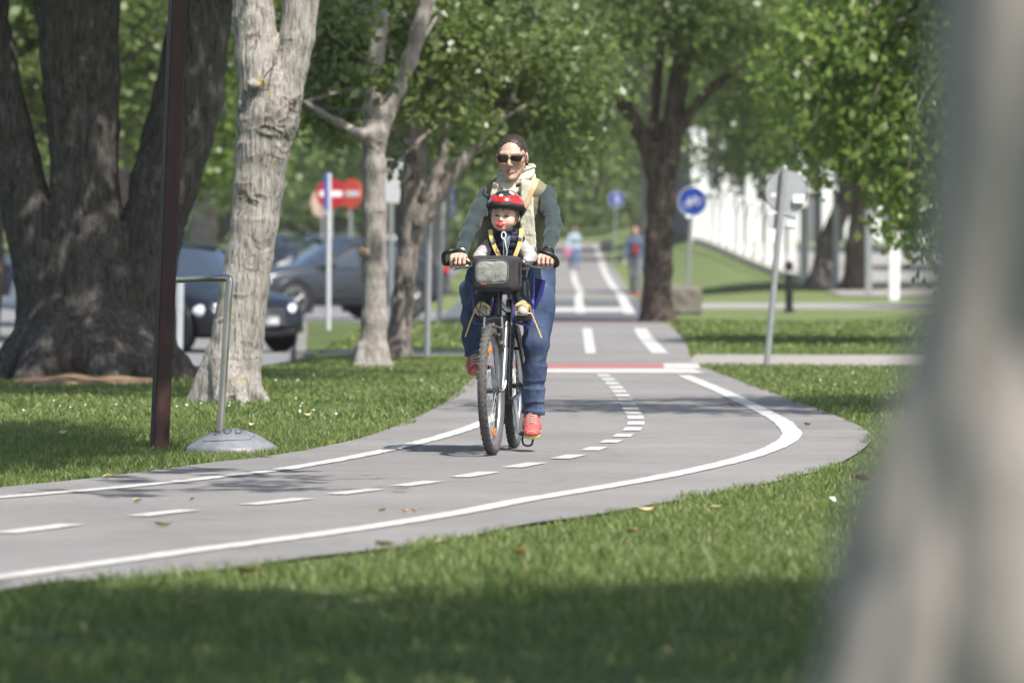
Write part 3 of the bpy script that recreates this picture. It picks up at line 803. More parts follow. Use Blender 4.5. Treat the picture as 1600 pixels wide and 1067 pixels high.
trunk(t5, c5, rootfan((b[0], Y), .24, 7, .32, 7, h=.22), M_bfar, .02, .016, .08, 33.0, 1.0)

# crowns of the middle trees: foliage hangs to about head height behind the cyclist
def cl(L, Y):
    s = F / Y; out = []
    for (x, y, rx, rz, *q) in L:
        p = at(x, y, Y + (q[0] if q else 0)); out.append((p[0], p[1], p[2], rx / s, (q[1] if len(q) > 1 else 1.3), rz / s))
    return out
def loc(B, t):
    o = np.array(ROOTM[t.name])[:3, 3]; return [(x - o[0], y - o[1], z - o[2], a, b_, c) for x, y, z, a, b_, c in B]
_, e3 = add_crown(t3, loc(cl([(540, 30, 70, 110, 2.2, 1.2), (560, -120, 110, 70, 1.5, 1.6), (520, 130, 60, 90, 3.2, .8), (560, 60, 45, 80, -1.2, .5), (620, 60, 60, 90, 2.0, 1.2)], 53), t3), 9500, .10, M_leaf, .2, 40, 31)
_, e4 = add_crown(t4, loc(cl([(740, 80, 130, 90, 1.0, 1.4), (690, 190, 60, 50, 2.5, .8), (850, 120, 100, 90, 1.5, 1.4), (720, -80, 150, 80, 0, 1.5), (640, 225, 24, 50, .8, .5), (700, 120, 55, 110, -3, .6), (760, 60, 70, 50, -2.6, .6), (640, 110, 34, 70, -3.6, .45), (735, 190, 45, 60, -1.6, .5), (890, 235, 40, 50, 1.2, .6), (800, 200, 70, 55, 2.5, .8), (660, 100, 60, 90, 2.2, .9)], 57.6), t4), 20000, .095, M_leaf, .19, 36, 32)
_, e5 = add_crown(t5, loc(cl([(860, 80, 90, 90, -3, 1.4), (930, 60, 110, 70, 4, 1.2), (1000, 10, 150, 60, -1, 2), (1150, 40, 110, 70, -1, 2), (1210, 150, 60, 80, 1, 1.5), (880, 200, 60, 70, 2, .8), (1060, -110, 220, 80, 0, 2.6), (1180, 215, 60, 40, 3, 1), (960, 180, 60, 60, 5, .8)], 86), t5), 19000, .12, M_leaf, .27, 40, 33)
for t, e, sd in ((t3, e3, 1), (t4, e4, 2), (t5, e5, 3)):
    o = np.array(ROOTM[t.name])[:3, 3]; Cc = {t3.name: c3, t4.name: c4, t5.name: c5}[t.name]
    st = [np.array(p) - o for P, R in Cc for p in P if p[2] > 2.2]
    g = np.random.default_rng(sd); pick = e[g.choice(len(e), min(24, len(e)), replace=False)]
    branches(t, st, pick, M_btan if t is not t5 else M_bfar, .022, sd)

# ---- tree whose leafy boughs droop into view on the right
b = (6.4, 66.0, 0.0)
t6 = thing('tree', 'tree with bright green drooping leafy boughs hanging in from the right', 'tree', b, group='park trees')
Pt, Rt = up((0, 0, -.1), .3, 9, (-.1, 0), 5, 3, .4)
trunk(t6, [(Pt, Rt)], rootfan((0, 0), .28, 6, .45, 4), M_btan, .03, .015, .1, 3.0, 1.0, world=False)
g = np.random.default_rng(77); ex = []; mb = MB(); o = np.array(b)
def spray(x0, y0, x1, y1, Yd, dens=1.0, w=.16):
    a = at(x0, y0, 66 + Yd) - o; e = at(x1, y1, 66 + Yd + g.normal() * .4) - o
    m = (a + e) / 2 + np.array([(e[0] - a[0]) * .28, 0, .12 * abs(a[2] - e[2])])
    P = spline([a, m, e], 8); mb.tube(P, np.linspace(.012, .003, len(P)), 5, caps=False)
    L = np.linalg.norm(e - a); n = int(95 * L * dens); t = g.random(n) ** .75 * (len(P) - 1); i = np.minimum(t.astype(int), len(P) - 2)
    q = P[i] + (P[i + 1] - P[i]) * (t - i)[:, None] + g.normal(size=(n, 3)) * [w, w, w * .7]; ex.append(q)
for q in ((1420, -40, 1262, 125), (1400, -20, 1250, 215), (1440, -20, 1300, 250), (1390, 0, 1243, 200), (1420, 20, 1270, 300), (1460, 0, 1330, 290), (1380, -30, 1290, 110), (1480, 20, 1380, 330),
          (1470, 60, 1392, 375), (1490, 40, 1420, 390), (1500, 80, 1405, 340), (1440, 60, 1350, 240), (1500, 0, 1440, 300), (1350, -40, 1255, 70), (1480, -20, 1330, 180), (1460, 120, 1400, 385), (1400, 60, 1300, 215),
          (1520, 60, 1470, 380), (1530, 20, 1490, 300), (1540, 40, 1460, 440), (1430, -30, 1345, 120), (1400, 30, 1232, 165), (1430, 80, 1310, 270), (1500, 120, 1440, 260)):
    for _ in range(3): spray(q[0] + g.normal() * 14, q[1], q[2] + g.normal() * 13, q[3] - abs(g.normal()) * 16, g.uniform(-1.5, 1.5))
mb.build('boughs', M_btan, t6)
add_crown(t6, loc(cl([(1480, -130, 190, 100, 0, 2.6), (1560, 40, 90, 160, 0, 1.8), (1420, -30, 90, 60, 1, 1.3)], 66), t6), 11000, .12, M_leaf2, .25, 45, 34, extra=np.concatenate(ex), droop=.8)

# ---- trunk filling the right edge close to the lens
t0 = thing('tree', 'blurred pale grey trunk very close to the lens along the right edge', 'tree', (.62, 4.5, 0), group='park trees')
P0 = [(.52, 4.5, -.05), (.57, 4.5, .4), (.622, 4.5, .73), (.668, 4.5, .965), (.69, 4.5, 1.12), (.70, 4.5, 1.27), (.79, 4.5, 2.0), (.95, 4.55, 3.2), (1.2, 4.6, 4.6)]
R0 = [.46, .39, .355, .322, .325, .323, .3, .27, .24]
P2, R2 = up(P0[-1], .24, 3, (.2, .1), seed=4)
trunk(t0, [(P0 + P2[1:], R0 + R2[1:])], rootfan((.53, 4.5), .40, 7, .68, 2), m_bark('smooth_pale_bark', [(.3, (.37, .33, .295)), (.75, (.43, .385, .345))], 1.0, .4, (.3, .4), (.28, .25, .23), 0, .2, .6), .02, .02, .1, 5.0, 1.0)

add_crown(t0, [(1.4, 6.5, 5.6, 3.4, 2.2, .9), (-1.6, 5.6, 5.2, 1.8, 2.4, .8), (3.4, 8.6, 5.8, 2.4, 2.0, .9), (.6, 9.3, 5.4, 2.6, 1.3, .7), (1.5, 3.0, 6.4, 1.6, 1.5, .8)], 30000, .17, M_leaf, .35, 60, 23)
# trees just outside the picture whose boughs shade the lawn and the path
tr1 = thing('tree', 'tree beyond the left edge whose boughs shade the dark red post', 'tree', (-4.7, 27.5, 0), group='park trees')
trunk(tr1, [up((0, 0, -.1), .26, 6, (.3, 0), 5, 51, .4), up((.4, 0, 2.4), .14, 4, (.9, -.3), 4, 52, .4)], rootfan((0, 0), .24, 6, .4, 5), M_bmid, .03, .012, .1, 4.0, 1.0, world=False)
add_crown(tr1, [(3.2, .6, 5.0, 1.35, 4.2, .7), (3.5, 1.2, 5.2, .95, 1.5, .6), (1.6, -1.5, 5.6, 1.6, 2.4, 1.0), (3.0, 3.6, 5.2, 1.1, 1.6, .6)], 21000, .17, M_leaf, .28, 60, 24, shell=.1)
add_crown(tr1, [(5.1, -4.2, 4.8, .75, 2.0, .25)], 330, .17, M_leaf, .14, 22, 25, name='bough_leaves')
tr2 = thing('tree', 'tree beyond the right edge whose bough shades the bend in the path', 'tree', (6.6, 36.5, 0), group='park trees')
trunk(tr2, [up((0, 0, -.1), .26, 7, (-.2, 0), 5, 53, .4), up((-.4, 0, 2.8), .14, 4, (-.9, 0), 4, 54, .4)], rootfan((0, 0), .24, 6, .4, 6), M_bmid, .03, .012, .1, 6.0, 1.0, world=False)
add_crown(tr2, [(-3.0, -.2, 5.9, 1.9, 2.4, .5), (-.8, 0, 6.8, 1.8, 2.6, 1.0)], 8500, .17, M_leaf, .28, 50, 26)
# ================================================================== avenue trees: prototypes, then copies
def proto(seed, H, rt, crown, n, size, mat, bark, label, lean=(0, 0), clump=.42, per=55, M=Matrix.Identity(4)):
    t = thing('tree', label, 'tree', group='park trees', M=M)
    g = np.random.default_rng(seed)
    P, R = up((0, 0, -.1), rt, H * .5, lean, 4, seed, .62)
    ch = [(P, R)]
    for k in range(4):
        a = 2 * PI * k / 4 + g.uniform(-.5, .5); s = P[2 + (k % 2)]
        P2, R2 = up(s, rt * .5, H * .42, (math.cos(a) * .8, math.sin(a) * .8), 3, seed * 10 + k, .35); ch.append((P2, R2))
    tr_ = trunk(t, ch, rootfan((0, 0), rt * .9, 6, rt * 1.5, seed), bark, .05, rt * .05, .1, seed * 3.1, .9, world=False)
    cr, cc = add_crown(t, crown, n, size, mat, clump, per, seed)
    st = [np.array(p) for P_, R_ in ch for p in P_[1:]]
    br = branches(t, st, cc[g.choice(len(cc), min(50, len(cc)), replace=False)], bark, .04, seed)
    return t
PR = {}
PR['a'] = lambda M, l: proto(41, 9, .3, [(0, 0, 6.2, 3.4, 3.4, 2.6), (2.2, .4, 4.4, 1.6, 1.6, 1.6), (-2.1, -.6, 4.6, 1.7, 1.8, 1.7), (.2, 2.2, 4.2, 1.6, 1.5, 1.5), (-.3, -2.2, 4.3, 1.5, 1.5, 1.5)], 24000, .17, M_leaf, M_bfar, l, M=M)
PR['b'] = lambda M, l: proto(42, 8, .26, [(0, 0, 5.6, 3.0, 3.0, 2.6), (1.9, -.9, 3.6, 1.4, 1.6, 1.5), (-1.8, .9, 3.8, 1.6, 1.4, 1.5), (.2, -2.0, 3.4, 1.3, 1.4, 1.3)], 21000, .16, M_leaf2, M_btan, l, (.1, 0), M=M)
PR['c'] = lambda M, l: proto(43, 10, .34, [(0, 0, 6.5, 3.8, 3.8, 3.2), (2.4, 1.6, 4.2, 1.9, 1.9, 2.0), (-2.2, -1.5, 4.0, 1.9, 1.9, 2.0), (1.0, -2.4, 3.5, 1.8, 1.7, 1.7), (-1.4, 2.2, 3.6, 1.6, 1.6, 1.6)], 24000, .2, M_leaf3, M_bmid, l, M=M)
DONE = {}
def plant(kind, x, y, label, s=1.0, rot=None, z=None, group='park trees'):
    z = (float(zg(x, y)) if y > 126 or x < -9 or (x < -2.95 and y > 62.7) else -.01) if z is None else z
    rot = random.uniform(0, 2 * PI) if rot is None else rot
    M = Matrix.Translation((x, y, z)) @ Matrix.Rotation(rot, 4, 'Z') @ Matrix.Scale(s, 4)
    if kind not in DONE: DONE[kind] = PR[kind](M, label); return DONE[kind]
    return copy_tree(DONE[kind], M, label, group)
p = at(1281, 445, 145); q = at(1336, 455, 138)
plant('b', p[0], 145, 'grey trunk standing at the near end of the white fence', 1.15, 1.0)
plant('a', q[0], 138, 'twisted tan trunk just right of the one at the fence end', 1.05, 2.1)
for i, (k, x, y, s, l) in enumerate((
    ('c', 17.5, 165, 1.2, 'leafy tree behind the long white hall'),
    ('a', 13.0, 108, 1.1, 'leafy tree half hidden behind the blurred trunk, right'),
    ('b', 11.6, 90, 1.0, 'bright tree just behind the blurred trunk, right'),
    ('a', 8.2, 240, 1.25, 'tree at the far end of the white fence'),
    ('c', 6.2, 262, 1.2, 'pale leafy tree beyond the far blue sign'),
    ('a', -7.9, 84, 1.0, 'tree beside the road left of the black car'),
    ('b', -7.4, 100, 1.1, 'bright tree left of the no entry signs'),
    ('c', -1.9, 141, 1.1, 'tan trunked tree behind the left handlebar grip'),
    ('a', -3.2, 164, 1.1, 'tree in the left avenue row beyond the grey car'),
    ('b', -2.6, 196, 1.2, 'bright tree in the left avenue row, third beyond the road'),
    ('c', -3.4, 232, 1.25, 'pale tree in the left avenue row, fourth beyond the road'),
    ('a', -4.0, 268, 1.3, 'dark tree closing the left avenue row'),
    ('c', -8.2, 152, 1.2, 'pale tree across the road behind the pale forked tree'),
    ('a', -13.2, 166, 1.3, 'dark tree across the road at the left edge'),
    ('c', -12.5, 205, 1.4, 'tall pale tree far behind the big dark trunk'),
    ('b', -7.2, 292, 1.5, 'bright tree at the head of the road'),
    ('a', -13.5, 296, 1.6, 'dark tree at the head of the road'),
    ('c', -20.5, 300, 1.6, 'pale tree at the head of the road, left end'),
    ('c', 1.2, 300, 1.45, 'pale tree where the path disappears'),
    ('b', 7.5, 306, 1.5, 'bright tree right of where the path disappears'),
    ('a', 13.5, 262, 1.5, 'dark tree behind the far end of the white fence'),
    ('c', 18.5, 192, 1.5, 'pale tree behind the middle of the white fence'),
    ('a', 16.5, 142, 1.3, 'dark tree behind the near end of the white fence'),
    ('b', 20.0, 262, 1.6, 'bright tree behind the white fence'),
    )):
    plant(k, x, y, l, s)
# far-off wood closing the view
g = np.random.default_rng(5); n = 70000
X = g.uniform(-46, 50, n); Yw = g.uniform(318, 345, n); top = 15 + 4 * vnoise(np.column_stack([X * .13, X * 0, X * 0])); Z = 2.4 + g.random(n) ** 1.1 * top
hold = vnoise(np.column_stack([X * .45, Yw * .2, Z * .5])) > -.35; CC = np.column_stack([X, Yw, Z])[hold]
V = leaf_quads(CC, .75, .3, g); wd = mk('woods', V, np.arange(len(V)).reshape(-1, 4), M_leaf3, None, True)
tag(wd, 'pale green far-off wood closing the view beyond the path', 'woods', kind='stuff')
# low bushes far away on the left and at the path's end
def bush(x, y, r, h, label, mat, seed, n=2600):
    t = thing('bush', label, 'bush', (x, y, float(zg(x, y))), group='distant bushes')
    mb = MB()
    for k in range(7):
        a = 2 * PI * k / 7; mb.tube([(0, 0, 0), (math.cos(a) * r * .25, math.sin(a) * r * .25, h * .4), (math.cos(a) * r * .5, math.sin(a) * r * .5, h * .75)], [.05, .03, .015], 5)
    mb.build('stem', M_bfar, t)
    add_crown(t, [(0, 0, h * .55, r, r, h * .5), (r * .4, 0, h * .4, r * .7, r * .7, h * .4), (-r * .5, 0, h * .4, r * .6, r * .6, h * .38)], n, .22, mat, .2, 30, seed, name='foliage')
for i, (x, y, r, h, l, m) in enumerate(((-4.6, 297, 2.2, 3.2, 'dark bush left of where the path disappears', M_leaf), (.2, 292, 1.5, 2.6, 'pale bush straight ahead where the path disappears', M_leaf3), (6.3, 288, 2.2, 3.4, 'pale bush right of the far blue sign', M_leaf3),
      (-10, 299, 2.5, 3.4, 'dark bush beyond the far parked cars', M_leaf), (-15.5, 301, 2.6, 3.0, 'bright bush beyond the head of the road', M_leaf2), (9.8, 232, 2.0, 2.6, 'dark bush at the far end of the white fence', M_leaf), (-1.8, 222, 1.4, 2.0, 'low dark bush by the left side of the far path', M_leaf))):
    bush(x, y, r, h, l, m, 60 + i)
# ================================================================== street furniture
M_galv = simple('galvanised_steel', (.42, .43, .44), .45, .7, .12, 30, .15)
M_steel = simple('brushed_stainless', (.55, .53, .49), .32, .9, .08, 60)
M_cast = simple('cast_grey_metal', (.20, .208, .23), .55, .2, .25, 12, .3)
M_redpost = NT('dark_red_painted_post')
_v = M_redpost.co((1, 1, .12)); M_redpost.col(M_redpost.ramp(M_redpost.noise(30, 5, .6, _v), [(.3, (.022, .009, .008)), (.6, (.045, .015, .013)), (.8, (.08, .028, .024))])); M_redpost.bump(M_redpost.noise(60, 4, .6, _v), .4, .004)
M_redpost = M_redpost.set(Roughness=.6)
M_sred = simple('sign_red', (.33, .012, .02), .35, 0, .05, 8)
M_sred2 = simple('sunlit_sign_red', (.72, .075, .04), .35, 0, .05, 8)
M_swhite = simple('sign_white', (.8, .8, .79), .35, 0, .04, 8)
M_sblue = simple('sign_blue', (.02, .055, .30), .35, 0, .06, 8)
M_sback = simple('sign_back_grey', (.5, .52, .54), .45, .1, .08, 10)
M_black = simple('black_plastic', (.012, .012, .013), .45, 0, .2, 30)
M_fence = simple('white_painted_metal', (.8, .8, .8), .5, 0, .05, 3)
M_stone = m_ground('rough_stone', (.2, .18, .15), (.11, .1, .085), (.32, .29, .25), 3)
def frame(yaw, roll=0.0, pitch=0.0):
    """disc facing -Y (towards the camera); yaw about Z, roll about its own normal"""
    return Matrix.Rotation(yaw, 4, 'Z') @ Matrix.Rotation(pitch, 4, 'X') @ Matrix.Rotation(roll, 4, 'Y')
def disc(mb, c, r, M, th=.012, off=0.0, mi=0, n=40):
    A = np.array(M)[:3, :3]; ax = A @ np.array([0, -1.0, 0])
    mb.lathe([(r * .985, -th / 2), (r, -th / 4), (r, th / 4), (r * .985, th / 2)], np.asarray(c) + ax * off, ax, n, mi)
def pole(t, a, b, r, mat=M_galv, name='pole'):
    mb = MB(); a = np.asarray(a, float); b = np.asarray(b, float)
    mb.tube([a, b], r, 16); mb.ell(b, (r, r, r * .5), n=12)
    return mb.build(name, mat, t, world=True)
def no_entry(c, r, yaw, label, red, base):
    t = thing('no_entry_sign', label, 'road sign', base, group='no entry signs')
    pole(t, base, (c[0], c[1] + .05, c[2] + r * .8), .035)
    M = frame(yaw); mb = MB(); disc(mb, c, r, M, .02); mb.build('sign_plate', red, t, world=True)
    mb = MB(); ax = np.array(M)[:3, :3] @ np.array([0, -1.0, 0]); mb.box(np.asarray(c) + ax * .014, (r * 1.5, .008, r * .36), M, .003); mb.build('white_bar', M_swhite, t, world=True)
    mb = MB(); disc(mb, c, r * .98, M, .006, -.014); mb.build('sign_back', M_sback, t, world=True)
    return t
p = at(517, 303, 118); no_entry(p, .31, rad(8), 'dark red no entry sign directly behind the thin blue and white pole', M_sred, (p[0], p[1] + .05, float(zg(-3.3, 118)) + .02))
p = at(549, 303, 121); no_entry(p, .315, rad(-40), 'brighter orange red no entry sign turned slightly away, right of its twin', M_sred2, (p[0] - .06, p[1] + .05, -.25))
# round sign seen from behind, left of them
p = at(500, 318, 124); bz = -.25
t = thing('round_sign', 'tan backed round sign peeking out left of the no entry signs', 'road sign', (p[0], p[1], bz))
pole(t, (p[0] + .05, p[1], bz), (p[0] + .05, p[1] + .02, p[2] + .2), .03); mb = MB(); disc(mb, p, .3, frame(rad(50)), .015)
mb.build('sign_plate', simple('tan_sign_back', (.45, .33, .25), .6), t, world=True)
# thin pole with a blue plate seen nearly edge on
b = gp(513, 516); e = at(514, 273, b[1])
t = thing('sign_pole', 'pale pole with a narrow blue plate seen edge on, on the grass strip', 'road sign', b)
pole(t, b, e, .034, simple('pale_painted_pole', (.52, .53, .55), .5, .0)); c = at(512, 300, b[1] - .045)
mb = MB(); mb.box(c, (.50, .006, .50), frame(rad(80)), .001); mb.build('sign_plate', M_sblue, t, world=True)
# white board behind the slim pale tree
c = at(613, 284, 90); b = np.array([c[0] - .02, 90.0, -.25])
t = thing('sign_board', 'pale square board partly hidden behind the slim pale tree', 'road sign', b)
pole(t, b, (c[0] - .02, 90.04, c[2] + .3), .04); mb = MB(); mb.box(c, (.66, .02, .68), frame(rad(0), rad(3)), .004); mb.build('sign_plate', M_sback, t, world=True)
# two grey poles between the leaning tree and the cyclist
b = gp(667, 557); t = thing('pole', 'grey metal pole rising from the lawn edge right of the leaning tree', 'pole', b, group='grey poles'); pole(t, b, at(671, 345, b[1]), .033)
b = gp(686, 506); t = thing('sign_pole', 'slim pole with a blue plate edge on, left of the handlebar grip', 'road sign', b)
pole(t, b, at(694, 290, b[1]), .036); mb = MB(); mb.box(at(707, 314, b[1] - .05), (.06, .012, .5), frame(rad(10)), .002); mb.build('sign_plate', simple('faded_blue', (.16, .2, .32), .5), t, world=True)
b = gp(279, 551); t = thing('post', 'pale grey post behind the steel barrier, beside the dark red post', 'post', b); pole(t, b, at(281, 440, b[1]), .046, simple('pale_grey_post', (.5, .54, .58), .4, .2))
# bicycle route signs
def bike_icon(c, r, M, t, off=.012):
    mb = MB(); A = np.array(M)[:3, :3]
    def w(x, z): return np.asarray(c) + A @ np.array([x * r, -off, z * r])
    for sx in (-.38, .38): mb.tube([w(sx + .235 * math.cos(a), -.12 + .235 * math.sin(a)) for a in np.linspace(0, 2 * PI, 20, endpoint=False)], r * .026, 6, True)
    for pts in (((-.38, -.12), (-.2, .2), (.2, .2), (0, -.14), (-.38, -.12)), ((-.2, .2), (0, -.14)), ((.38, -.12), (.18, .34), (.34, .36)), ((-.24, .28), (-.1, .28)), ((-.2, .2), (-.17, .29))):
        mb.tube([w(*q) for q in pts], r * .028, 6)
    return mb.build('bicycle_symbol', M_swhite, t, world=True)
def route_sign(px, py, rpx, bx, by, Y, label, yaw, roll, icon='bike', zb=None):
    c = at(px, py, Y); r = rpx / F * Y; b = gp(bx, by) if zb is None else np.array([at(bx, by, Y)[0], Y, zb])
    t = thing('bicycle_route_sign', label, 'road sign', b, group='round blue signs')
    M = frame(yaw, roll); pole(t, (b[0], Y + .05, b[2]), (c[0], Y + .05, c[2] + r * .6), .035)
    mb = MB(); disc(mb, c, r, M, .014); mb.build('sign_plate', M_sblue, t, world=True)
    mb = MB(); A = np.array(M)[:3, :3]; mb.tube([c + A @ np.array([r * 1.0 * math.cos(a), -.004, r * 1.0 * math.sin(a)]) for a in np.linspace(0, 2 * PI, 40, endpoint=False)], .012, 6, True); mb.build('rim', M_sback, t, world=True)
    if icon == 'bike':
        bike_icon(c, r, M, t); cl_ = MB(); cl_.box(at(px - 6, py + 24, Y - .06), (.1, .05, .06), bev=.01); cl_.build('bracket', M_swhite, t, world=True)
    else:
        mb = MB(); mb.tube([c + A @ np.array([.8 * r * x, -.02, .8 * r * z]) for x, z in ((-.1, -.6), (0, 0), (-.05, .45))], r * .1, 6); mb.ell(c + A @ np.array([0, -.02, r * .55]), (r * .14, .01, r * .14))
        mb.tube([c + A @ np.array([.8 * r * x, -.02, .8 * r * z]) for x, z in ((.1, .2), (.35, -.1), (.2, -.6))], r * .09, 6); mb.build('walking_symbol', M_swhite, t, world=True)
    return t
route_sign(1082, 315, 22.5, 1073, 491, 97.5, 'blue round sign with a white bicycle beside the dark tree', rad(-12), rad(-14))
route_sign(963, 311, 12, 958, 384, 214, 'small far blue round sign on a pale pole above the path', rad(10), 0, 'walk', float(zg(3.8, 214)))
# round sign seen from the back on a leaning pole
b = gp(1198, 571); Y = b[1]; c = at(1229, 300, Y - .05); tp = at(1226, 262, Y)
t = thing('round_sign', 'round grey sign seen from the back on a leaning pole, right of the path', 'road sign', b)
pole(t, b, tp, .03, simple('dull_grey_pole', (.36, .37, .39), .45, .4)); M = frame(rad(10)); c2_ = c + np.array([0, .11, 0])
mb = MB(); disc(mb, c2_, .2, M, .012); mb.build('sign_plate', simple('grey_sign_back', (.34, .355, .38), .5, .1), t, world=True); mb = MB(); mb.tube([c2_ + np.array(M)[:3, :3] @ np.array([.2 * math.cos(a), 0, .2 * math.sin(a)]) for a in np.linspace(0, 2 * PI, 44, endpoint=False)], .007, 6, True)
mb.build('rim', simple('dark_rim', (.12, .12, .13), .5), t, world=True)
mb = MB(); q = at(1223, 346, Y + .06); mb.box(q, (.27, .01, .14), M, .002); mb.tube([q + (-.135, -.008, .07), q + (.135, -.008, .07)], .006, 6); mb.build('small_plate', M_sback, t, world=True)
for (x, y, s_) in ((1209, 305, .05), (1248, 311, .11), (1237, 350, .08)):
    mb = MB(); mb.box(at(x, y, Y + .035), (s_ * 1.0, .006, s_ * .72), M, .002); mb.build('white_patch', M_swhite, t, world=True)  # small white patches on the disc and the plate below
# black bollard, posts, block
b = gp(1233, 488); t = thing('bollard', 'slim black bollard on the far lawn right of the leaning sign pole', 'bollard', b); h = 80 / F * b[1]
mb = MB(); mb.lathe([(.10, 0), (.10, .05), (.068, .06), (.068, h - .12), (.076, h - .11), (.076, h - .04), (.05, h)], b, n=20); mb.build('bollard_body', M_black, t, world=True)
mb = MB(); mb.lathe([(.0695, h - .22), (.0695, h - .17)], b, n=20); mb.build('band', M_sback, t, world=True)
def sq_post(px, y0, y1, w, mat, label, name='post', Y=None, z=None):
    b = gp(px, y1) if Y is None else np.array([at(px, y1, Y)[0], Y, z]); h = at(px, y0, b[1])[2] - b[2]
    t = thing(name, label, 'post', b, group='posts by the side road'); mb = MB(); mb.box((b[0], b[1], b[2] + h / 2), (w, w, h), bev=w * .1); mb.build('shaft', mat, t, world=True)
    mb = MB(); mb.box((b[0], b[1], b[2] + h + .012), (w * 1.15, w * 1.15, .03), bev=.008); mb.build('cap', mat, t, world=True); return t
sq_post(1397, 350, 469, .24, M_fence, 'thick white square post at the edge of the side road', Y=124.5, z=-.02)
sq_post(1357, 330, 455, .15, M_galv, 'grey post left of the thick white one', Y=132, z=.08)
sq_post(1306, 320, 446, .15, M_galv, 'grey post between the two trunks by the fence end', Y=143, z=.1)
b = gp(1065, 491); t = thing('stone_block', 'rough brown stone block between the dark tree and the blue sign pole', 'stone block', b)
S = SDF(); S.fn(lambda P: (np.abs((P - [0, 0, .22]) / [.33, .3, .26]) ** 6).sum(-1) ** (1 / 6.) * .27 - .27, (-.4, -.4, -.1), (.4, .4, .6), .01, 'u')
S.build('block', M_stone, t, .02, lambda V, N: .02 * fbm(V * 6))
pb = at(940, 384, 268); t = thing('boulder', 'pale rounded boulder where the far path disappears', 'boulder', (pb[0] + .25, 268, float(zg(4.2, 268))))
S = SDF(); S.ell((0, 0, .25), (.36, .3, .3), .1).ell((.2, 0, .15), (.25, .25, .2), .1); S.build('rock', simple('pale_stone', (.6, .53, .38), .9, var=.2, scale=4), t, .03, lambda V, N: .03 * fbm(V * 5))

# ---- white fence
A_, B_ = np.array([7.6, 148.0]), np.array([6.9, 214.0])
t = thing('fence', 'long white slatted fence on the grass bank, right of the dark tree', 'fence', (A_[0], A_[1], float(zg(A_[0], A_[1]))))
n = 13; rl = MB(); ba = MB()
for i in range(n):
    q = A_ + (B_ - A_) * i / (n - 1); z = float(zg(q[0], q[1])); mb = MB()
    mb.box((q[0], q[1], z + .97), (.205, .16, 2.1), bev=.02); mb.build('upright', M_fence, t, world=True)
R1 = [(*(A_ + (B_ - A_) * u), float(zg(*(A_ + (B_ - A_) * u)))) for u in np.linspace(0, 1, 35)]
for hh in (.3, 1.9): rl.tube([(x + .07, y, z + hh) for x, y, z in R1], .03, 6)
for i in range(34):
    a, c = np.array(R1[i]), np.array(R1[i + 1]); m = (a + c) / 2; ba.box((m[0] + .02, m[1], min(a[2], c[2]) + .02), (.22, abs(c[1] - a[1]) + .004, .42))
rl.build('rails', M_sback, t, world=True); ba.build('plinth', simple('cream_plinth', (.62, .58, .5), .9), t, world=True)
# white ribbed hall at the far end of the fence
hz0 = float(zg(9, 218)); t = thing('building', 'white ribbed hall rising behind the far end of the white fence', 'building', (19, 222, hz0))
M_rend = simple('grey_glazing', (.17, .17, .19), .9, var=.06, scale=1)
mb = MB(); mb.box((19.05, 235, hz0 + 1.9), (24, 32, 4.6)); mb.build('wall', M_rend, t, world=True)
mb = MB(); mb.box((19.05, 235, hz0 + 4.3), (24.5, 32.5, .2), bev=.04); mb.build('roof', M_sback, t, world=True)
mb = MB(); mb.box((19.05, 218.93, hz0 + 2.02), (23.9, .12, .22)); mb.build('window_band', M_sback, t, world=True)
for k in range(24):
    mb = MB(); mb.box((7.2 + k * .98, 218.7, hz0 + 2.0), (.40 if k % 3 else .62, .3, 4.4), bev=.02); mb.build('rib', M_fence, t, world=True)

# ---- dark red post
b = gp(249, 700); tp = at(278, 0, b[1])
d = (tp - b); b2 = b + d * 1.28
t = thing('post', 'leaning dark red wooden post in front of the big dark tree', 'post', b)
mb = MB(); Rm = Vector(d).to_track_quat('Z', 'Y').to_matrix().to_4x4() @ Matrix.Rotation(rad(20), 4, 'Z'); m_ = (b + b2) / 2
mb.box(m_ - d / np.linalg.norm(d) * .03, (.086, .086, np.linalg.norm(b2 - b) + .06), Rm, .006); mb.build('shaft', M_redpost, t, world=True, smooth=False)
mb = MB(); mb.box(b2, (.1, .1, .03), Rm, .008); mb.build('cap', M_redpost, t, world=True)

# ---- steel barrier on its cast foot
Y = 30.6
t = thing('barrier', 'stainless steel hoop barrier on a domed grey foot at the path edge', 'barrier', gp(345, 704))
cx = at(362, 704, Y)[0]
def hoop_pts():
    P = [at(343, 692, Y)]
    for f_ in (.3, .6, .9): P.append(at(343 + (358 - 343) * f_, 692 + (452 - 692) * f_, Y))
    P += [at(359.5, 440, Y), at(358.5, 435.5, Y), at(354, 434.5, Y + .02), at(320, 435, Y + .3), at(285, 436.5, Y + .6), at(270, 437, Y + .75)]
    P += [at(264, 438.5, Y + .8), at(262, 446, Y + .8), at(257, 560, Y + .8), at(250, 690, Y + .8)]
    return np.array(P)
mb = MB(); mb.tube(hoop_pts(), .0205, 18, sq=(1, 1)); mb.build('hoop', M_steel, t, world=True, sharp=80)
def dome_z(x, y):   # x,y relative to the foot's centre
    r = np.sqrt((x / .248) ** 2 + (y / .23) ** 2); return .105 * np.clip(1 - r ** 1.75, 0, 1)
nr, na = 22, 72; V = []; c0 = np.array([cx, Y + .04, .0])
for i in range(nr + 1):
    for k in range(na):
        a = 2 * PI * k / na; x, y = .248 * i / nr * math.cos(a), .23 * i / nr * math.sin(a); V.append((c0[0] + x, c0[1] + y, .014 + float(dome_z(x, y))))
for k in range(na): a = 2 * PI * k / na; V.append((c0[0] + .25 * math.cos(a), c0[1] + .232 * math.sin(a), -.01))
Fc = [(i * na + k, (i + 1) * na + k, (i + 1) * na + (k + 1) % na, i * na + (k + 1) % na) for i in range(nr + 1) for k in range(na)]
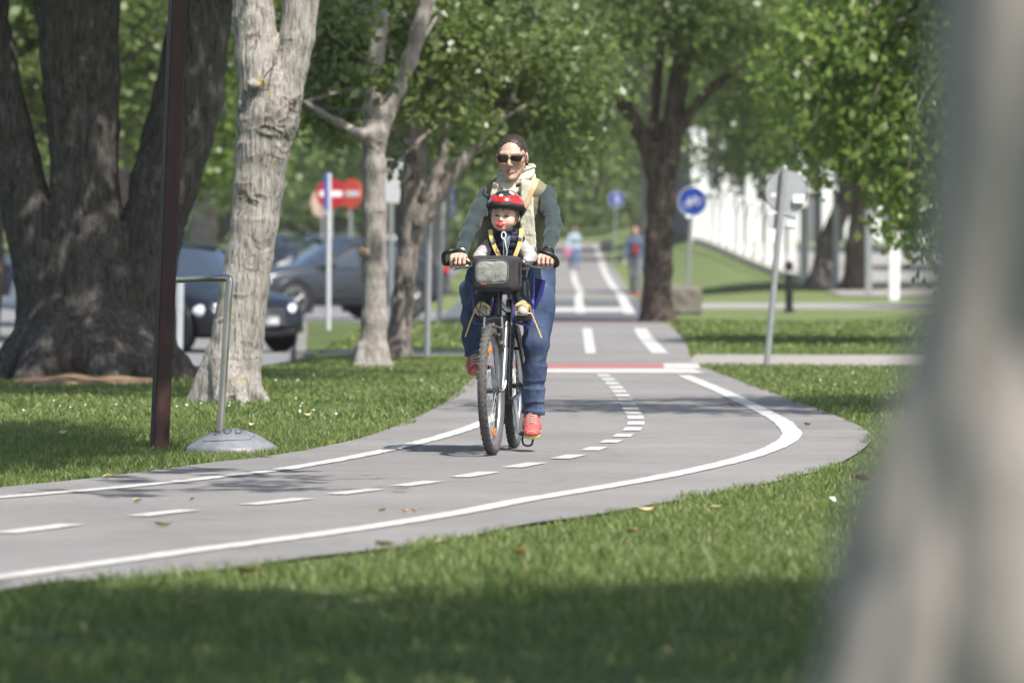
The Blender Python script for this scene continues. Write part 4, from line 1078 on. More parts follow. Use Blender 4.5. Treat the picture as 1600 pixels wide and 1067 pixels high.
mk('foot', np.array(V), Fc, M_cast, t, True, True)
def on_dome(u, v, lift=.002):
    x, y = u, -v; return np.array([c0[0] + x, c0[1] + y, .014 + float(dome_z(x, y)) + lift])
mb = MB()   # raised cover plate outline and lettering on the dome
for seg in ([(-.15, .115), (-.10, .15), (-.05, .165), (0, .168), (.05, .160), (.10, .135)], [(.10, .135), (.125, .06)]):
    P = spline([on_dome(*q, .001) for q in seg], 5) if len(seg) > 2 else np.array([on_dome(*q, .001) for q in seg])
    mb.tube(P, .0022, 5)
mb.build('cover_joint', M_black, t, world=True)
mb = MB()
def glyph(ch, u0, v0, s):
    G = {'S': [[(.9, .85), (.5, 1), (.1, .8), (.3, .55), (.8, .42), (.9, .15), (.5, 0), (.1, .15)]], 'O': [[(.5, 1), (.1, .75), (.1, .25), (.5, 0), (.9, .25), (.9, .75), (.5, 1)]],
         'D': [[(.15, 1), (.15, 0), (.6, .02), (.9, .3), (.9, .7), (.6, .98), (.15, 1)]]}[ch]
    for L_ in G: mb.tube(spline([on_dome(u0 + x * s * .8, v0 - y * s * 1.6, .002) for x, y in L_], 4), .0036, 6)
for i, ch in enumerate('SOD'): glyph(ch, -.098 + i * .058, .095 + .012 * (1 - abs(i - 1)), .05)
mb.build('raised_letters', simple('letter_metal', (.11, .115, .125), .5, .3), t, world=True)
t_barrier = t

# ---- fallen leaves
M_fleaf = simple('dry_leaf', (.55, .45, .26), .7, var=.3, scale=30)
M_fleaf2 = simple('reddish_dry_leaf', (.36, .17, .08), .7, var=.3, scale=30)
M_fleaf3 = simple('yellow_green_leaf', (.38, .36, .08), .6, var=.3, scale=30)
def fleaf(px, py, label, mat, s=.045, z=None, curl=.5, group='fallen leaves'):
    p = gp(px, py); onp = in_poly(p[None, :2], PATHPOLY)[0]; z = (.012 if onp else .045) if z is None else z
    g = np.random.default_rng(int(px * 7 + py)); n = 5; V = []
    for i in range(n):
        for j in range(n):
            u, v = i / (n - 1) * 2 - 1, j / (n - 1) * 2 - 1; w_ = (1 - u * u) ** .5 * .62 + .02
            V.append((u * s, v * w_ * s, s * curl * (u * u * .5 + v * v * .45) + s * .06 * g.normal()))
    V = np.array(V) @ np.array(Matrix.Rotation(g.uniform(0, 6.28), 3, 'Z') @ Matrix.Rotation(g.uniform(-.5, .5), 3, 'X')).T
    V[:, 2] -= V[:, 2].min()
    o = mk('fallen_leaf', V, [(i * n + j, (i + 1) * n + j, (i + 1) * n + j + 1, i * n + j + 1) for i in range(n - 1) for j in range(n - 1)], mat)
    o.location = (p[0], p[1], z); tag(o, label, 'leaf', group)
same = 'small dry curled leaf lying on the turf'
for x, y, l, m, s in ((1008, 816, 'pale cream curled leaf, largest on the sunny turf below the path', M_fleaf, .04), (1118, 811, 'tan leaf on the turf right of the cream one', M_fleaf, .035), (990, 851, 'brownish leaf on the turf below the cream one', M_fleaf2, .035),
      (1297, 801, 'white curled leaf near the blurred trunk', simple('white_leaf', (.7, .67, .6), .7), .035), (1348, 766, 'reddish tan leaf at the very edge of the blurred trunk', M_fleaf2, .04), (387, 917, 'rust red leaf at the lower left where path meets shaded turf', M_fleaf2, .04),
      (255, 826, 'yellow green leaf on the asphalt between a dash and the right edge line', M_fleaf3, .035), (648, 803, 'green leaf on the asphalt just above the right edge line', M_fleaf3, .02), (633, 803, 'brown leaf beside the green one above the right edge line', M_fleaf2, .02), (598, 803, 'yellowish leaf left of the brown and green pair', M_fleaf3, .02),
      (215, 788, 'tan leaf on the asphalt above the second dash', M_fleaf, .03), (168, 750, 'pale leaf at the left edge of the asphalt, below the turf', M_fleaf, .035), (1145, 637, 'dark leaf on the asphalt inside the bend', M_fleaf2, .04), (1262, 667, 'dark leaf on the asphalt outside the bend', M_fleaf2, .035),
      (300, 785, 'rusty leaf on the asphalt by the first shadow bands', M_fleaf2, .02), (600, 873, 'tan leaf deep in the lower left turf', M_fleaf, .035), (690, 870, 'cream leaf in the turf under the right edge line', M_fleaf, .03), (814, 884, 'brown leaf at the shadow edge in the foreground turf', M_fleaf2, .03)):
    fleaf(x, y, l, m, s)
for x, y in ((293, 970), (645, 980), (700, 985), (1040, 1050), (480, 660), (590, 655), (395, 676), (100, 690)): fleaf(x, y, same, M_fleaf, .028)
fleaf(80, 583, 'bright yellow dead leaf at the foot of the big dark tree', simple('yellow_leaf', (.6, .45, .08), .6), .11, .09)
# ================================================================== vehicles
def m_carpaint(name, c, metal=.3):
    t = NT(name); t.col(c); return t.set(Roughness=.32, Metallic=metal, Coat_Weight=.35, Coat_Roughness=.04)
M_glass = NT('car_glass').set(Base_Color=(.03, .04, .05, 1), Roughness=.04, Specular_IOR_Level=.9, Coat_Weight=1.0)
M_tyre = simple('tyre_rubber', (.018, .018, .019), .8, 0, .2, 40, .3)
M_rim = simple('alloy_rim', (.55, .56, .58), .28, .85, .05, 20)
M_trim = simple('black_trim', (.01, .01, .011), .5)
M_chrome = simple('chrome', (.75, .75, .77), .12, 1.0, .03, 10)
M_lamp = NT('headlamp_glass').set(Base_Color=(.86, .88, .9, 1), Roughness=.06, Metallic=.35, Coat_Weight=1.0)
M_tail = simple('tail_lamp', (.45, .01, .012), .2)
M_plate = simple('number_plate', (.62, .63, .62), .5)
M_cabin = simple('dark_cabin', (.02, .02, .022), .9)
def lerp(x, T):
    xs_, ys_ = zip(*T); return float(np.interp(x, xs_, ys_))
def wheel(parent, c, r, w, side, n=5):
    mb = MB(); ax = (0, side, 0); prof = [(r * .66, -w / 2), (r * .93, -w / 2), (r, -w * .36), (r, w * .36), (r * .93, w / 2), (r * .66, w / 2)]
    mb.lathe(prof, c, ax, 36); wh = mb.build('wheel', M_tyre, parent, sharp=50)
    mb = MB(); mb.lathe([(r * .66, w * .30), (r * .68, w * .50), (r * .63, w * .51), (r * .60, w * .30)], c, ax, 36)
    for k in range(n):
        a = 2 * PI * k / n; d = np.array([math.cos(a), 0, math.sin(a)]); s_ = np.asarray(c) + np.array(ax) * w * .44
        mb.tube([s_, s_ + d * r * .62], [r * .13, r * .085], 8, sq=(1, .5))
    mb.lathe([(r * .14, w * .40), (r * .12, w * .52)], c, ax, 16); mb.build('rim', M_rim, wh, sharp=50)
    mb = MB(); mb.lathe([(r * .65, -w * .1), (r * .65, w * .2)], c, ax, 24); mb.build('brake', M_trim, wh)
def car(label, M, paint, L=4.5, W=1.8, Hh=1.45, wb=2.7, hood=.92, belt=.95, sill=.22, r=.33, wsx=(.75, .05), rear=(-1.35, -2.05), kind='hatch', cat='car', grille='slats', group='cars on the road', fo=.85):
    """x forward (+), y left, z up, origin on the ground between the axles"""
    t = thing('parked_car', label, cat, M=M, group=group)
    xf, xr = wb / 2 + fo, wb / 2 + fo - L
    top = [(xr, belt - .12), (xr + .08, belt + .02), (rear[1] + .2, belt + .04), (0, belt + .01), (wsx[0], belt), (wsx[0] + .15, hood + .02), (xf - .55, hood - .06), (xf - .2, hood - .16), (xf - .04, hood - .32), (xf, hood - .5)]
    bot = [(xr, sill + .22), (xr + .12, sill + .08), (xr + .5, sill), (xf - .6, sill), (xf - .15, sill + .02), (xf, sill + .12)]
    wd = [(xr, W * .40), (xr + .12, W * .46), (xr + .6, W * .495), (0, W * .5), (xf - .9, W * .495), (xf - .45, W * .47), (xf - .15, W * .42), (xf, W * .34)]
    st = np.r_[np.linspace(xr, xr + .5, 6), np.linspace(xr + .62, xf - .62, 22), np.linspace(xf - .5, xf, 8)]
    V, Fc = [], []; half = None
    for x in st:
        zt, zb, w_ = lerp(x, top), lerp(x, bot), lerp(x, wd); h = zt - zb
        hf = [(0, zb), (w_ * .8, zb), (w_ * .96, zb + .05), (w_ * 1.0, zb + h * .32), (w_ * 1.01, zb + h * .55), (w_ * .995, zb + h * .74), (w_ * .955, zt - .05 * min(1, h)), (w_ * .86, zt - .005), (w_ * .5, zt + .022), (0, zt + .03)]
        ring = hf + [(-y, z) for y, z in hf[-2:0:-1]]
        V += [(x, y, z) for y, z in ring]; half = len(ring)
    m = len(st)
    # side faces stay whole; black discs further down stand for the wheel openings
    for i in range(m - 1):
        for k in range(half):
            l = (k + 1) % half; xc = (st[i] + st[i + 1]) / 2; zc = (V[i * half + k][2] + V[i * half + l][2]) / 2; yc = (V[i * half + k][1] + V[i * half + l][1]) / 2
            Fc.append((i * half + k, i * half + l, (i + 1) * half + l, (i + 1) * half + k))
    Fc.append(tuple(range(half))[::-1]); Fc.append(tuple((m - 1) * half + k for k in range(half)))
    bd = mk('body', V, Fc, paint, t, True); 
    md = bd.modifiers.new('s', 'SUBSURF'); md.levels = 1; md.render_levels = 1
    # arches: black discs on the uncut body imitate the openings' shade, plus lip
    for ax_ in (wb / 2, -wb / 2):
        for sd_ in (-1, 1):
            yy = sd_ * (lerp(ax_, wd) * 1.01 + .002)
            ar = MB(); lip = MB()
            P_ = [(ax_ + (r + .075) * math.cos(a), 0, r + (r + .075) * math.sin(a)) for a in np.linspace(-.55, PI + .55, 26)]
            ar.prism([(p_[0] - ax_, p_[2] - r) for p_ in P_], .05, (ax_, yy - sd_ * .02, r), Matrix.Rotation(PI / 2, 4, 'X'))
            lip.tube([(p_[0], yy + sd_ * .004, p_[2]) for p_ in P_], .018, 6)
            a_ = ar.build('arch_shade', M_trim, t, smooth=False); lip.build('arch_lip', paint, a_)
            wheel(t, (ax_, sd_ * (abs(yy) - .085), r), r, .2, sd_)
    # cabin
    rf = [(rear[1], belt), (rear[1] + .12, belt + (Hh - belt) * .45), (rear[0], Hh - .04), (-.45, Hh), (wsx[1] - .35, Hh - .02), (wsx[1], Hh - .07), (wsx[0], belt)]
    def ring_c(x, zt, s=1.0, out=0.0):
        h = max(zt - belt, .001); w_ = lerp(x, wd) * .93; k = h / (Hh - belt)
        return [(-w_ - out, belt - .03), (-w_ * (1 - .08 * k) - out, belt + h * .4), (-w_ * (1 - .20 * k) - out, zt - .07 * k), (-w_ * (1 - .30 * k), zt + out), (0, zt + .02 * k + out), (w_ * (1 - .30 * k), zt + out), (w_ * (1 - .20 * k) + out, zt - .07 * k), (w_ * (1 - .08 * k) + out, belt + h * .4), (w_ + out, belt - .03)]
    xs_ = np.unique(np.r_[[q[0] for q in rf], np.linspace(rear[1], wsx[0], 24)])
    V = []; 
    for x in xs_: V += [(x, y, z) for y, z in ring_c(x, lerp(x, rf))]
    n9 = 9; Fc = [(i * n9 + k, i * n9 + k + 1, (i + 1) * n9 + k + 1, (i + 1) * n9 + k) for i in range(len(xs_) - 1) for k in range(8)]
    mk('windows', V, Fc, M_glass, t, True)
    xs2_ = [x for x in xs_ if rear[0] - .02 <= x <= wsx[1] + .02]; V = []
    for x in xs2_:
        rg = ring_c(x, lerp(x, rf), out=.012)[2:7]; V += [(x, y, z) for y, z in rg]
    mk('roof', V, [(i * 5 + k, i * 5 + k + 1, (i + 1) * 5 + k + 1, (i + 1) * 5 + k) for i in range(len(xs2_) - 1) for k in range(4)], paint, t, True)
    pl = MB()
    for sd_ in (-1, 1):
        def side(x, kk):
            rg = ring_c(x, lerp(x, rf), out=.01)
            a, b_, c_ = rg[8], rg[7], rg[6]
            y, z = (a if kk == 0 else b_ if kk == 1 else c_); return (x, sd_ * y, z)
        Pa = [(wsx[0] + .02, sd_ * lerp(wsx[0], wd) * .92, belt)] + [side(x, 2) for x in np.linspace(wsx[0] - .12, wsx[1], 6)] + [side(x, 2) for x in np.linspace(wsx[1] - .1, rear[0], 8)] + [side(rear[1] + .1, 2), (rear[1] - .02, sd_ * lerp(rear[1], wd) * .92, belt)]
        pl.tube(Pa, .035, 8)
        for xb_ in (-.28,): pl.tube([side(xb_, 0), side(xb_, 1), side(xb_, 2)], .035, 6)
        pl.tube([side(rear[0] + .05, 0), side(rear[0] + .0, 1), side(rear[0] + .0, 2)], .06, 6)
    pl.build('pillars', paint, t)
    for sd_ in (-1, 1):
        ml = MB(); c_ = (wsx[0] - .2, sd_ * (W * .5 + .07), belt + .07); ml.ell(c_, (.08, .12, .075)); ml.tube([(wsx[0] - .2, sd_ * W * .45, belt), c_], .025, 6)
        ml.build('mirror', paint, t)
    # face
    for sd_ in (-1, 1):
        hl = MB(); R_ = Matrix.Rotation(sd_ * rad(38), 4, 'Z') @ Matrix.Rotation(rad(-22), 4, 'Y')
        hl.ell((xf - .23, sd_ * W * .37, hood - .27), (.07, .24, .105), R_, 20); h_ = hl.build('headlight', M_lamp, t)
        tl = MB(); tl.ell((xr + .09, sd_ * W * .40, belt - .08), (.07, .17, .12), n=16); tl.build('tail_light', M_tail, t)
        fg = MB(); fg.ell((xf - .09, sd_ * W * .33, sill + .16), (.03, .09, .055), n=12); fg.build('fog_light', M_chrome, t)
    gr = MB(); gx = xf - .03; gr.box((gx - .035, 0, hood - .36), (.12, .74, .26), Matrix.Rotation(rad(-14), 4, 'Y'), .03); g_ = gr.build('grille', M_trim, t)
    sl = MB()
    for k in range(4): sl.box((gx + .025 + k * .012 - .01, 0, hood - .27 - k * .06), (.03, .70, .018), bev=.005)
    sl.build('grille_slats', M_chrome, g_)
    if grille == 'star':
        e_ = MB(); ce = np.array([gx + .06, 0, hood - .35]); e_.tube([ce + (0, .085 * math.cos(a), .085 * math.sin(a)) for a in np.linspace(0, 2 * PI, 24, endpoint=False)], .009, 6, True)
        for k in range(3): a = PI / 2 + 2 * PI * k / 3; e_.tube([ce, ce + (0, .08 * math.cos(a), .08 * math.sin(a))], [.014, .004], 6)
        e_.build('emblem', M_chrome, g_)
    pt = MB(); pt.box((xf + .012, 0, sill + .22), (.02, .50, .115), bev=.004); pt.build('number_plate', M_plate, t)
    bp = MB(); bp.box((xf - .06, 0, sill + .08), (.10, W * .62, .12), bev=.03)
    for sd_ in (-1, 1): bp.box((xf - .15, sd_ * W * .34, sill + .17), (.12, .26, .14), Matrix.Rotation(sd_ * rad(28), 4, 'Z'), .03)
    bp.build('bumper_vents', M_trim, t)
    tr = MB()
    for sd_ in (-1, 1): tr.tube([(x, sd_ * lerp(x, wd) * 1.012, sill + .2) for x in np.linspace(-wb / 2 + .45, wb / 2 - .45, 8)], .018, 6); tr.tube([(x, sd_ * (lerp(x, wd) * .965 + .01), belt - .02) for x in np.linspace(rear[1], wsx[0], 12)], .008, 5)
    tr.build('side_trim', M_chrome if grille == 'star' else M_trim, t)
    dh = MB()
    for sd_ in (-1, 1):
        for x in (-.12, -1.05): dh.tube([(x, sd_ * (W * .5 + .012), belt - .16), (x - .09, sd_ * (W * .5 + .03), belt - .155), (x - .18, sd_ * (W * .5 + .012), belt - .16)], .012, 6)
    dh.build('door_handles', paint, t)
    return t
M_pblack = m_carpaint('black_car_paint', (.008, .009, .013), .2)
M_pgrey = m_carpaint('slate_grey_car_paint', (.042, .048, .060), .35)
M_pwhite = m_carpaint('white_car_paint', (.75, .75, .74), 0)
M_psilver = m_carpaint('silver_car_paint', (.42, .44, .48), .6)
M_pdark = m_carpaint('dark_blue_car_paint', (.015, .02, .035), .3)
def pose(px, py, Y, heading, z=-.25, s=1.0):
    """heading: degrees from 'towards the camera', positive turns the nose to the right of the picture"""
    x = at(px, py, Y)[0]; z = z if z is not None else float(zg(x, Y)) + .02
    return Matrix.Translation((x, Y, z)) @ Matrix.Rotation(rad(-90 + heading), 4, 'Z') @ Matrix.Scale(s, 4)
# nose positions measured from the photo, car centre follows from the heading
hd = rad(36); cx_, Y_ = at(405, 500, 74.2)[0], 74.2
car('black hatchback facing the camera behind the pale forked tree', Matrix.Translation((cx_ - 2.0 * math.sin(hd), Y_ + 2.0 * math.cos(hd), -.25)) @ Matrix.Rotation(rad(-90 + 36), 4, 'Z'), M_pblack, L=4.2, W=1.78, Hh=1.44, wb=2.6, hood=.82, belt=.9, sill=.18, r=.315, grille='star', fo=.78)
hd = rad(-57); cx_, Y_ = at(512, 480, 110.5)[0], 110.5
car('slate grey sport utility car seen from its left front behind the slim pale tree'.replace('left front', 'front quarter'), Matrix.Translation((cx_, Y_, -.25)) @ Matrix.Rotation(rad(-90 - 57), 4, 'Z'), M_pgrey, L=4.45, W=1.86, Hh=1.58, wb=2.62, hood=1.02, belt=1.02, sill=.26, r=.365, wsx=(.72, -.12), rear=(-1.35, -1.95), fo=.86)
for (px, Y_, h_, l, m, kw) in ((333, 152, 60, 'white car roof just above the black hatchback', M_pwhite, {}), (305, 160, 40, 'silver car behind the right stem of the big dark tree', M_psilver, {}), (486, 236, -70, 'small white car far away left of the no entry signs', M_pwhite, {}),
      (602, 226, -80, 'white car far away between the two pale trunks', M_pwhite, {}), (436, 158, 12, 'dark tall car emerging from behind the pale forked tree', M_pdark, dict(Hh=1.75, hood=1.05, belt=1.1, r=.37)), (-8, 132, 70, 'dark car cut by the left edge of the photo', M_pdark, {}), (745, 238, 85, 'pale car far away behind the cyclist\'s arm', M_psilver, {})):
    x = at(px, 400, Y_)[0]; car(l, Matrix.Translation((x, Y_, float(zg(x, Y_)) + (.02 if Y_ > 60 else 0))) @ Matrix.Rotation(rad(-90 + h_), 4, 'Z'), m, **kw)
# motorcycle at the left edge
Y_ = 106.0; x_ = at(2, 460, Y_)[0]
t = thing('motorcycle', 'white and black scooter parked at the left edge behind the big dark tree', 'scooter', M=Matrix.Translation((x_, Y_, -.25)) @ Matrix.Rotation(rad(-25), 4, 'Z'), group=None)
for x in (-.62, .62):
    mb = MB(); mb.tube([(x + .24 * math.cos(a), 0, .3 + .24 * math.sin(a)) for a in np.linspace(0, 2 * PI, 28, endpoint=False)], .055, 10, True); wh = mb.build('wheel', M_tyre, t)
    mb = MB(); mb.lathe([(.19, -.03), (.19, .03), (.05, .04), (.05, -.04)], (x, 0, .3), (0, 1, 0), 24); mb.build('rim', M_rim, wh)
S = SDF(); S.cap((-.75, 0, .72), (-.15, 0, .66), .15, .17, .05).cap((-.1, 0, .38), (.28, 0, .36), .12, .12, .06).cap((.28, 0, .38), (.45, 0, .9), .13, .12, .06).cap((.62, 0, .62), (.45, 0, .8), .09, .1, .05).cap((-.6, 0, .5), (-.1, 0, .45), .14, .13, .05)
S.build('fairing', M_pwhite, t, .02)
S = SDF(); S.cap((-.78, 0, .84), (-.12, 0, .82), .10, .11, .04, (0, 1, 0), .7); S.build('seat', M_trim, t, .02)
mb = MB(); mb.tube([(.38, -.3, 1.06), (.42, -.1, 1.02), (.42, .1, 1.02), (.38, .3, 1.06)], .018, 8); mb.tube([(.62, .09, .3), (.44, .05, .95)], .025, 8); mb.tube([(.62, -.09, .3), (.44, -.05, .95)], .025, 8); mb.build('handlebar', M_trim, t)
mb = MB(); mb.ell((.55, 0, .86), (.06, .09, .08)); mb.build('headlight', M_lamp, t)
# ================================================================== bicycle frame of reference: x forward, y to the rider's left, z up; origin under the rear hub
fc = gp(768, 713); BA = rad(6.3)
HD = np.array([-math.sin(BA), -math.cos(BA)])
rear_c = fc[:2] - HD * 1.08
BM = Matrix.Translation((rear_c[0], rear_c[1], .008)) @ Matrix.Rotation(-(PI / 2 + BA), 4, 'Z')
def Qp(px, py, xb):
    """bike-space point seen at that photo pixel, at the given distance along the bike"""
    r = ray(px, py); o = np.array([0, 0, CH]); A = np.array([*HD, 0])
    t = (xb - (o[:2] - rear_c) @ HD) / (r @ A); w_ = o + r * t
    lm = BM.inverted() @ Vector(w_); return np.array(lm)
M_frame = simple('black_frame_paint', (.012, .012, .014), .25, .1, .1, 10, coat=.6)
M_fork = simple('dark_grey_fork', (.16, .165, .17), .3, .6, .1, 10)
M_alu = simple('aluminium', (.42, .43, .44), .36, .85, .1, 40)
M_seatblue = simple('violet_blue_tubing', (.075, .075, .33), .35, 0, .1, 20)
M_yel = simple('yellow_webbing', (.76, .56, .20), .75, 0, .1, 120, .3)
M_rubber = simple('bicycle_tyre', (.085, .080, .075), .85, 0, .25, 60, .3)
M_refl = simple('orange_reflector', (.85, .22, .02), .2, 0, .1, 30)
M_chain = simple('oily_chain', (.10, .09, .08), .4, .8, .3, 80)
bk = thing('bicycle', 'black mountain bicycle with a violet front child seat, ridden towards the camera', 'bicycle', M=BM)
# steering: rotate the front assembly about the head axis
HT = Vector((.80, 0, .80)); hub = Vector((1.08, 0, .335)); ax_s = (Vector((.80, 0, .80)) - Vector((1.0, 0, .40))).normalized()
ST = Matrix.Translation(HT) @ Matrix.Rotation(rad(-2.6), 4, ax_s) @ Matrix.Translation(-HT)
R_, tw_ = .335, .026
def bwheel(c, M, front):
    c = np.array(c); mb = MB(M)
    ang = np.linspace(0, 2 * PI, 72, endpoint=False)
    mb.tube([c + (math.cos(a) * (R_ - tw_), 0, math.sin(a) * (R_ - tw_)) for a in ang], tw_ * .93, 12, True)
    for k in range(96):
        a = 2 * PI * k / 96
        for j, (off, w_) in enumerate(((0, .016), (.0165, .011), (-.0165, .011))):
            if j == 0 and k % 2: continue
            if j and not k % 2: continue
            dr = R_ - (.0042 if j == 0 else .0095)
            mb.box(c + (math.cos(a) * dr, off, math.sin(a) * dr), (.006, w_, .012), Matrix.Rotation(-a, 4, 'Y'))
    ty = mb.build('tyre', M_rubber, bk)
    mb = MB(M); r = R_ - 2 * tw_
    mb.lathe([(r + .004, -.013), (r - .004, -.012), (r - .018, -.008), (r - .022, 0), (r - .018, .008), (r - .004, .012), (r + .004, .013), (r + .003, 0)], c, (0, 1, 0), 64, closed=True)
    rim = mb.build('rim', M_alu, bk)
    mb = MB(M)
    for k in range(32):
        a = 2 * PI * k / 32; s_ = 1 if k % 2 else -1; a2 = a + (.9 if (k // 2) % 2 else -.9)
        mb.cyl(c + (.019 * math.cos(a2), s_ * .030, .019 * math.sin(a2)), c + ((r - .015) * math.cos(a), 0, (r - .015) * math.sin(a)), .0014, n=5)
    mb.build('spokes', M_alu, rim)
    mb = MB(M); mb.lathe([(.007, -.055), (.009, -.045), (.024, -.034), (.024, -.028), (.013, -.022), (.013, .022), (.024, .028), (.024, .034), (.009, .045), (.007, .055)], c, (0, 1, 0), 20)
    hb = mb.build('hub', M_chain, bk)
    if front:
        mb = MB(M); mb.cyl(c + (0, -.066, 0), c + (0, .062, 0), .006, n=8); mb.tube([c + (0, .062, 0), c + (-.01, .072, .02), c + (-.03, .073, .05)], .005, 6); mb.build('axle', M_alu, hb)
        for a in (1.25, -1.75):
            mb = MB(M); p_ = c + (math.cos(a) * .22, .006, math.sin(a) * .22); mb.box(p_, (.062, .014, .032), Matrix.Rotation(-a + PI / 2, 4, 'Y'), .005); mb.build('reflector', M_refl, bk)
    else:
        mb = MB()
        for i, rr in enumerate((.055, .05, .044, .038, .033, .028)): mb.lathe([(rr, -.024 - .004 * i), (rr, -.026 - .004 * i)], c, (0, 1, 0), 24)
        mb.build('cassette', M_chain, bk)
bwheel(hub, ST, True); bwheel((0, 0, .335), Matrix.Identity(4), False)
BB = np.array([.43, 0, .268]); ST_top = np.array([.25, 0, .80])
mb = MB()
mb.tube([(.78, 0, .72), (.62, 0, .52), BB], [.021, .024, .024], 14)                # down tube
mb.tube([BB, ST_top], .0175, 14); mb.tube([(.775, 0, .80), (.52, 0, .76), (.265, 0, .745)], [.019, .018, .017], 14)
mb.tube([(.815, 0, .70), (.765, 0, .86)], .024, 16); mb.cyl(BB + (0, -.036, 0), BB + (0, .036, 0), .025, n=18)
for s_ in (-1, 1):
    mb.tube([(.26, s_ * .012, .74), (.13, s_ * .045, .54), (0, s_ * .066, .335)], .009, 8); mb.tube([BB + (-.03, s_ * .03, .0), (.2, s_ * .055, .30), (0, s_ * .066, .335)], .011, 8)
    mb.box((0, s_ * .066, .335), (.05, .008, .06), bev=.003)
mb.tube([(.13, -.045, .54), (.13, .045, .54)], .009, 8)
fr = mb.build('frame', M_frame, bk)
mb = MB(); mb.tube([(.255, 0, .79), (.225, 0, .93)], .0135, 12); mb.build('seat_post', M_alu, bk)
mb = MB(); mb.ell((.806, 0, .78), (.006, .013, .026), Matrix.Rotation(rad(-22), 4, 'Y')); mb.build('head_badge', M_alu, fr)
S = SDF(); S.cap((.10, 0, .955), (.22, 0, .95), .05, .03, .04, (0, 1, 0), .55).cap((.22, 0, .95), (.34, 0, .945), .024, .018, .03); S.build('saddle', M_black, bk, .006)
# fork
mb = MB(ST)
for s_ in (-1, 1):
    mb.tube([(.868, s_ * .053, .69), (.965, s_ * .054, .50)], [.0150, .0150], 12, mi=1); mb.tube([(.94, s_ * .054, .55), (1.05, s_ * .056, .36), (1.078, s_ * .056, .335)], [.0205, .017, .013], 12, mi=1)
mb.tube([(.87, -.056, .70), (.858, 0, .715), (.87, .056, .70)], .020, 12, mi=1); mb.tube([(.855, 0, .70), (.80, 0, .80), (.765, 0, .875)], .016, 12, mi=1)
mb.tube([(.975, -.055, .555), (1.0, -.05, .66), (.99, 0, .672), (1.0, .05, .66), (.975, .055, .555)], .009, 8, mi=1)
mb.build('fork', [M_alu, M_fork], bk)
# brakes
for s_ in (-1, 1):
    mb = MB(ST); mb.tube([(.955, s_ * .045, .575), (.97, s_ * .05, .63), (.965, s_ * .046, .72)], [.010, .008, .006], 8); mb.box((.975, s_ * .033, .625), (.05, .014, .014), bev=.004); mb.cyl((.975, s_ * .05, .585), (.995, s_ * .05, .585), .011, n=10); mb.build('brake_arm', M_alu, bk)
mb = MB(ST); mb.tube([(.965, -.046, .72), (.968, 0, .735), (.965, .046, .72)], .002, 5); mb.tube([(.965, -.046, .725), (.97, -.07, .75), (.95, -.06, .82), (.91, -.03, .9)], .0028, 6); mb.tube(spline([(.90, .06, .97), (.96, .10, .86), (.93, .09, .74), (.80, .06, .66), (.70, .035, .60)], 6), .0028, 6)
mb.tube(spline([(.90, -.09, .98), (.98, -.10, .84), (.97, -.05, .70), (.93, .02, .69)], 6), .0026, 6); mb.build('cables', M_black, bk)
# crank set: left pedal (viewer's right) down, right pedal up
cr = .178
pd = {1: BB + (.035, .075, -.175), -1: BB + (-.035, -.075, .175)}
for s_ in (-1, 1):
    mb = MB(); e = pd[s_]; mb.tube([BB + (0, s_ * .05, 0), e], [.015, .010], 10, sq=(1, 1)); mb.build('crank', M_alu, bk)
    mb = MB(); c = e + (0, s_ * .055, 0); mb.cyl(e, c + (0, s_ * .03, 0), .007, n=8)
    for x in (-.036, .036): mb.box(c + (x, 0, 0), (.012, .085, .022), bev=.003)
    for y in (-.042, .042): mb.box(c + (0, y, 0), (.08, .010, .018), bev=.003)
    mb.box(c, (.05, .04, .014), bev=.003)
    mb.tube(spline([c + (.04, -.026, -.006), c + (.062, -.028, -.035), c + (.055, -.02, -.058), c + (.05, .0, -.064), c + (.055, .02, -.058), c + (.062, .028, -.035), c + (.04, .026, -.006)], 4), .0055, 6)
    mb.build('pedal', M_black, bk)
mb = MB()
for i, rr in enumerate((.085, .068, .05)):
    mb.lathe([(rr, -.046 + .009 * i), (rr, -.043 + .009 * i), (rr - .012, -.043 + .009 * i), (rr - .012, -.046 + .009 * i)], BB, (0, 1, 0), 44, closed=True)
for k in range(5): a = 2 * PI * k / 5; mb.tube([BB + (0, -.04, 0), BB + (.075 * math.cos(a), -.042, .075 * math.sin(a))], .007, 6)
mb.build('chainrings', M_chain, bk)
mb = MB(); jy = -.043
mb.tube([(.0 + .0, jy, .335 + .045), (.22, jy, .36), (.43, jy, .353), (.505, jy, .303), (.505, jy, .233), (.43, jy, .185), (.22, jy, .235), (.03, jy, .21), (-.01, jy, .16), (.03, jy, .14), (.05, jy, .17), (.03, jy, .25), (-.045, jy, .30), (-.045, jy, .36)], .0045, 6, True)
mb.build('chain', M_chain, bk)
mb = MB(); mb.box((.015, -.05, .19), (.03, .02, .12), Matrix.Rotation(.25, 4, 'Y'), .006); mb.lathe([(.022, -.004), (.022, .004)], (.03, -.043, .155), (0, 1, 0), 16); mb.lathe([(.022, -.004), (.022, .004)], (.01, -.043, .235), (0, 1, 0), 16); mb.build('derailleur', M_trim, bk)
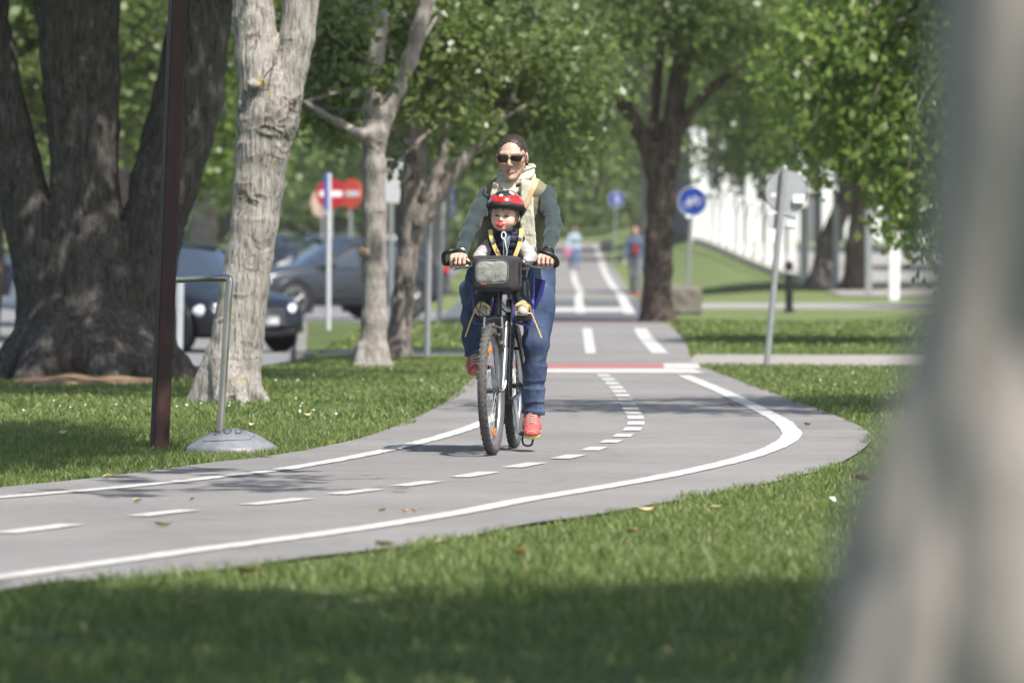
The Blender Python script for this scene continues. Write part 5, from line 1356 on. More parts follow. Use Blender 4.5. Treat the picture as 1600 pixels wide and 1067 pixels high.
# handlebar, grips, curled bar ends, levers, stem
HBx = .835
gl, gr_ = Qp(716, 411, HBx), Qp(853, 411, HBx); gl[0] = gr_[0] = HBx; hbz = (gl[2] + gr_[2]) / 2
il, ir = np.array([HBx + .015, -.10, hbz + .0]), np.array([HBx + .015, .115, hbz])
mb = MB(); Bar = spline([gl + (-.02, -.045, 0), gl, (HBx, -.15, hbz - .004), (HBx + .02, -.06, hbz - .012), (HBx + .02, .07, hbz - .012), (HBx, .16, hbz - .004), gr_, gr_ + (-.02, .045, 0)], 8)
mb.tube(Bar, .0125, 12); hb = mb.build('handlebar', M_frame, bk)
mb = MB(); mb.tube([(.775, 0, .85), (.765, 0, .93)], .019, 12); mb.tube([(.765, 0, .93), (HBx + .018, .005, hbz - .012)], [.022, .02], 12); mb.build('stem', M_frame, bk)
for s_, g_ in ((-1, gl), (1, gr_)):
    mb = MB(); mb.tube([g_ + (0, -s_ * .05, 0), g_ + (-.01, s_ * .052, 0)], .0165, 14); mb.build('grip', M_black, hb)
    mb = MB()
    if s_ < 0: pts = [Qp(699, 412, HBx), Qp(694, 411, HBx + .03), Qp(693, 400, HBx + .08), Qp(696, 395, HBx + .10), Qp(705, 392, HBx + .10), Qp(716, 391, HBx + .06)]
    else: pts = [Qp(866, 416, HBx), Qp(871, 413, HBx + .04), Qp(869, 405, HBx + .08), Qp(861, 398, HBx + .10), Qp(850, 394, HBx + .10), Qp(842, 392, HBx + .07)]
    mb.tube(spline(pts, 6), .0118, 12); mb.build('bar_end', M_black, hb)
    mb = MB(); c = g_ + (.02, -s_ * .085, -.004); mb.box(c, (.045, .035, .03), bev=.008); mb.ell(c + (.01, -s_ * .03, .005), (.025, .022, .02), n=12); mb.cyl(c + (.02, 0, 0), c + (.045, -s_ * .02, -.006), .007, n=8); mb.build('shifter', M_fork, hb)
    mb = MB(); mb.tube(spline([c + (.02, 0, -.004), c + (.055, s_ * .01, -.014), c + (.06, s_ * .05, -.02), c + (.052, s_ * .085, -.026), c + (.055, s_ * .10, -.034)], 5), .0052, 8); mb.build('brake_lever', M_fork, hb)
# ---- child seat on the top tube, in front of the rider
mb = MB()
for s_, (xo, xi) in ((-1, (741.5, 768)), (1, (832, 802))):
    P = [Qp(xi, 436, .80), Qp(xi, 470, .81), Qp(xi + s_ * .5, 500, .82), Qp(xi + s_ * 4, 504, .825), Qp(xo - s_ * 4, 505 + (2 if s_ > 0 else 0), .825), Qp(xo, 500, .82), Qp(xo + s_ * .5, 470, .78), Qp(xo + s_ * 1.5, 432, .70)]
    mb.tube(spline(P, 4), .0085, 10)
cs_ = mb.build('child_seat', M_seatblue, bk)
S = SDF(); S.cap((.55, -.09, .86), (.55, .11, .86), .02, .02, .03).cap((.72, -.06, .86), (.72, .08, .86), .02, .02, .03).ell((.62, .01, .862), (.13, .14, .022), .02)
S.cap((.50, -.09, .88), (.47, -.08, 1.06), .015, .013, .03).cap((.50, .11, .88), (.47, .10, 1.06), .015, .013, .03).ell((.475, .01, .98), (.02, .12, .12), .02)
S.build('seat_shell', M_seatblue, cs_, .008)
for s_, (xo, xi) in ((-1, (743, 766)), (1, (831, 804))):
    mb = MB(); a, b_ = Qp(xo, 494, .83), Qp(xi, 494, .83); m_ = (a + b_) / 2; mb.box(m_ + (-.02, 0, -.012), (.13, abs(a[1] - b_[1]), .03), bev=.006)
    mb.build('foot_rest', M_black, cs_)
for s_, L_ in ((1, [(834, 434), (853, 438), (848, 462), (838, 482), (832, 488)]), (-1, [(742, 440), (738, 446), (739, 470), (743, 488)])):
    P = [Qp(x, y, .62) for x, y in L_]; n = len(P); V = np.array(P + [p_ + (.0, -.006 * s_, 0) for p_ in P] )
    Fc = [tuple(range(n)), tuple(range(n, 2 * n))[::-1]] + [(i, (i + 1) % n, n + (i + 1) % n, n + i) for i in range(n)]
    mk('side_guard', V, Fc, M_seatblue, cs_, False)
def strap(name, P, w, th, mat, par, nrm=(1, 0, 0)):
    P = spline([np.asarray(p_) for p_ in P], 6); nrm = np.asarray(nrm, float); V = []
    for i in range(len(P)):
        T = P[min(i + 1, len(P) - 1)] - P[max(i - 1, 0)]; T /= np.linalg.norm(T); W_ = np.cross(T, nrm); W_ /= np.linalg.norm(W_)
        for a, b_ in ((-1, -1), (1, -1), (1, 1), (-1, 1)): V.append(P[i] + W_ * a * w / 2 + nrm * b_ * th / 2)
    n = len(P); Fc = [(i * 4 + k, i * 4 + (k + 1) % 4, (i + 1) * 4 + (k + 1) % 4, (i + 1) * 4 + k) for i in range(n - 1) for k in range(4)] + [(0, 1, 2, 3)[::-1], tuple((n - 1) * 4 + k for k in range(4))]
    return mk(name, np.array(V), Fc, mat, par, False)
for xs_l, tail in ((((741, 487), (747, 478), (757, 475), (765, 481), (765, 487)), ((741, 488), (736, 500), (727, 526))), (((806, 487), (806, 478), (815, 473), (827, 478), (830, 487)), ((830, 489), (836, 503), (846, 528)))):
    strap('foot_strap', [Qp(x, y, .885 if 0 < i < 4 else .86) for i, (x, y) in enumerate(xs_l)], .012, .003, M_yel, cs_)
    mb = MB(); mb.tube([Qp(xs_l[0][0], 488, .87), Qp(xs_l[-1][0], 490, .87)], .0055, 6); mb.tube(spline([Qp(x, y, .87 - .02 * i) for i, (x, y) in enumerate(tail)], 4), .0042, 6); mb.build('foot_cord', M_yel, cs_)
# ---- handlebar bag
bag = thing('handlebar_bag', 'black handlebar bag with a grey front pocket in front of the child', 'bag', M=BM)
pc = Qp(776, 427, 1.0); bx_, by_, bz_ = pc
def rbox(c, h, p=6, yaw=0.0):
    c = np.array(c, float); h = np.array(h, float); R = np.array(Matrix.Rotation(yaw, 3, 'Z'))
    def f(P):
        q = np.abs((P - c) @ R / h); return ((q ** p).sum(-1) ** (1 / p) - 1) * h.min()
    return f
S = SDF(); S.fn(rbox((bx_ - .05, by_ + .003, bz_), (.075, .116, .088), 10, rad(-6)), pc - .2, pc + .2, .01, 'u')
S.fn(rbox((bx_ + .022, by_ - .020, bz_ - .002), (.020, .096, .076), 7, rad(-6)), pc - .2, pc + .2, .02, 'u')
M_bag = simple('black_bag_cloth', (.035, .031, .034), .8, 0, .15, 160, .3)
bb_ = S.build('bag_body', M_bag, bag, .0045, lambda V, N: .0015 * fbm(V * 22))
M_pock = NT('grey_translucent_pocket'); M_pock.col(M_pock.ramp(M_pock.noise(9, 3, .5, None, .8), [(.35, (.20, .21, .18)), (.5, (.28, .29, .26)), (.7, (.38, .39, .35))])); M_pock.bump(M_pock.noise(16, 3, .55, None, .8), .7, .01); M_pock = M_pock.set(Roughness=.25)
S = SDF(); S.fn(rbox((bx_ + .036, by_ - .020, bz_ + .008), (.0115, .082, .056), 5, rad(-6)), pc - .2, pc + .2, .01, 'u'); S.build('front_pocket', M_pock, bag, .003, lambda V, N: .0025 * fbm(V * 30))
mb = MB(); cc_ = np.array((bx_ + .046, by_ - .020, bz_ + .008)); RZ = np.array(Matrix.Rotation(rad(-6), 3, 'Z'))
mb.tube([cc_ + RZ @ np.array([-.004, .086 * np.sign(math.cos(a)) * abs(math.cos(a)) ** .45, .060 * np.sign(math.sin(a)) * abs(math.sin(a)) ** .45]) for a in np.linspace(0, 2 * PI, 60, endpoint=False)], .0032, 6, True); mb.build('zip', simple('silver_zip', (.2, .2, .19), .5, .2), bag)
mb = MB(); mb.box(cc_ + RZ @ np.array([-.001, -.045, -.066]), (.004, .03, .010), Matrix.Rotation(rad(-6), 4, 'Z'), .001); mb.build('red_tab', simple('red_tab', (.3, .03, .03), .6), bag)
mb = MB(); mb.box((bx_ + .02, by_ + .092, bz_ + .03), (.01, .03, .035), Matrix.Rotation(rad(-6), 4, 'Z'), .003); mb.tube([(bx_ - .01, by_ + .117, bz_ - .05), (bx_ - .01, by_ + .119, bz_ + .06)], .006, 6); mb.build('buckle', M_black, bag)
# ================================================================== people
def m_skin(name, base, tint):
    t = NT(name); a = t.noise(40, 4, .6); b = t.noise(9, 3, .5)
    m = t.ramp(b, [(.3, base), (.7, tint)]); m = t.mix(m, t.ramp(a, [(.3, (.93, .9, .9)), (.7, (1, 1, 1))]), .7, 'MULTIPLY')
    at_ = t.n('ShaderNodeAttribute', attribute_name='tint'); m = t.mix(m, at_.outputs['Color'], 1.0, 'MULTIPLY')
    t.col(m); t.bump(t.noise(300, 3, .6), .08, .002); return t.set(Roughness=.5, Subsurface_Weight=.12, Subsurface_Scale=.006, Specular_IOR_Level=.4)
M_skin = m_skin('tanned_skin', (.52, .34, .26), (.60, .40, .31)); M_skin2 = m_skin('fair_child_skin', (.70, .44, .34), (.76, .52, .42))
def paint_tint(o, spots):
    me = o.data; n = len(me.vertices); co_ = np.empty(n * 3, np.float32); me.vertices.foreach_get('co', co_); co_ = co_.reshape(-1, 3)
    C_ = np.ones((n, 4), np.float32)
    for c, r, col_ in spots:
        d = np.sqrt((((co_ - np.asarray(c)) / np.asarray(r)) ** 2).sum(1)); w_ = np.clip(2.2 - 1.8 * d, 0, 1)[:, None]
        C_[:, :3] = C_[:, :3] * (1 - w_) + np.asarray(col_) * w_ * 1.0
    a = me.color_attributes.new('tint', 'FLOAT_COLOR', 'POINT'); a.data.foreach_set('color', C_.ravel())
def m_cloth(name, c, sc=200, var=.12, bump=.25, rough=.9, fold=.3):
    t = NT(name); lo = tuple(v * (1 - var) for v in c); hi = tuple(min(1, v * (1 + var)) for v in c)
    m = t.ramp(t.noise(6, 4, .6), [(.3, lo), (.7, hi)]); m = t.mix(m, t.ramp(t.noise(sc, 2, .5), [(.3, (.85, .85, .85)), (.7, (1.05, 1.05, 1.05))]), .6, 'MULTIPLY')
    t.col(m); t.bump(t.mix(t.noise(sc, 2), t.noise(22, 3, .55, None, 1.0), fold), bump, .008)
    t.b.inputs['Sheen Weight'].default_value = .15; return t.set(Roughness=rough, Specular_IOR_Level=.2)
def m_denim(name, a, b, c):
    t = NT(name); v = t.co((1, 1, .45)); n = t.noise(5, 5, .65, v, .5)
    m = t.ramp(n, [(.3, a), (.5, b), (.66, c)]); m = t.mix(m, t.ramp(t.noise(260, 2, .5), [(.3, (.78, .78, .8)), (.7, (1.1, 1.1, 1.1))]), .7, 'MULTIPLY'); t.col(m)
    t.bump(t.noise(18, 4, .6, v, 1.2), .35, .012); return t.set(Roughness=.9, Specular_IOR_Level=.2)
M_jeans = m_denim('blue_denim', (.030, .046, .092), (.058, .086, .155), (.14, .185, .27))
M_sweater = m_cloth('dark_green_grey_knit', (.036, .054, .056), 240)
M_vest = m_cloth('olive_quilted_cloth', (.175, .168, .105), 200, .12, .25, .6)
M_scarf = m_cloth('pale_yellow_green_scarf', (.53, .52, .42), 140, .16, .5)
M_hair = NT('dark_brown_hair'); _h = M_hair.noise(60, 4, .6, M_hair.co((.25, 1, 1)), 1.0); M_hair.col(M_hair.ramp(_h, [(.3, (.018, .011, .008)), (.6, (.05, .03, .02)), (.8, (.11, .065, .045))])); M_hair.bump(_h, .5, .006); M_hair = M_hair.set(Roughness=.45)
M_hair2 = NT('light_brown_hair'); _h = M_hair2.noise(90, 4, .6, M_hair2.co((1, 1, .3)), 1.0); M_hair2.col(M_hair2.ramp(_h, [(.3, (.09, .05, .028)), (.7, (.25, .15, .085))])); M_hair2.bump(_h, .6, .004); M_hair2 = M_hair2.set(Roughness=.5)
M_shoe = NT('coral_red_shoe'); _v = M_shoe.n('ShaderNodeTexWave'); _v.inputs['Scale'].default_value = 22; _v.inputs['Distortion'].default_value = 5; M_shoe.l(M_shoe.co((1, .6, 1)), _v.inputs['Vector'])
M_shoe.col(M_shoe.mix(M_shoe.ramp(M_shoe.noise(60, 3), [(.3, (.36, .045, .05)), (.7, (.55, .09, .085))]), (.60, .42, .34), M_shoe.ramp(_v.outputs['Fac'], [(.80, (0, 0, 0)), (.92, (.35, .35, .35))]))); M_shoe.bump(M_shoe.noise(160, 3), .4, .003); M_shoe = M_shoe.set(Roughness=.65)
M_sole = simple('lime_white_sole', (.62, .66, .2), .6, var=.15); M_lace = simple('pale_laces', (.55, .5, .45), .8)
M_lens = NT('dark_lens').set(Base_Color=(.012, .007, .005, 1), Roughness=.05, Coat_Weight=1.0)
def wrinkle(amp, sc=(14, 14, 30), seed=0.0, ridge=.6):
    def f(V, N):
        P = V * sc + seed; a = fbm(P * .6, 2); r = 1 - np.abs(vnoise(P + 5)) ; return amp * (a * .6 + ridge * (np.clip(r, 0, 1) ** 3 - .4))
    return f
class Fr:
    """local frame at c: f forward, l left, u up"""
    def __init__(s, c, f, u):
        s.c = np.asarray(c, float); f = np.asarray(f, float); f = f / np.linalg.norm(f); u = np.asarray(u, float); u = u - f * (u @ f); s.u = u / np.linalg.norm(u); s.f = f; s.l = np.cross(s.u, s.f)
    def __call__(s, x, y, z): return s.c + s.f * x + s.l * y + s.u * z
    def R(s): return np.stack([s.f, s.l, s.u], 1)
def R4(A): M = Matrix.Identity(4); [M.__setitem__(i, (*A[i], 0)) for i in range(3)]; return M
def head(S, fr, k=1.0, child=False):
    R = fr.R(); p = lambda x, y, z: fr(x * k, y * k, z * k); e = lambda c, r, kk, op='u': S.ell(p(*c), np.array(r) * k, kk * k, R, op)
    if not child:
        e((-.018, 0, .038), (.098, .073, .082), .02); e((.02, 0, -.005), (.062, .062, .075), .03)
        S.cap(p(.010, .046, -.035), p(.058, .016, -.092), .021 * k, .014 * k, .02 * k).cap(p(.010, -.046, -.035), p(.058, -.016, -.092), .021 * k, .014 * k, .02 * k)
        e((.042, 0, -.058), (.040, .035, .042), .02); e((.068, 0, -.098), (.019, .018, .015), .018)
        for s in (-1, 1): e((.052, s * .040, -.018), (.026, .020, .020), .02); e((.082, s * .030, .012), (.018, .021, .011), .012, 's'); S.cap(p(.083, s * .012, .032), p(.068, s * .048, .032), .010 * k, .008 * k, .014 * k)
        for s in (-1, 1): e((.072, s * .030, .010), (.014, .014, .012), .004)
        S.cap(p(.084, 0, .026), p(.108, 0, -.018), .0065 * k, .0088 * k, .010 * k); e((.107, 0, -.024), (.0105, .0105, .0085), .006)
        for s in (-1, 1): e((.098, s * .0112, -.026), (.0095, .0068, .0065), .004)
        S.cap(p(.075, -.025, -.0585), p(.0895, 0, -.0525), .0032 * k, .0048 * k, .004 * k).cap(p(.075, .025, -.0585), p(.0895, 0, -.0525), .0032 * k, .0048 * k, .004 * k)
        S.cap(p(.077, -.021, -.0650), p(.0865, .0, -.0665), .0040 * k, .0062 * k, .006 * k).cap(p(.077, .021, -.0650), p(.0865, .0, -.0665), .0040 * k, .0062 * k, .006 * k)
        for s in (-1, 1): S.ell(p(-.002, s * .0785, .002), np.array((.018, .0075, .031)) * k, .008 * k, R @ np.array(Matrix.Rotation(s * .35, 3, 'Z')))
    else:
        e((-.012, 0, .030), (.088, .072, .075), .02); e((.025, 0, -.012), (.056, .060, .058), .03)
        e((.045, 0, -.045), (.036, .042, .032), .02); e((.066, 0, -.064), (.018, .018, .014), .015)
        for s in (-1, 1): e((.052, s * .034, -.028), (.028, .026, .026), .02); e((.080, s * .026, .004), (.012, .016, .008), .010, 's'); e((.070, s * .026, .002), (.012, .012, .010), .004); S.cap(p(.078, s * .014, .018), p(.066, s * .040, .020), .007 * k, .006 * k, .012 * k)
        S.cap(p(.079, 0, .008), p(.091, 0, -.018), .006 * k, .0085 * k, .010 * k); 
        for s in (-1, 1): e((.084, s * .0085, -.020), (.008, .006, .006), .005); S.ell(p(-.005, s * .074, -.006), np.array((.016, .008, .024)) * k, .006 * k, R)
        S.cap(p(.082, -.012, -.040), p(.087, .012, -.040), .006 * k, .006 * k, .006 * k)
def grip_hand(S, g, out, wrist, s=1.0, along=(0, 1, 0)):
    """hand closed round a bar at g running along y; out = +1 when the little finger points to +y"""
    g = np.asarray(g, float); al = np.asarray(along, float)
    P = lambda x, y, z: g + al * (y * out) * s + np.array([x, 0, z]) * s
    ys = (-.034, -.0115, .0115, .033); LL = (.95, 1.05, 1.0, .84)
    for y, L in zip(ys, LL):
        S.cap(P(-.052, y * .85, .034), P(-.006, y, .037), .0135 * s, .0112 * s, .012 * s)
        S.chain([P(-.006, y, .036), P(.026 * L, y * 1.02, .026), P(.036 * L, y * 1.02, -.002), P(.016 * L, y, -.022)], [.0108 * s, .0098 * s, .0090 * s, .0076 * s], .0030 * s)
    S.cap(P(-.078, 0, .030), P(-.03, 0, .034), .019 * s, .017 * s, .02 * s, al, .62)
    S.chain([P(-.060, -.020, .022), P(-.036, -.044, .008), P(-.008, -.053, -.012), P(.014, -.048, -.020)], [.0145 * s, .0125 * s, .0108 * s, .0088 * s], .010 * s)
    S.cap(wrist, P(-.080, 0, .030), .024 * s, .020 * s, .02 * s)

# ---------------------------------------------------------------- the cyclist
hips = (np.array([.215, -.075, .985]), np.array([.215, .115, .985]))
pel = np.array([.20, .02, 1.0]); chest = np.array([.315, .045, 1.30]); neck0 = np.array([.36, .045, 1.43])
shR, shL = Qp(760, 308, .365), Qp(853, 306, .365)
elR, elL = Qp(737, 352, .56), Qp(865, 352, .56); wrR, wrL = Qp(722, 392, .755), Qp(857, 390, .755)
knR, knL = Qp(739, 455, .60), Qp(838, 536, .47); anR, anL = Qp(742, 556, .40), Qp(831, 646, .395)
hc = Qp(800.5, 248, .45); hf = Fr(hc, (1, -.06, -.10), (0.02, -.02, 1))
S = SDF()
S.chain([pel, (.25, .03, 1.12), chest, (.335, .045, 1.38)], [.095, .085, .098, .08], .06, (0, 1, 0), .66)
S.cap(shR, shL, .045, .045, .05); S.chain([neck0 - (0.01, 0, .03), hc + (-.02, 0, -.06)], [.056, .050], .03)
for sh, el, wr in ((shR, elR, wrR), (shL, elL, wrL)): S.chain([sh, el, wr], [.043, .034, .023], .03)
for hp, kn, an in ((hips[0], knR, anR), (hips[1], knL, anL)): S.chain([hp, kn, an], [.078, .052, .036], .04); 
S.cap(anR, anR + (.07, 0, -.060), .030, .020, .03).cap(anL, anL + (.07, 0, -.065), .030, .020, .03)
head(S, hf); S.chain([hf(-.03, 0, -.03), hc + (-.05, 0, -.10)], [.05, .05], .03)
grip_hand(S, gl, -1, wrR); grip_hand(S, gr_, 1, wrL)
wo = S.build('person', M_skin, None, .0036)
wo.matrix_world = BM; ROOTM[wo.name] = BM
tag(wo, 'woman in sunglasses, pale scarf and olive vest riding the bicycle', 'person')
paint_tint(wo, [(hf(.086, 0, -.053), (.022, .027, .0050), (.80, .58, .58)), (hf(.084, 0, -.067), (.022, .022, .0055), (.86, .64, .65)), (hf(.086, 0, -.0597), (.022, .023, .0022), (.42, .28, .27))] +
           [(hf(.086, s * .045, -.02), (.03, .02, .02), (1.05, .88, .86)) for s in (-1, 1)])
# hair pulled back
S = SDF(); S.ell(hf(-.022, 0, .044), (.100, .0755, .0835), .02, hf.R()).ell(hf(-.10, 0, .03), (.05, .045, .045), .03, hf.R())
S.cap(hf(-.01, .070, .02), hf(-.04, .066, -.03), .014, .014, .02).cap(hf(-.01, -.070, .02), hf(-.04, -.066, -.03), .014, .014, .02)
S.ell(hf(.078, 0, .014), (.064, .063, .076), .012, hf.R(), 's')
S.build('hair', M_hair, wo, .0035, lambda V, N: .0022 * fbm(V * (40, 120, 40)))
mb = MB(); g = np.random.default_rng(9)
for i in range(46):
    a = g.uniform(-1.5, 1.5); c_, s_ = math.cos(a), math.sin(a); r0_, r1_ = g.uniform(.98, 1.03, 2)
    mb.tube(spline([hf(.055, .062 * s_, .085 * c_ + .012), hf(.0, .074 * s_ * r0_, .118 * c_ * r0_ + .012), hf(-.06, .066 * s_ * r1_, .10 * c_ * r1_ + .02)], 5), .0011, 4)
mb.build('hair_strands', M_hair, wo)
# sunglasses
sg = MB(R4(hf.R())); sg.M = Matrix.Translation(Vector(hc)) @ R4(hf.R())
def lens_pts(s):
    out = []
    for (y, z) in ((.008, .016), (.030, .019), (.052, .019), (.066, .017), (.068, .006), (.060, -.010), (.040, -.017), (.022, -.015), (.010, -.004)): out.append((.103 - 3.6 * y * y - .10 * abs(z), s * y, z + .004))
    return out
for s in (-1, 1):
    P = np.array(lens_pts(s)); n = len(P); V = np.concatenate([P, P - (.003, 0, 0), [P.mean(0) + (.003, 0, 0)]])
    Fc = [(i, (i + 1) % n, 2 * n) for i in range(n)] + [tuple(range(n, 2 * n))] + [(i, n + i, n + (i + 1) % n, (i + 1) % n) for i in range(n)]
    if s < 0: Fc = [f[::-1] for f in Fc]
    sg.add(V, Fc, 0); sg.tube(np.vstack([P, P[:1]]), .0022, 6, mi=1); sg.tube([(.086, s * .068, .018), (.06, s * .079, .016), (-.01, s * .083, .012)], [.0035, .0028, .0022], 6, mi=1)
sg.tube([(.1035, -.010, .014), (.106, 0, .016), (.1035, .010, .014)], .003, 6, mi=1)
sg.build('sunglasses', [M_lens, M_black], wo)
# sweater
S = SDF(); S.chain([(.22, .03, 1.02), (.27, .035, 1.14), chest, (.335, .045, 1.39)], [.100, .094, .104, .082], .05, (0, 1, 0), .68)
S.cap(shR, shL, .048, .048, .05)
for sh, el, wr in ((shR, elR, wrR), (shL, elL, wrL)):
    mid = (sh + el) / 2; we = wr + (el - wr) * .06; S.chain([sh, mid, el, (el + wr) / 2, we], [.047, .046, .042, .038, .033], .03)
    S.cap(we, wr + (el - wr) * -.02, .0345, .034, .008)
S.build('sweater', M_sweater, wo, .0048, lambda V, N: wrinkle(.0050, (16, 20, 26), 2.0)(V, N) + .0014 * np.sin((V[:, 2] * 1.6 - V[:, 0]) * 75 + 6 * vnoise(V * 9)) * np.clip(vnoise(V * 7) + .2, 0, 1) * np.clip(1 - np.abs(V[:, 2] - elR[2]) / .13, 0, 1))
for s, wr, el in ((-1, wrR, elR), (1, wrL, elL)):
    mb = MB(); d = (wr - el) / np.linalg.norm(wr - el); mb.lathe([(.0325, -.004), (.034, 0), (.0325, .004), (.028, 0)], wr + d * .022, d, 28, closed=True); mb.build('bracelet', M_steel if s < 0 else M_black, wo)
# vest
S = SDF(); S.chain([(.215, .03, 1.00), (.265, .035, 1.12), chest + (.0, 0, 0), (.335, .045, 1.385)], [.122, .114, .124, .092], .05, (0, 1, 0), .62)
S.cap(shR * .90 + shL * .10 + (0, 0, .004), shL * .90 + shR * .10 + (0, 0, .004), .060, .060, .03).cap(shR * .80 + shL * .20 + (0, 0, .012), neck0 + (-.01, -.04, -.01), .060, .05, .03).cap(shL * .80 + shR * .20 + (0, 0, .012), neck0 + (-.01, .04, -.01), .060, .05, .03).cap(neck0 + (-.03, -.05, -.02), neck0 + (-.03, .05, -.02), .045, .045, .03)
for sh in (shR, shL): S.ell(sh + (.02, (-.068 if sh is shR else .068), -.02), (.13, .056, .12), .01, None, 's')
S.build('vest', M_vest, wo, .005, lambda V, N: .007 * np.abs(np.sin(V[:, 2] * 42 + .35 * vnoise(V * 6))) ** .55 - .003 + .003 * fbm(V * 14))
mb = MB(); zp = [(.335 + .088, .045, 1.37), (.318 + .122, .045, 1.28), (.29 + .122, .04, 1.18), (.265 + .12, .035, 1.1)]; mb.tube(spline(zp, 5), .004, 6); mb.build('zip', M_trim, wo)
# scarf
S = SDF(); nc = neck0 + (.015, .002, .035)
g = np.random.default_rng(3)
for i in range(8):
    ry, rx = .078 + .012 * g.random(), .074 + .012 * g.random(); dz = (-.046, -.030, -.014, .0, .014, .028, -.02, .008)[i]; tl = (.55, .75, .35, .2, .5, .05, .9, .65)[i]; ph = g.uniform(0, 6.28)
    A_ = np.linspace(0, 2 * PI, 26); pts = [nc + (rx * math.cos(a) * (1 + .05 * math.sin(3 * a + ph)), (ry + .006 * math.sin(2 * a + ph)) * math.sin(a) + (.006 if i > 2 else 0), dz - tl * .07 * math.cos(a) + .020 * math.sin(a) * (1 if i % 2 else .4)) for a in A_]
    S.chain(pts, [(.0125 + .005 * math.sin(2 * a + i * 1.7) + .003 * math.sin(5 * a + ph)) for a in A_], .0035)
for kf in range(5):
    o_ = (kf - 2) * 4.2; w_ = g.uniform(-1, 1, 5); S.chain([Qp(822 + o_ * .55, 286, .47), Qp(823 + o_ * .8 + w_[0], 312, .478), Qp(823 + o_ * .85 + w_[1], 338, .484), Qp(824 + o_ + w_[2], 366, .487), Qp(828 + o_ * 1.1 + w_[3], 396 + kf, .485)], [.014, .0135, .013, .0135, .010 + .003 * (kf % 2)], .004)
for kf in range(4):
    o_ = (kf - 1.5) * 4.0; S.chain([Qp(778 + o_ * .6, 288, .46), Qp(775 + o_ * .8, 304, .468), Qp(774 + o_, 324, .47), Qp(776 + o_, 352 + 3 * kf, .47)], [.014, .014, .014, .010], .004)
for kf in range(4):
    S.chain([Qp(786 + kf * 5, 288, .475), Qp(790 + kf * 4, 298 + kf % 2, .482), Qp(796 + kf * 3, 306, .48)], [.014, .016, .012], .005)
S.build('scarf', M_scarf, wo, .0040, lambda V, N: .0030 * fbm(V * (30, 30, 16)) + .0012 * vnoise(V * 70))
strap('shoulder_strap', [Qp(839, 280, .40), Qp(835, 290, .485), Qp(827, 308, .502), Qp(817, 328, .508), Qp(800, 350, .50)], .028, .004, simple('tan_webbing', (.50, .38, .21), .8), wo)
# jeans
def jeans(sh=1.0):
    S = SDF(); S.chain([pel + (.0, 0, .05), pel + (.02, 0, -.03)], [.112, .105], .05, (0, 1, 0), .66)
    hR, kR, aR = hips[0] + (.0, -.01, 0), knR, anR; S.chain([hR, hR * .5 + kR * .5, kR, kR * .62 + aR * .38, kR * .3 + aR * .7, aR + (-.01, 0, -.03)], [.104, .086, .066, .058, .056, .061], .035)
    hL, kL, aL = hips[1] + (.03, .03, 0), knL, anL; S.chain([hL, hL * .5 + kL * .5 + (.0, .01, 0), kL, kL * .6 + aL * .4, kL * .3 + aL * .7, aL + (-.005, .004, -.02)], [.106, .090, .066, .057, .056, .062], .035)
    for a in (anR, anL):
        c = a + (-.008, 0, -.035); S.cap(c + (0, 0, -.03), c + (0, 0, -.09), .085, .085, .004, op='s')
    return S
def jd(V, N):
    w_ = wrinkle(.0085, (9, 11, 17), 8.0, .7)(V, N); kn = np.exp(-((V[:, 2] - knL[2]) / .12) ** 2)
    return w_ + .0035 * np.sin(V[:, 2] * 80 + V[:, 0] * 90 + V[:, 1] * 40 + 7 * vnoise(V * 7)) * np.clip(vnoise(V * 6 + 2) + .1, 0, 1) * (.4 + .9 * kn)
jn = jeans().build('jeans', M_jeans, wo, .0055, jd)
# shoes
def shoe(par, a, toe, up_=(0, 0, 1), s=1.0, mat=None, sole=None, name='shoe', laces=True):
    a = np.asarray(a, float); toe = np.asarray(toe, float); d = toe - a; L = np.linalg.norm(d); f = Fr(a, d, up_); p = f
    S = SDF(); S.cap(p(-.03 * s, 0, .0), p(.06 * s, 0, .005 * s), .036 * s, .038 * s, .03 * s, f.l, .95).cap(p(.06 * s, 0, .0), p(L - .045 * s, 0, -.008 * s), .040 * s, .033 * s, .03 * s, f.l, .86).ell(p(L - .035 * s, .0, -.010 * s), np.array((.045, .043, .026)) * s, .02 * s, f.R())
    S.chain([p(-.03 * s, 0, .0), p(-.035 * s, 0, .055 * s)], [.034 * s, .034 * s], .02 * s); S.cap(p(-.01 * s, 0, .045 * s), p(.05 * s, 0, .034 * s), .034 * s, .033 * s, .02 * s).cap(p(.045 * s, 0, .030 * s), p(.13 * s, 0, -.004 * s), .034 * s, .032 * s, .02 * s)
    if s > .7: S.cap(p(-.01, 0, .05), p(.0, 0, .085), .040, .036, .02)
    fz = f.u; S.fn(lambda P: -((P - p(0, 0, -.022 * s)) @ fz), a - .5, a + .5, .01, 'i')
    o = S.build(name, mat, par, .004 * s if s > .7 else .0035, lambda V, N: .0014 * fbm(V * 45))
    S = SDF(); S.cap(p(-.035 * s, 0, -.024 * s), p(.05 * s, 0, -.026 * s), .036 * s, .036 * s, .02 * s, f.l, .92).cap(p(.05 * s, 0, -.026 * s), p(L - .035 * s, 0, -.022 * s), .038 * s, .036 * s, .02 * s, f.l, .82)
    S.fn(lambda P: np.abs((P - p(0, 0, -.027 * s)) @ fz) - .012 * s, a - .5, a + .5, .006, 'i'); S.build('sole', sole, o, .0042)
    if laces:
        mb = MB()
        for i in range(5): x = (.055 + .020 * i) * s; z = (.072 - .0085 * i) * s; mb.tube(spline([p(x, -.026 * s, z - .012 * s), p(x + .006 * s, 0, z + .003 * s), p(x, .026 * s, z - .012 * s)], 4), .0034 * s, 6)
        mb.build('laces', M_lace, o)
    return o
shoe(wo, anL + (-.01, 0, -.058), Qp(831, 675, .595), (.12, 0, 1), 1.0, M_shoe, M_sole)
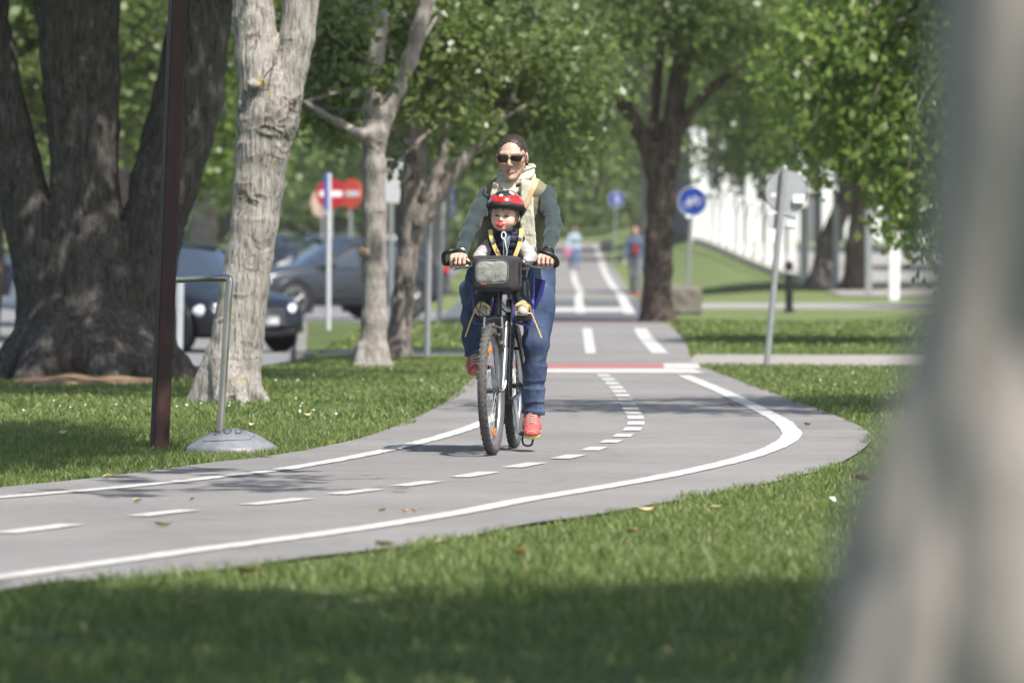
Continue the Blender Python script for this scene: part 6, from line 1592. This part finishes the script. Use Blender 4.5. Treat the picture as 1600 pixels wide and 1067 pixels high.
shoe(wo, anR + (-.02, 0, -.03), Qp(744, 580, .53), (.45, 0, 1), 1.0, M_shoe, M_sole)

# ---------------------------------------------------------------- the child
cc = Qp(789, 338, .70); ch_f = Fr(cc, (1, -.13, -.02), (0, .05, 1))
cp = np.array([.60, Qp(790, 430, .6)[1], .905]); cn = cc + (-.035, .005, -.085)
sR, sL = Qp(763, 385, .66), Qp(815, 384, .66); eR_, eL_ = Qp(750, 402, .72), Qp(829, 402, .72); wR_, wL_ = Qp(752, 416, .80), Qp(822, 414, .79)
kR_, kL_ = Qp(763, 446, .80), Qp(812, 446, .80); aR_, aL_ = Qp(753, 475, .80), Qp(817, 474, .80)
S = SDF(); S.chain([cp, cp + (.02, 0, .10), cn + (0, 0, -.06)], [.068, .066, .056], .04, (0, 1, 0), .72); S.cap(cn + (0, 0, -.05), cc + (-.02, 0, -.03), .036, .036, .02)
for a, b_, c in ((sR, eR_, wR_), (sL, eL_, wL_)): S.chain([a, b_, c], [.028, .024, .018], .02)
for sg_, k_, a_ in ((-1, kR_, aR_), (1, kL_, aL_)): S.chain([cp + (0, sg_ * .045, 0), k_, a_], [.044, .034, .024], .03)
head(S, ch_f, .98, True); grip_hand(S, wR_ + (.035, 0, -.012), -1, wR_, .52); grip_hand(S, wL_ + (.035, 0, -.012), 1, wL_, .52)
kid = S.build('person', M_skin2, None, .003); kid.matrix_world = BM; ROOTM[kid.name] = BM
tag(kid, 'toddler in a red helmet and navy padded vest sitting in the front child seat', 'person')
paint_tint(kid, [(ch_f(.085, 0, -.040), (.012, .016, .007), (1.0, .6, .6))] + [(ch_f(.070, s * .036, -.028), (.03, .018, .018), (1.02, .90, .88)) for s in (-1, 1)] + [(ch_f(.078, s * .026, .003), (.014, .014, .0060), (.16, .12, .11)) for s in (-1, 1)] + [(ch_f(.078, s * .028, .017), (.016, .016, .0045), (.50, .40, .34)) for s in (-1, 1)])
for s_ in (-1, 1):
    mb = MB(); mb.ell(ch_f(.0745, s_ * .0262, .0035), (.008, .0085, .0042), R4(ch_f.R()), 14); mb.build('eye', simple('dark_eye', (.03, .02, .016), .2), kid)
S = SDF(); S.ell(ch_f(-.014, 0, .030), (.089, .0745, .078), .01, ch_f.R()); S.ell(ch_f(.072, -.006, -.012), (.06, .052, .056), .012, ch_f.R(), 's')
for i in range(7): y = -.038 + .013 * i; S.cap(ch_f(.070, y, .064 - abs(y) * .3), ch_f(.082 - abs(y) * .22, y + .006, .036 + .006 * ((i * 7) % 3)), .008, .004, .006)
S.cap(ch_f(.02, .068, .03), ch_f(.015, .071, -.025), .012, .008, .01).cap(ch_f(.02, -.068, .03), ch_f(.03, -.066, -.015), .010, .006, .01)
S.build('hair', M_hair2, kid, .003, lambda V, N: .0012 * fbm(V * 90))
# helmet
M_hred = simple('glossy_red_helmet', (.55, .018, .02), .22, 0, .05, 6, coat=.8); M_hblk = simple('black_helmet_foam', (.012, .012, .012), .6, 0, .2, 60, .3); M_hwht = simple('white_helmet_print', (.8, .8, .78), .4)
hm = Fr(ch_f(-.004, 0, .052), ch_f.f + (0, 0, .10), ch_f.u)
S = SDF(); S.ell(hm(-.008, 0, .0), (.122, .096, .086), .01, hm.R()); S.ell(hm(-.008, 0, -.004), (.106, .083, .074), .01, hm.R(), 's')
uu = hm.u; ff = hm.f; S.fn(lambda P: -((P - hm(0, 0, -.006)) @ (uu * .97 - ff * .0)), hm.c - .3, hm.c + .3, .01, 'i')
V, Q = S.mesh(.0034); L_ = (V - hm.c) @ hm.R(); q4 = L_[Q].mean(1); rad_ = np.sqrt(((q4 + (.008, 0, 0)) / (.122, .096, .086)) ** 2 @ np.ones(3))
zz = q4[:, 2] - .018 * np.abs(q4[:, 1]) / .09; mi = np.full(len(Q), 0)
top = (q4[:, 2] > .054 - .010 * np.cos(np.arctan2(q4[:, 1], q4[:, 0]) * 3)) ; mi[top] = 1
pat = vnoise(np.column_stack([q4[:, 0] * 42, q4[:, 1] * 42, q4[:, 2] * 20]) + 4.2) > .02; mi[top & pat] = 2
mi[q4[:, 2] < .008 + .004] = 1; mi[rad_ < .93] = 1
for vy, vx in ((.05, .085),):
    m_ = ((q4[:, 1] - vy) / .012) ** 2 + ((q4[:, 2] - .040) / .0045) ** 2 < 1; mi[m_ & (q4[:, 0] > 0)] = 1
hl_ = mk('helmet', V, Q, [M_hred, M_hblk, M_hwht], kid, True, mi=mi)
S = SDF(); A_ = np.linspace(0, 2 * PI, 40); S.chain([hm(-.008 + .117 * math.cos(a), .092 * math.sin(a), -.006 + (.004 if math.cos(a) > 0 else -.016 * abs(math.cos(a)))) for a in A_], [.0115] * 40, .01)
S.cap(hm(.098, -.045, .003), hm(.098, .045, .003), .012, .012, .02); S.ell(hm(-.08, 0, -.035), (.04, .075, .035), .02, hm.R()); S.ell(hm(-.05, 0, -.03), (.07, .072, .06), .01, hm.R(), 's'); S.build('helmet_rim', M_hblk, hl_, .0035)
mb = MB()
for s in (-1, 1): mb.tube(spline([hm(.03, s * .088, -.01), ch_f(.02, s * .072, -.03), ch_f(.028, s * .045, -.075), ch_f(.035, 0, -.092)], 6), .0032, 6); mb.tube([hm(-.04, s * .086, -.01), ch_f(.012, s * .073, -.035)], .0028, 6)
mb.build('chin_strap', M_hblk, hl_)
# clothes
M_navy = m_cloth('navy_padded_cloth', (.012, .016, .035), 200, .2, .3, .45); M_gsw = m_cloth('light_grey_jersey', (.42, .40, .41), 220, .08); M_kpant = m_cloth('dark_slate_trousers', (.035, .042, .055), 220)
S = SDF(); S.chain([cp + (0, 0, .03), cp + (.02, 0, .12), cn + (0, 0, -.055)], [.070, .070, .058], .04, (0, 1, 0), .72)
for a, b_, c in ((sR, eR_, wR_), (sL, eL_, wL_)): S.chain([a, (a + b_) / 2, b_, c * .9 + b_ * .1], [.037, .036, .033, .026], .015)
S.build('jersey', M_gsw, kid, .0042, lambda V, N: wrinkle(.004, (26, 26, 40), 4.0)(V, N))
S = SDF(); S.chain([cp + (0, 0, .02), cp + (.02, 0, .11), cn + (0, 0, -.06)], [.088, .088, .072], .04, (0, 1, 0), .78); S.cap(cn + (0, -.045, -.035), cn + (0, .045, -.035), .044, .044, .03)
A_ = np.linspace(.35, 2 * PI - .35, 16); S.chain([cn + (.050 * math.cos(a) - .0, .058 * math.sin(a), -.010 + .012 * math.cos(a) * -1) for a in A_], [.016] * 16, .015)
for s_, sh in ((-1, sR), (1, sL)): S.ell(sh + (.01, s_ * .03, -.03), (.06, .036, .055), .01, None, 's')
S.ell(cn + (.085, .006, -.03), (.035, .022, .07), .01, None, 's')
S.build('padded_vest', M_navy, kid, .004, lambda V, N: .006 * np.abs(np.sin(V[:, 2] * 85 + .3 * vnoise(V * 10))) ** .6 - .003 + .002 * fbm(V * 20))
S = SDF(); S.ell(cn + (.048, .006, -.045), (.022, .024, .05), .01); S.build('shirt_front', m_cloth('pale_blue_shirt', (.20, .28, .42), 220), kid, .004)
mb = MB(); mb.tube([cn + (.070, -.012, -.02), cn + (.078, -.008, -.08), cn + (.082, -.006, -.15)], .003, 6); mb.tube([cn + (.070, .028, -.02), cn + (.078, .016, -.08), cn + (.082, -.004, -.15)], .003, 6); mb.build('vest_zip', simple('grey_zip', (.3, .3, .31), .4, .5), kid)
S = SDF(); S.cap(cp + (-.02, 0, .02), cp + (0, 0, 0), .075, .07, .04, (0, 1, 0), .72)
for sg_, k_, a_ in ((-1, kR_, aR_), (1, kL_, aL_)): S.chain([cp + (0, sg_ * .048, 0), k_, a_ + (0, 0, .002)], [.056, .046, .041], .03)
S.build('trousers', M_kpant, kid, .0045, lambda V, N: wrinkle(.005, (22, 22, 34), 6.0)(V, N))
M_cshoe = m_cloth('beige_child_shoe', (.44, .40, .33), 150); M_csole = simple('pale_child_sole', (.5, .48, .42), .7)
for a_, px in ((aR_, 753), (aL_, 817)): shoe(kid, a_ + (.01, 0, -.022), Qp(px, 487, .90), (0, 0, 1), .62, M_cshoe, M_csole, laces=False)
# harness belongs to the child seat
for s_, (L_, bk_) in ((-1, (((766, 359, .735), (768, 372, .745), (773, 386, .757), (781, 403, .762), (786, 418, .75)), (770, 377))), (1, (((815, 357, .735), (814, 370, .747), (811, 384, .758), (805, 400, .763), (799, 416, .75)), (813, 371)))):
    strap('harness_strap', [Qp(*q) for q in L_], .022, .003, M_yel, cs_)
    mb = MB(); mb.box(Qp(bk_[0], bk_[1], .760), (.008, .026, .016), Matrix.Rotation(s_ * -.5, 4, 'X'), .003); mb.build('harness_buckle', simple('grey_buckle', (.42, .42, .4), .5), cs_)
# pacifier with its clip cord
pf = thing('pacifier', 'red pacifier with a white cord in the toddler\'s mouth', 'pacifier', M=BM)
m0 = ch_f(.094, .0, -.043)
mb = MB(); mb.ell(m0, (.006, .0215, .0145), n=20); mb.build('shield', simple('red_pacifier', (.62, .03, .05), .25, coat=.5), pf)
mb = MB(); mb.ell(m0 + (.008, 0, -.001), (.008, .0105, .0095), n=14); mb.build('knob', simple('pink_pacifier_knob', (.75, .10, .13), .3), pf)
mb = MB(); A_ = np.linspace(0, 2 * PI, 20, endpoint=False); q0 = Qp(787, 368, .80)
mb.tube([q0 + (.0, .0115 * math.cos(a), .018 * math.sin(a)) for a in A_], .0035, 6, True); mb.tube(spline([q0 + (0, .004, -.018), Qp(790, 383, .80), Qp(792, 395, .79), Qp(789, 406, .78)], 5), .0032, 6); mb.build('cord', M_swhite, pf)
# ================================================================== the two people walking far down the path
def walker(label, x, y, rot, top, legs, hairm, shoes, stride=.18, swing=.16, topm2=None, long_hair=True, H=1.66, run=0.0, group=None):
    M = Matrix.Translation((x, y, max(float(zg(x, y)) + .035, .0) if y > 127 else .0)) @ Matrix.Rotation(rad(-90 + rot), 4, 'Z') @ Matrix.Scale(H / 1.66, 4)
    hp = np.array([0, 0, .90]); sh = np.array([.02 + run * .12, 0, 1.34]); hc_ = np.array([.045 + run * .15, 0, 1.545]); hf_ = Fr(hc_, (1, 0, -.08), (0, 0, 1))
    hips_ = {s: hp + (0, s * .085, 0) for s in (-1, 1)}; kn = {}; an = {}; el = {}; wr = {}
    for s in (-1, 1):
        f = s * stride; lift = run * (.30 if s < 0 else 0)
        kn[s] = np.array([f * .55 + .04 + (.10 * run if s < 0 else 0), s * .085, .48 + lift * .3]); an[s] = np.array([f - (.28 * run if s < 0 else 0), s * .085, .085 + lift])
        el[s] = sh + (-s * swing * .5 - .03, s * (.235), -.27); wr[s] = sh + (-s * swing + .05 + run * .12, s * .235, -.50 + run * .22)
    def tor(S, g, sc=.66): S.chain([hp + (0, 0, .02), hp + (.0, 0, .18), sh - (0, 0, .10), sh], [.105 + g, .085 + g, .10 + g, .075 + g], .05, (0, 1, 0), sc); S.cap(sh + (0, -.14, -.01), sh + (0, .14, -.01), .046 + g, .046 + g, .04)
    S = SDF(); tor(S, 0); S.cap(sh, hc_ - (.02, 0, .04), .05, .045, .02); head(S, hf_, .94)
    for s in (-1, 1):
        S.chain([sh + (0, s * .16, -.01), el[s], wr[s]], [.042, .034, .024], .03); S.chain([hips_[s], kn[s], an[s]], [.075, .05, .034], .04); S.cap(an[s], an[s] + (.10, 0, -.05), .03, .02, .03)
        d = wr[s] - el[s]; d /= np.linalg.norm(d); S.cap(wr[s], wr[s] + d * .07, .024, .028, .02, (1, 0, 0), .8)
        for i in range(4): o_ = np.array([(i - 1.5) * .017, 0, 0]); S.chain([wr[s] + d * .07 + o_, wr[s] + d * .115 + o_, wr[s] + d * .145 + o_ + (.012, -s * .01, 0)], [.0085, .0078, .007], .003)
        S.chain([wr[s] + d * .03 + (.02, 0, 0), wr[s] + d * .075 + (.045, -s * .008, 0)], [.011, .008], .006)
    o = S.build('person', M_skin, None, .0085); o.matrix_world = M; ROOTM[o.name] = M; tag(o, label, 'person'); paint_tint(o, [(hf_(.088, 0, -.053), (.014, .025, .0065), (.82, .60, .60))])
    S = SDF(); tor(S, .018, .64)
    for s in (-1, 1): S.chain([sh + (0, s * .16, -.01), el[s], wr[s]], [.058, .05, .038], .03)
    S.fn(lambda P: -(P[..., 2] - .84), (-1, -1, 0), (1, 1, 2), .01, 'i'); S.build('jacket', top, o, .010, wrinkle(.006, (12, 12, 18), 3.0))
    if topm2 is not None:
        S = SDF(); S.cap(sh + (.075, 0, -.08), hp + (.105, 0, .12), .05, .07, .02, (0, 1, 0), .8); S.build('shirt', topm2, o, .010)
    S = SDF(); S.chain([hp + (0, 0, .08), hp - (0, 0, .03)], [.112, .108], .05, (0, 1, 0), .66)
    for s in (-1, 1): S.chain([hips_[s], kn[s], an[s] + (0, 0, .03)], [.095, .065, .052], .03)
    S.build('trousers', legs, o, .010, wrinkle(.006, (10, 10, 18), 9.0))
    for s in (-1, 1):
        S = SDF(); S.cap(an[s] + (-.03, 0, -.035), an[s] + (.14, 0, -.05), .042, .034, .02); S.fn(lambda P, a=an[s]: -(P[..., 2] - (a[2] - .085)), (-1, -1, -1), (1, 1, 2), .01, 'i'); S.build('shoe', shoes, o, .010)
    S = SDF(); S.ell(hf_(-.022, 0, .044), (.10, .079, .088), .02)
    if long_hair: S.chain([hf_(-.05, .055, .0), hf_(-.05, .065, -.12), hf_(-.02, .06, -.2)], [.04, .04, .025], .03).chain([hf_(-.05, -.055, .0), hf_(-.05, -.065, -.12), hf_(-.02, -.06, -.2)], [.04, .04, .025], .03)
    S.ell(hf_(.072, 0, -.01), (.06, .055, .072), .012, None, 's'); S.build('hair', hairm, o, .008)
    return o, M, wr
M_dj = m_cloth('denim_jacket', (.075, .105, .155), 120); M_rs = m_cloth('dark_red_shirt', (.22, .02, .035), 120); M_gl = m_cloth('grey_leggings', (.15, .15, .18), 120)
M_pk = simple('bright_pink_shoe', (.6, .07, .2), .5); M_lb = m_cloth('light_blue_jacket', (.38, .46, .56), 120); M_bj = m_denim('mid_blue_jeans', (.06, .12, .26), (.10, .18, .36), (.16, .25, .42)); M_brh = simple('brown_hair', (.10, .05, .03), .5)
w1 = at(993, 470, 132); walker('woman with long hair in a denim jacket and dark red shirt walking on the path', w1[0], 132, -6, M_dj, M_gl, M_brh, M_pk, .12, .14, M_rs, True, 1.64)
w2 = at(897, 432, 206); w2o, M2, wr2 = walker('person in a light blue jacket and jeans far up the path', w2[0], 206, 8, M_lb, M_bj, M_hair, M_pk, .20, .2, None, False, 1.68, .35)
bg = thing('bag', 'pink and purple bag carried by the far walker in light blue', 'bag', M=M2)
wb_ = wr2[-1]; S = SDF(); S.fn(rbox(wb_ + (.04, -.05, -.17), (.07, .15, .15), 4), wb_ - .5, wb_ + .5, .02, 'u'); S.build('bag_body', simple('pink_bag', (.45, .14, .27), .6, var=.3, scale=8), bg, .012)
mb = MB(); mb.tube(spline([wb_ + (.04, -.12, -.04), wb_ + (.03, -.03, .04), wb_ + (.04, .04, -.04)], 5), .008, 6); mb.build('handle', M_black, bg)
# ================================================================== light, sky, camera
SUN_EL, SUN_AZ = rad(57), rad(34)      # high, behind the camera and to its right
sd = Vector((math.sin(SUN_AZ) * math.cos(SUN_EL), -math.cos(SUN_AZ) * math.cos(SUN_EL), math.sin(SUN_EL)))
w = bpy.data.worlds.new('World'); SC.world = w; w.use_nodes = True
nt = w.node_tree; sk = nt.nodes.new('ShaderNodeTexSky'); sk.sky_type = 'NISHITA'; sk.sun_disc = False
sk.sun_elevation = SUN_EL; sk.sun_rotation = math.atan2(sd.x, sd.y); sk.air_density = 1.0; sk.dust_density = 2.5; sk.ozone_density = 1.0
nt.links.new(sk.outputs[0], nt.nodes['Background'].inputs[0]); nt.nodes['Background'].inputs[1].default_value = .12
L = bpy.data.lights.new('sun', 'SUN'); L.energy = 4.6; L.angle = rad(.53); L.color = (1, .955, .89)
lo = bpy.data.objects.new('sun', L); COL.objects.link(lo); lo.rotation_euler = sd.to_track_quat('Z', 'Y').to_euler(); lo.location = (0, 0, 30)
cam = bpy.data.cameras.new('camera'); co = bpy.data.objects.new('camera', cam); COL.objects.link(co)
co.location = (0, 0, CH); co.rotation_euler = (PI / 2 - TILT, 0, 0)
cam.lens = 200; cam.sensor_width = 36; cam.clip_end = 5000; cam.clip_start = .05
cam.dof.use_dof = True; cam.dof.focus_distance = 30.4; cam.dof.aperture_fstop = 4.0; cam.dof.aperture_blades = 9
SC.camera = co
SC.view_settings.view_transform = 'Standard'; SC.view_settings.look = 'None'; SC.view_settings.exposure = .62; SC.view_settings.gamma = 1
SC.render.engine = 'CYCLES'
SC.cycles.max_bounces = 6; SC.cycles.diffuse_bounces = 3; SC.cycles.glossy_bounces = 3; SC.cycles.transmission_bounces = 5; SC.cycles.transparent_max_bounces = 6
SC.cycles.caustics_reflective = False; SC.cycles.caustics_refractive = False
SC.cycles.use_adaptive_sampling = True; SC.cycles.adaptive_threshold = .02; SC.cycles.use_denoising = True
SC.cycles.sample_clamp_indirect = 6
SC.cycles.use_persistent_data = False

# thin summer haze in one closed box round the camera and the scene
hz = MB(); hz.box((0, 430, 9.5), (420, 1000, 23)); HM = bpy.data.materials.new('haze_air'); HM.use_nodes = True; HM.node_tree.nodes.clear()
_o = HM.node_tree.nodes.new('ShaderNodeOutputMaterial'); _v = HM.node_tree.nodes.new('ShaderNodeVolumePrincipled'); _v.inputs['Density'].default_value = .0002; _v.inputs['Color'].default_value = (.95, .97, 1, 1)
HM.node_tree.links.new(_v.outputs[0], _o.inputs['Volume']); ho = hz.build('haze', HM, None, smooth=False); tag(ho, 'thin pale haze over the whole park', 'haze', kind='stuff')
SC.cycles.volume_bounces = 0; SC.cycles.volume_max_steps = 8
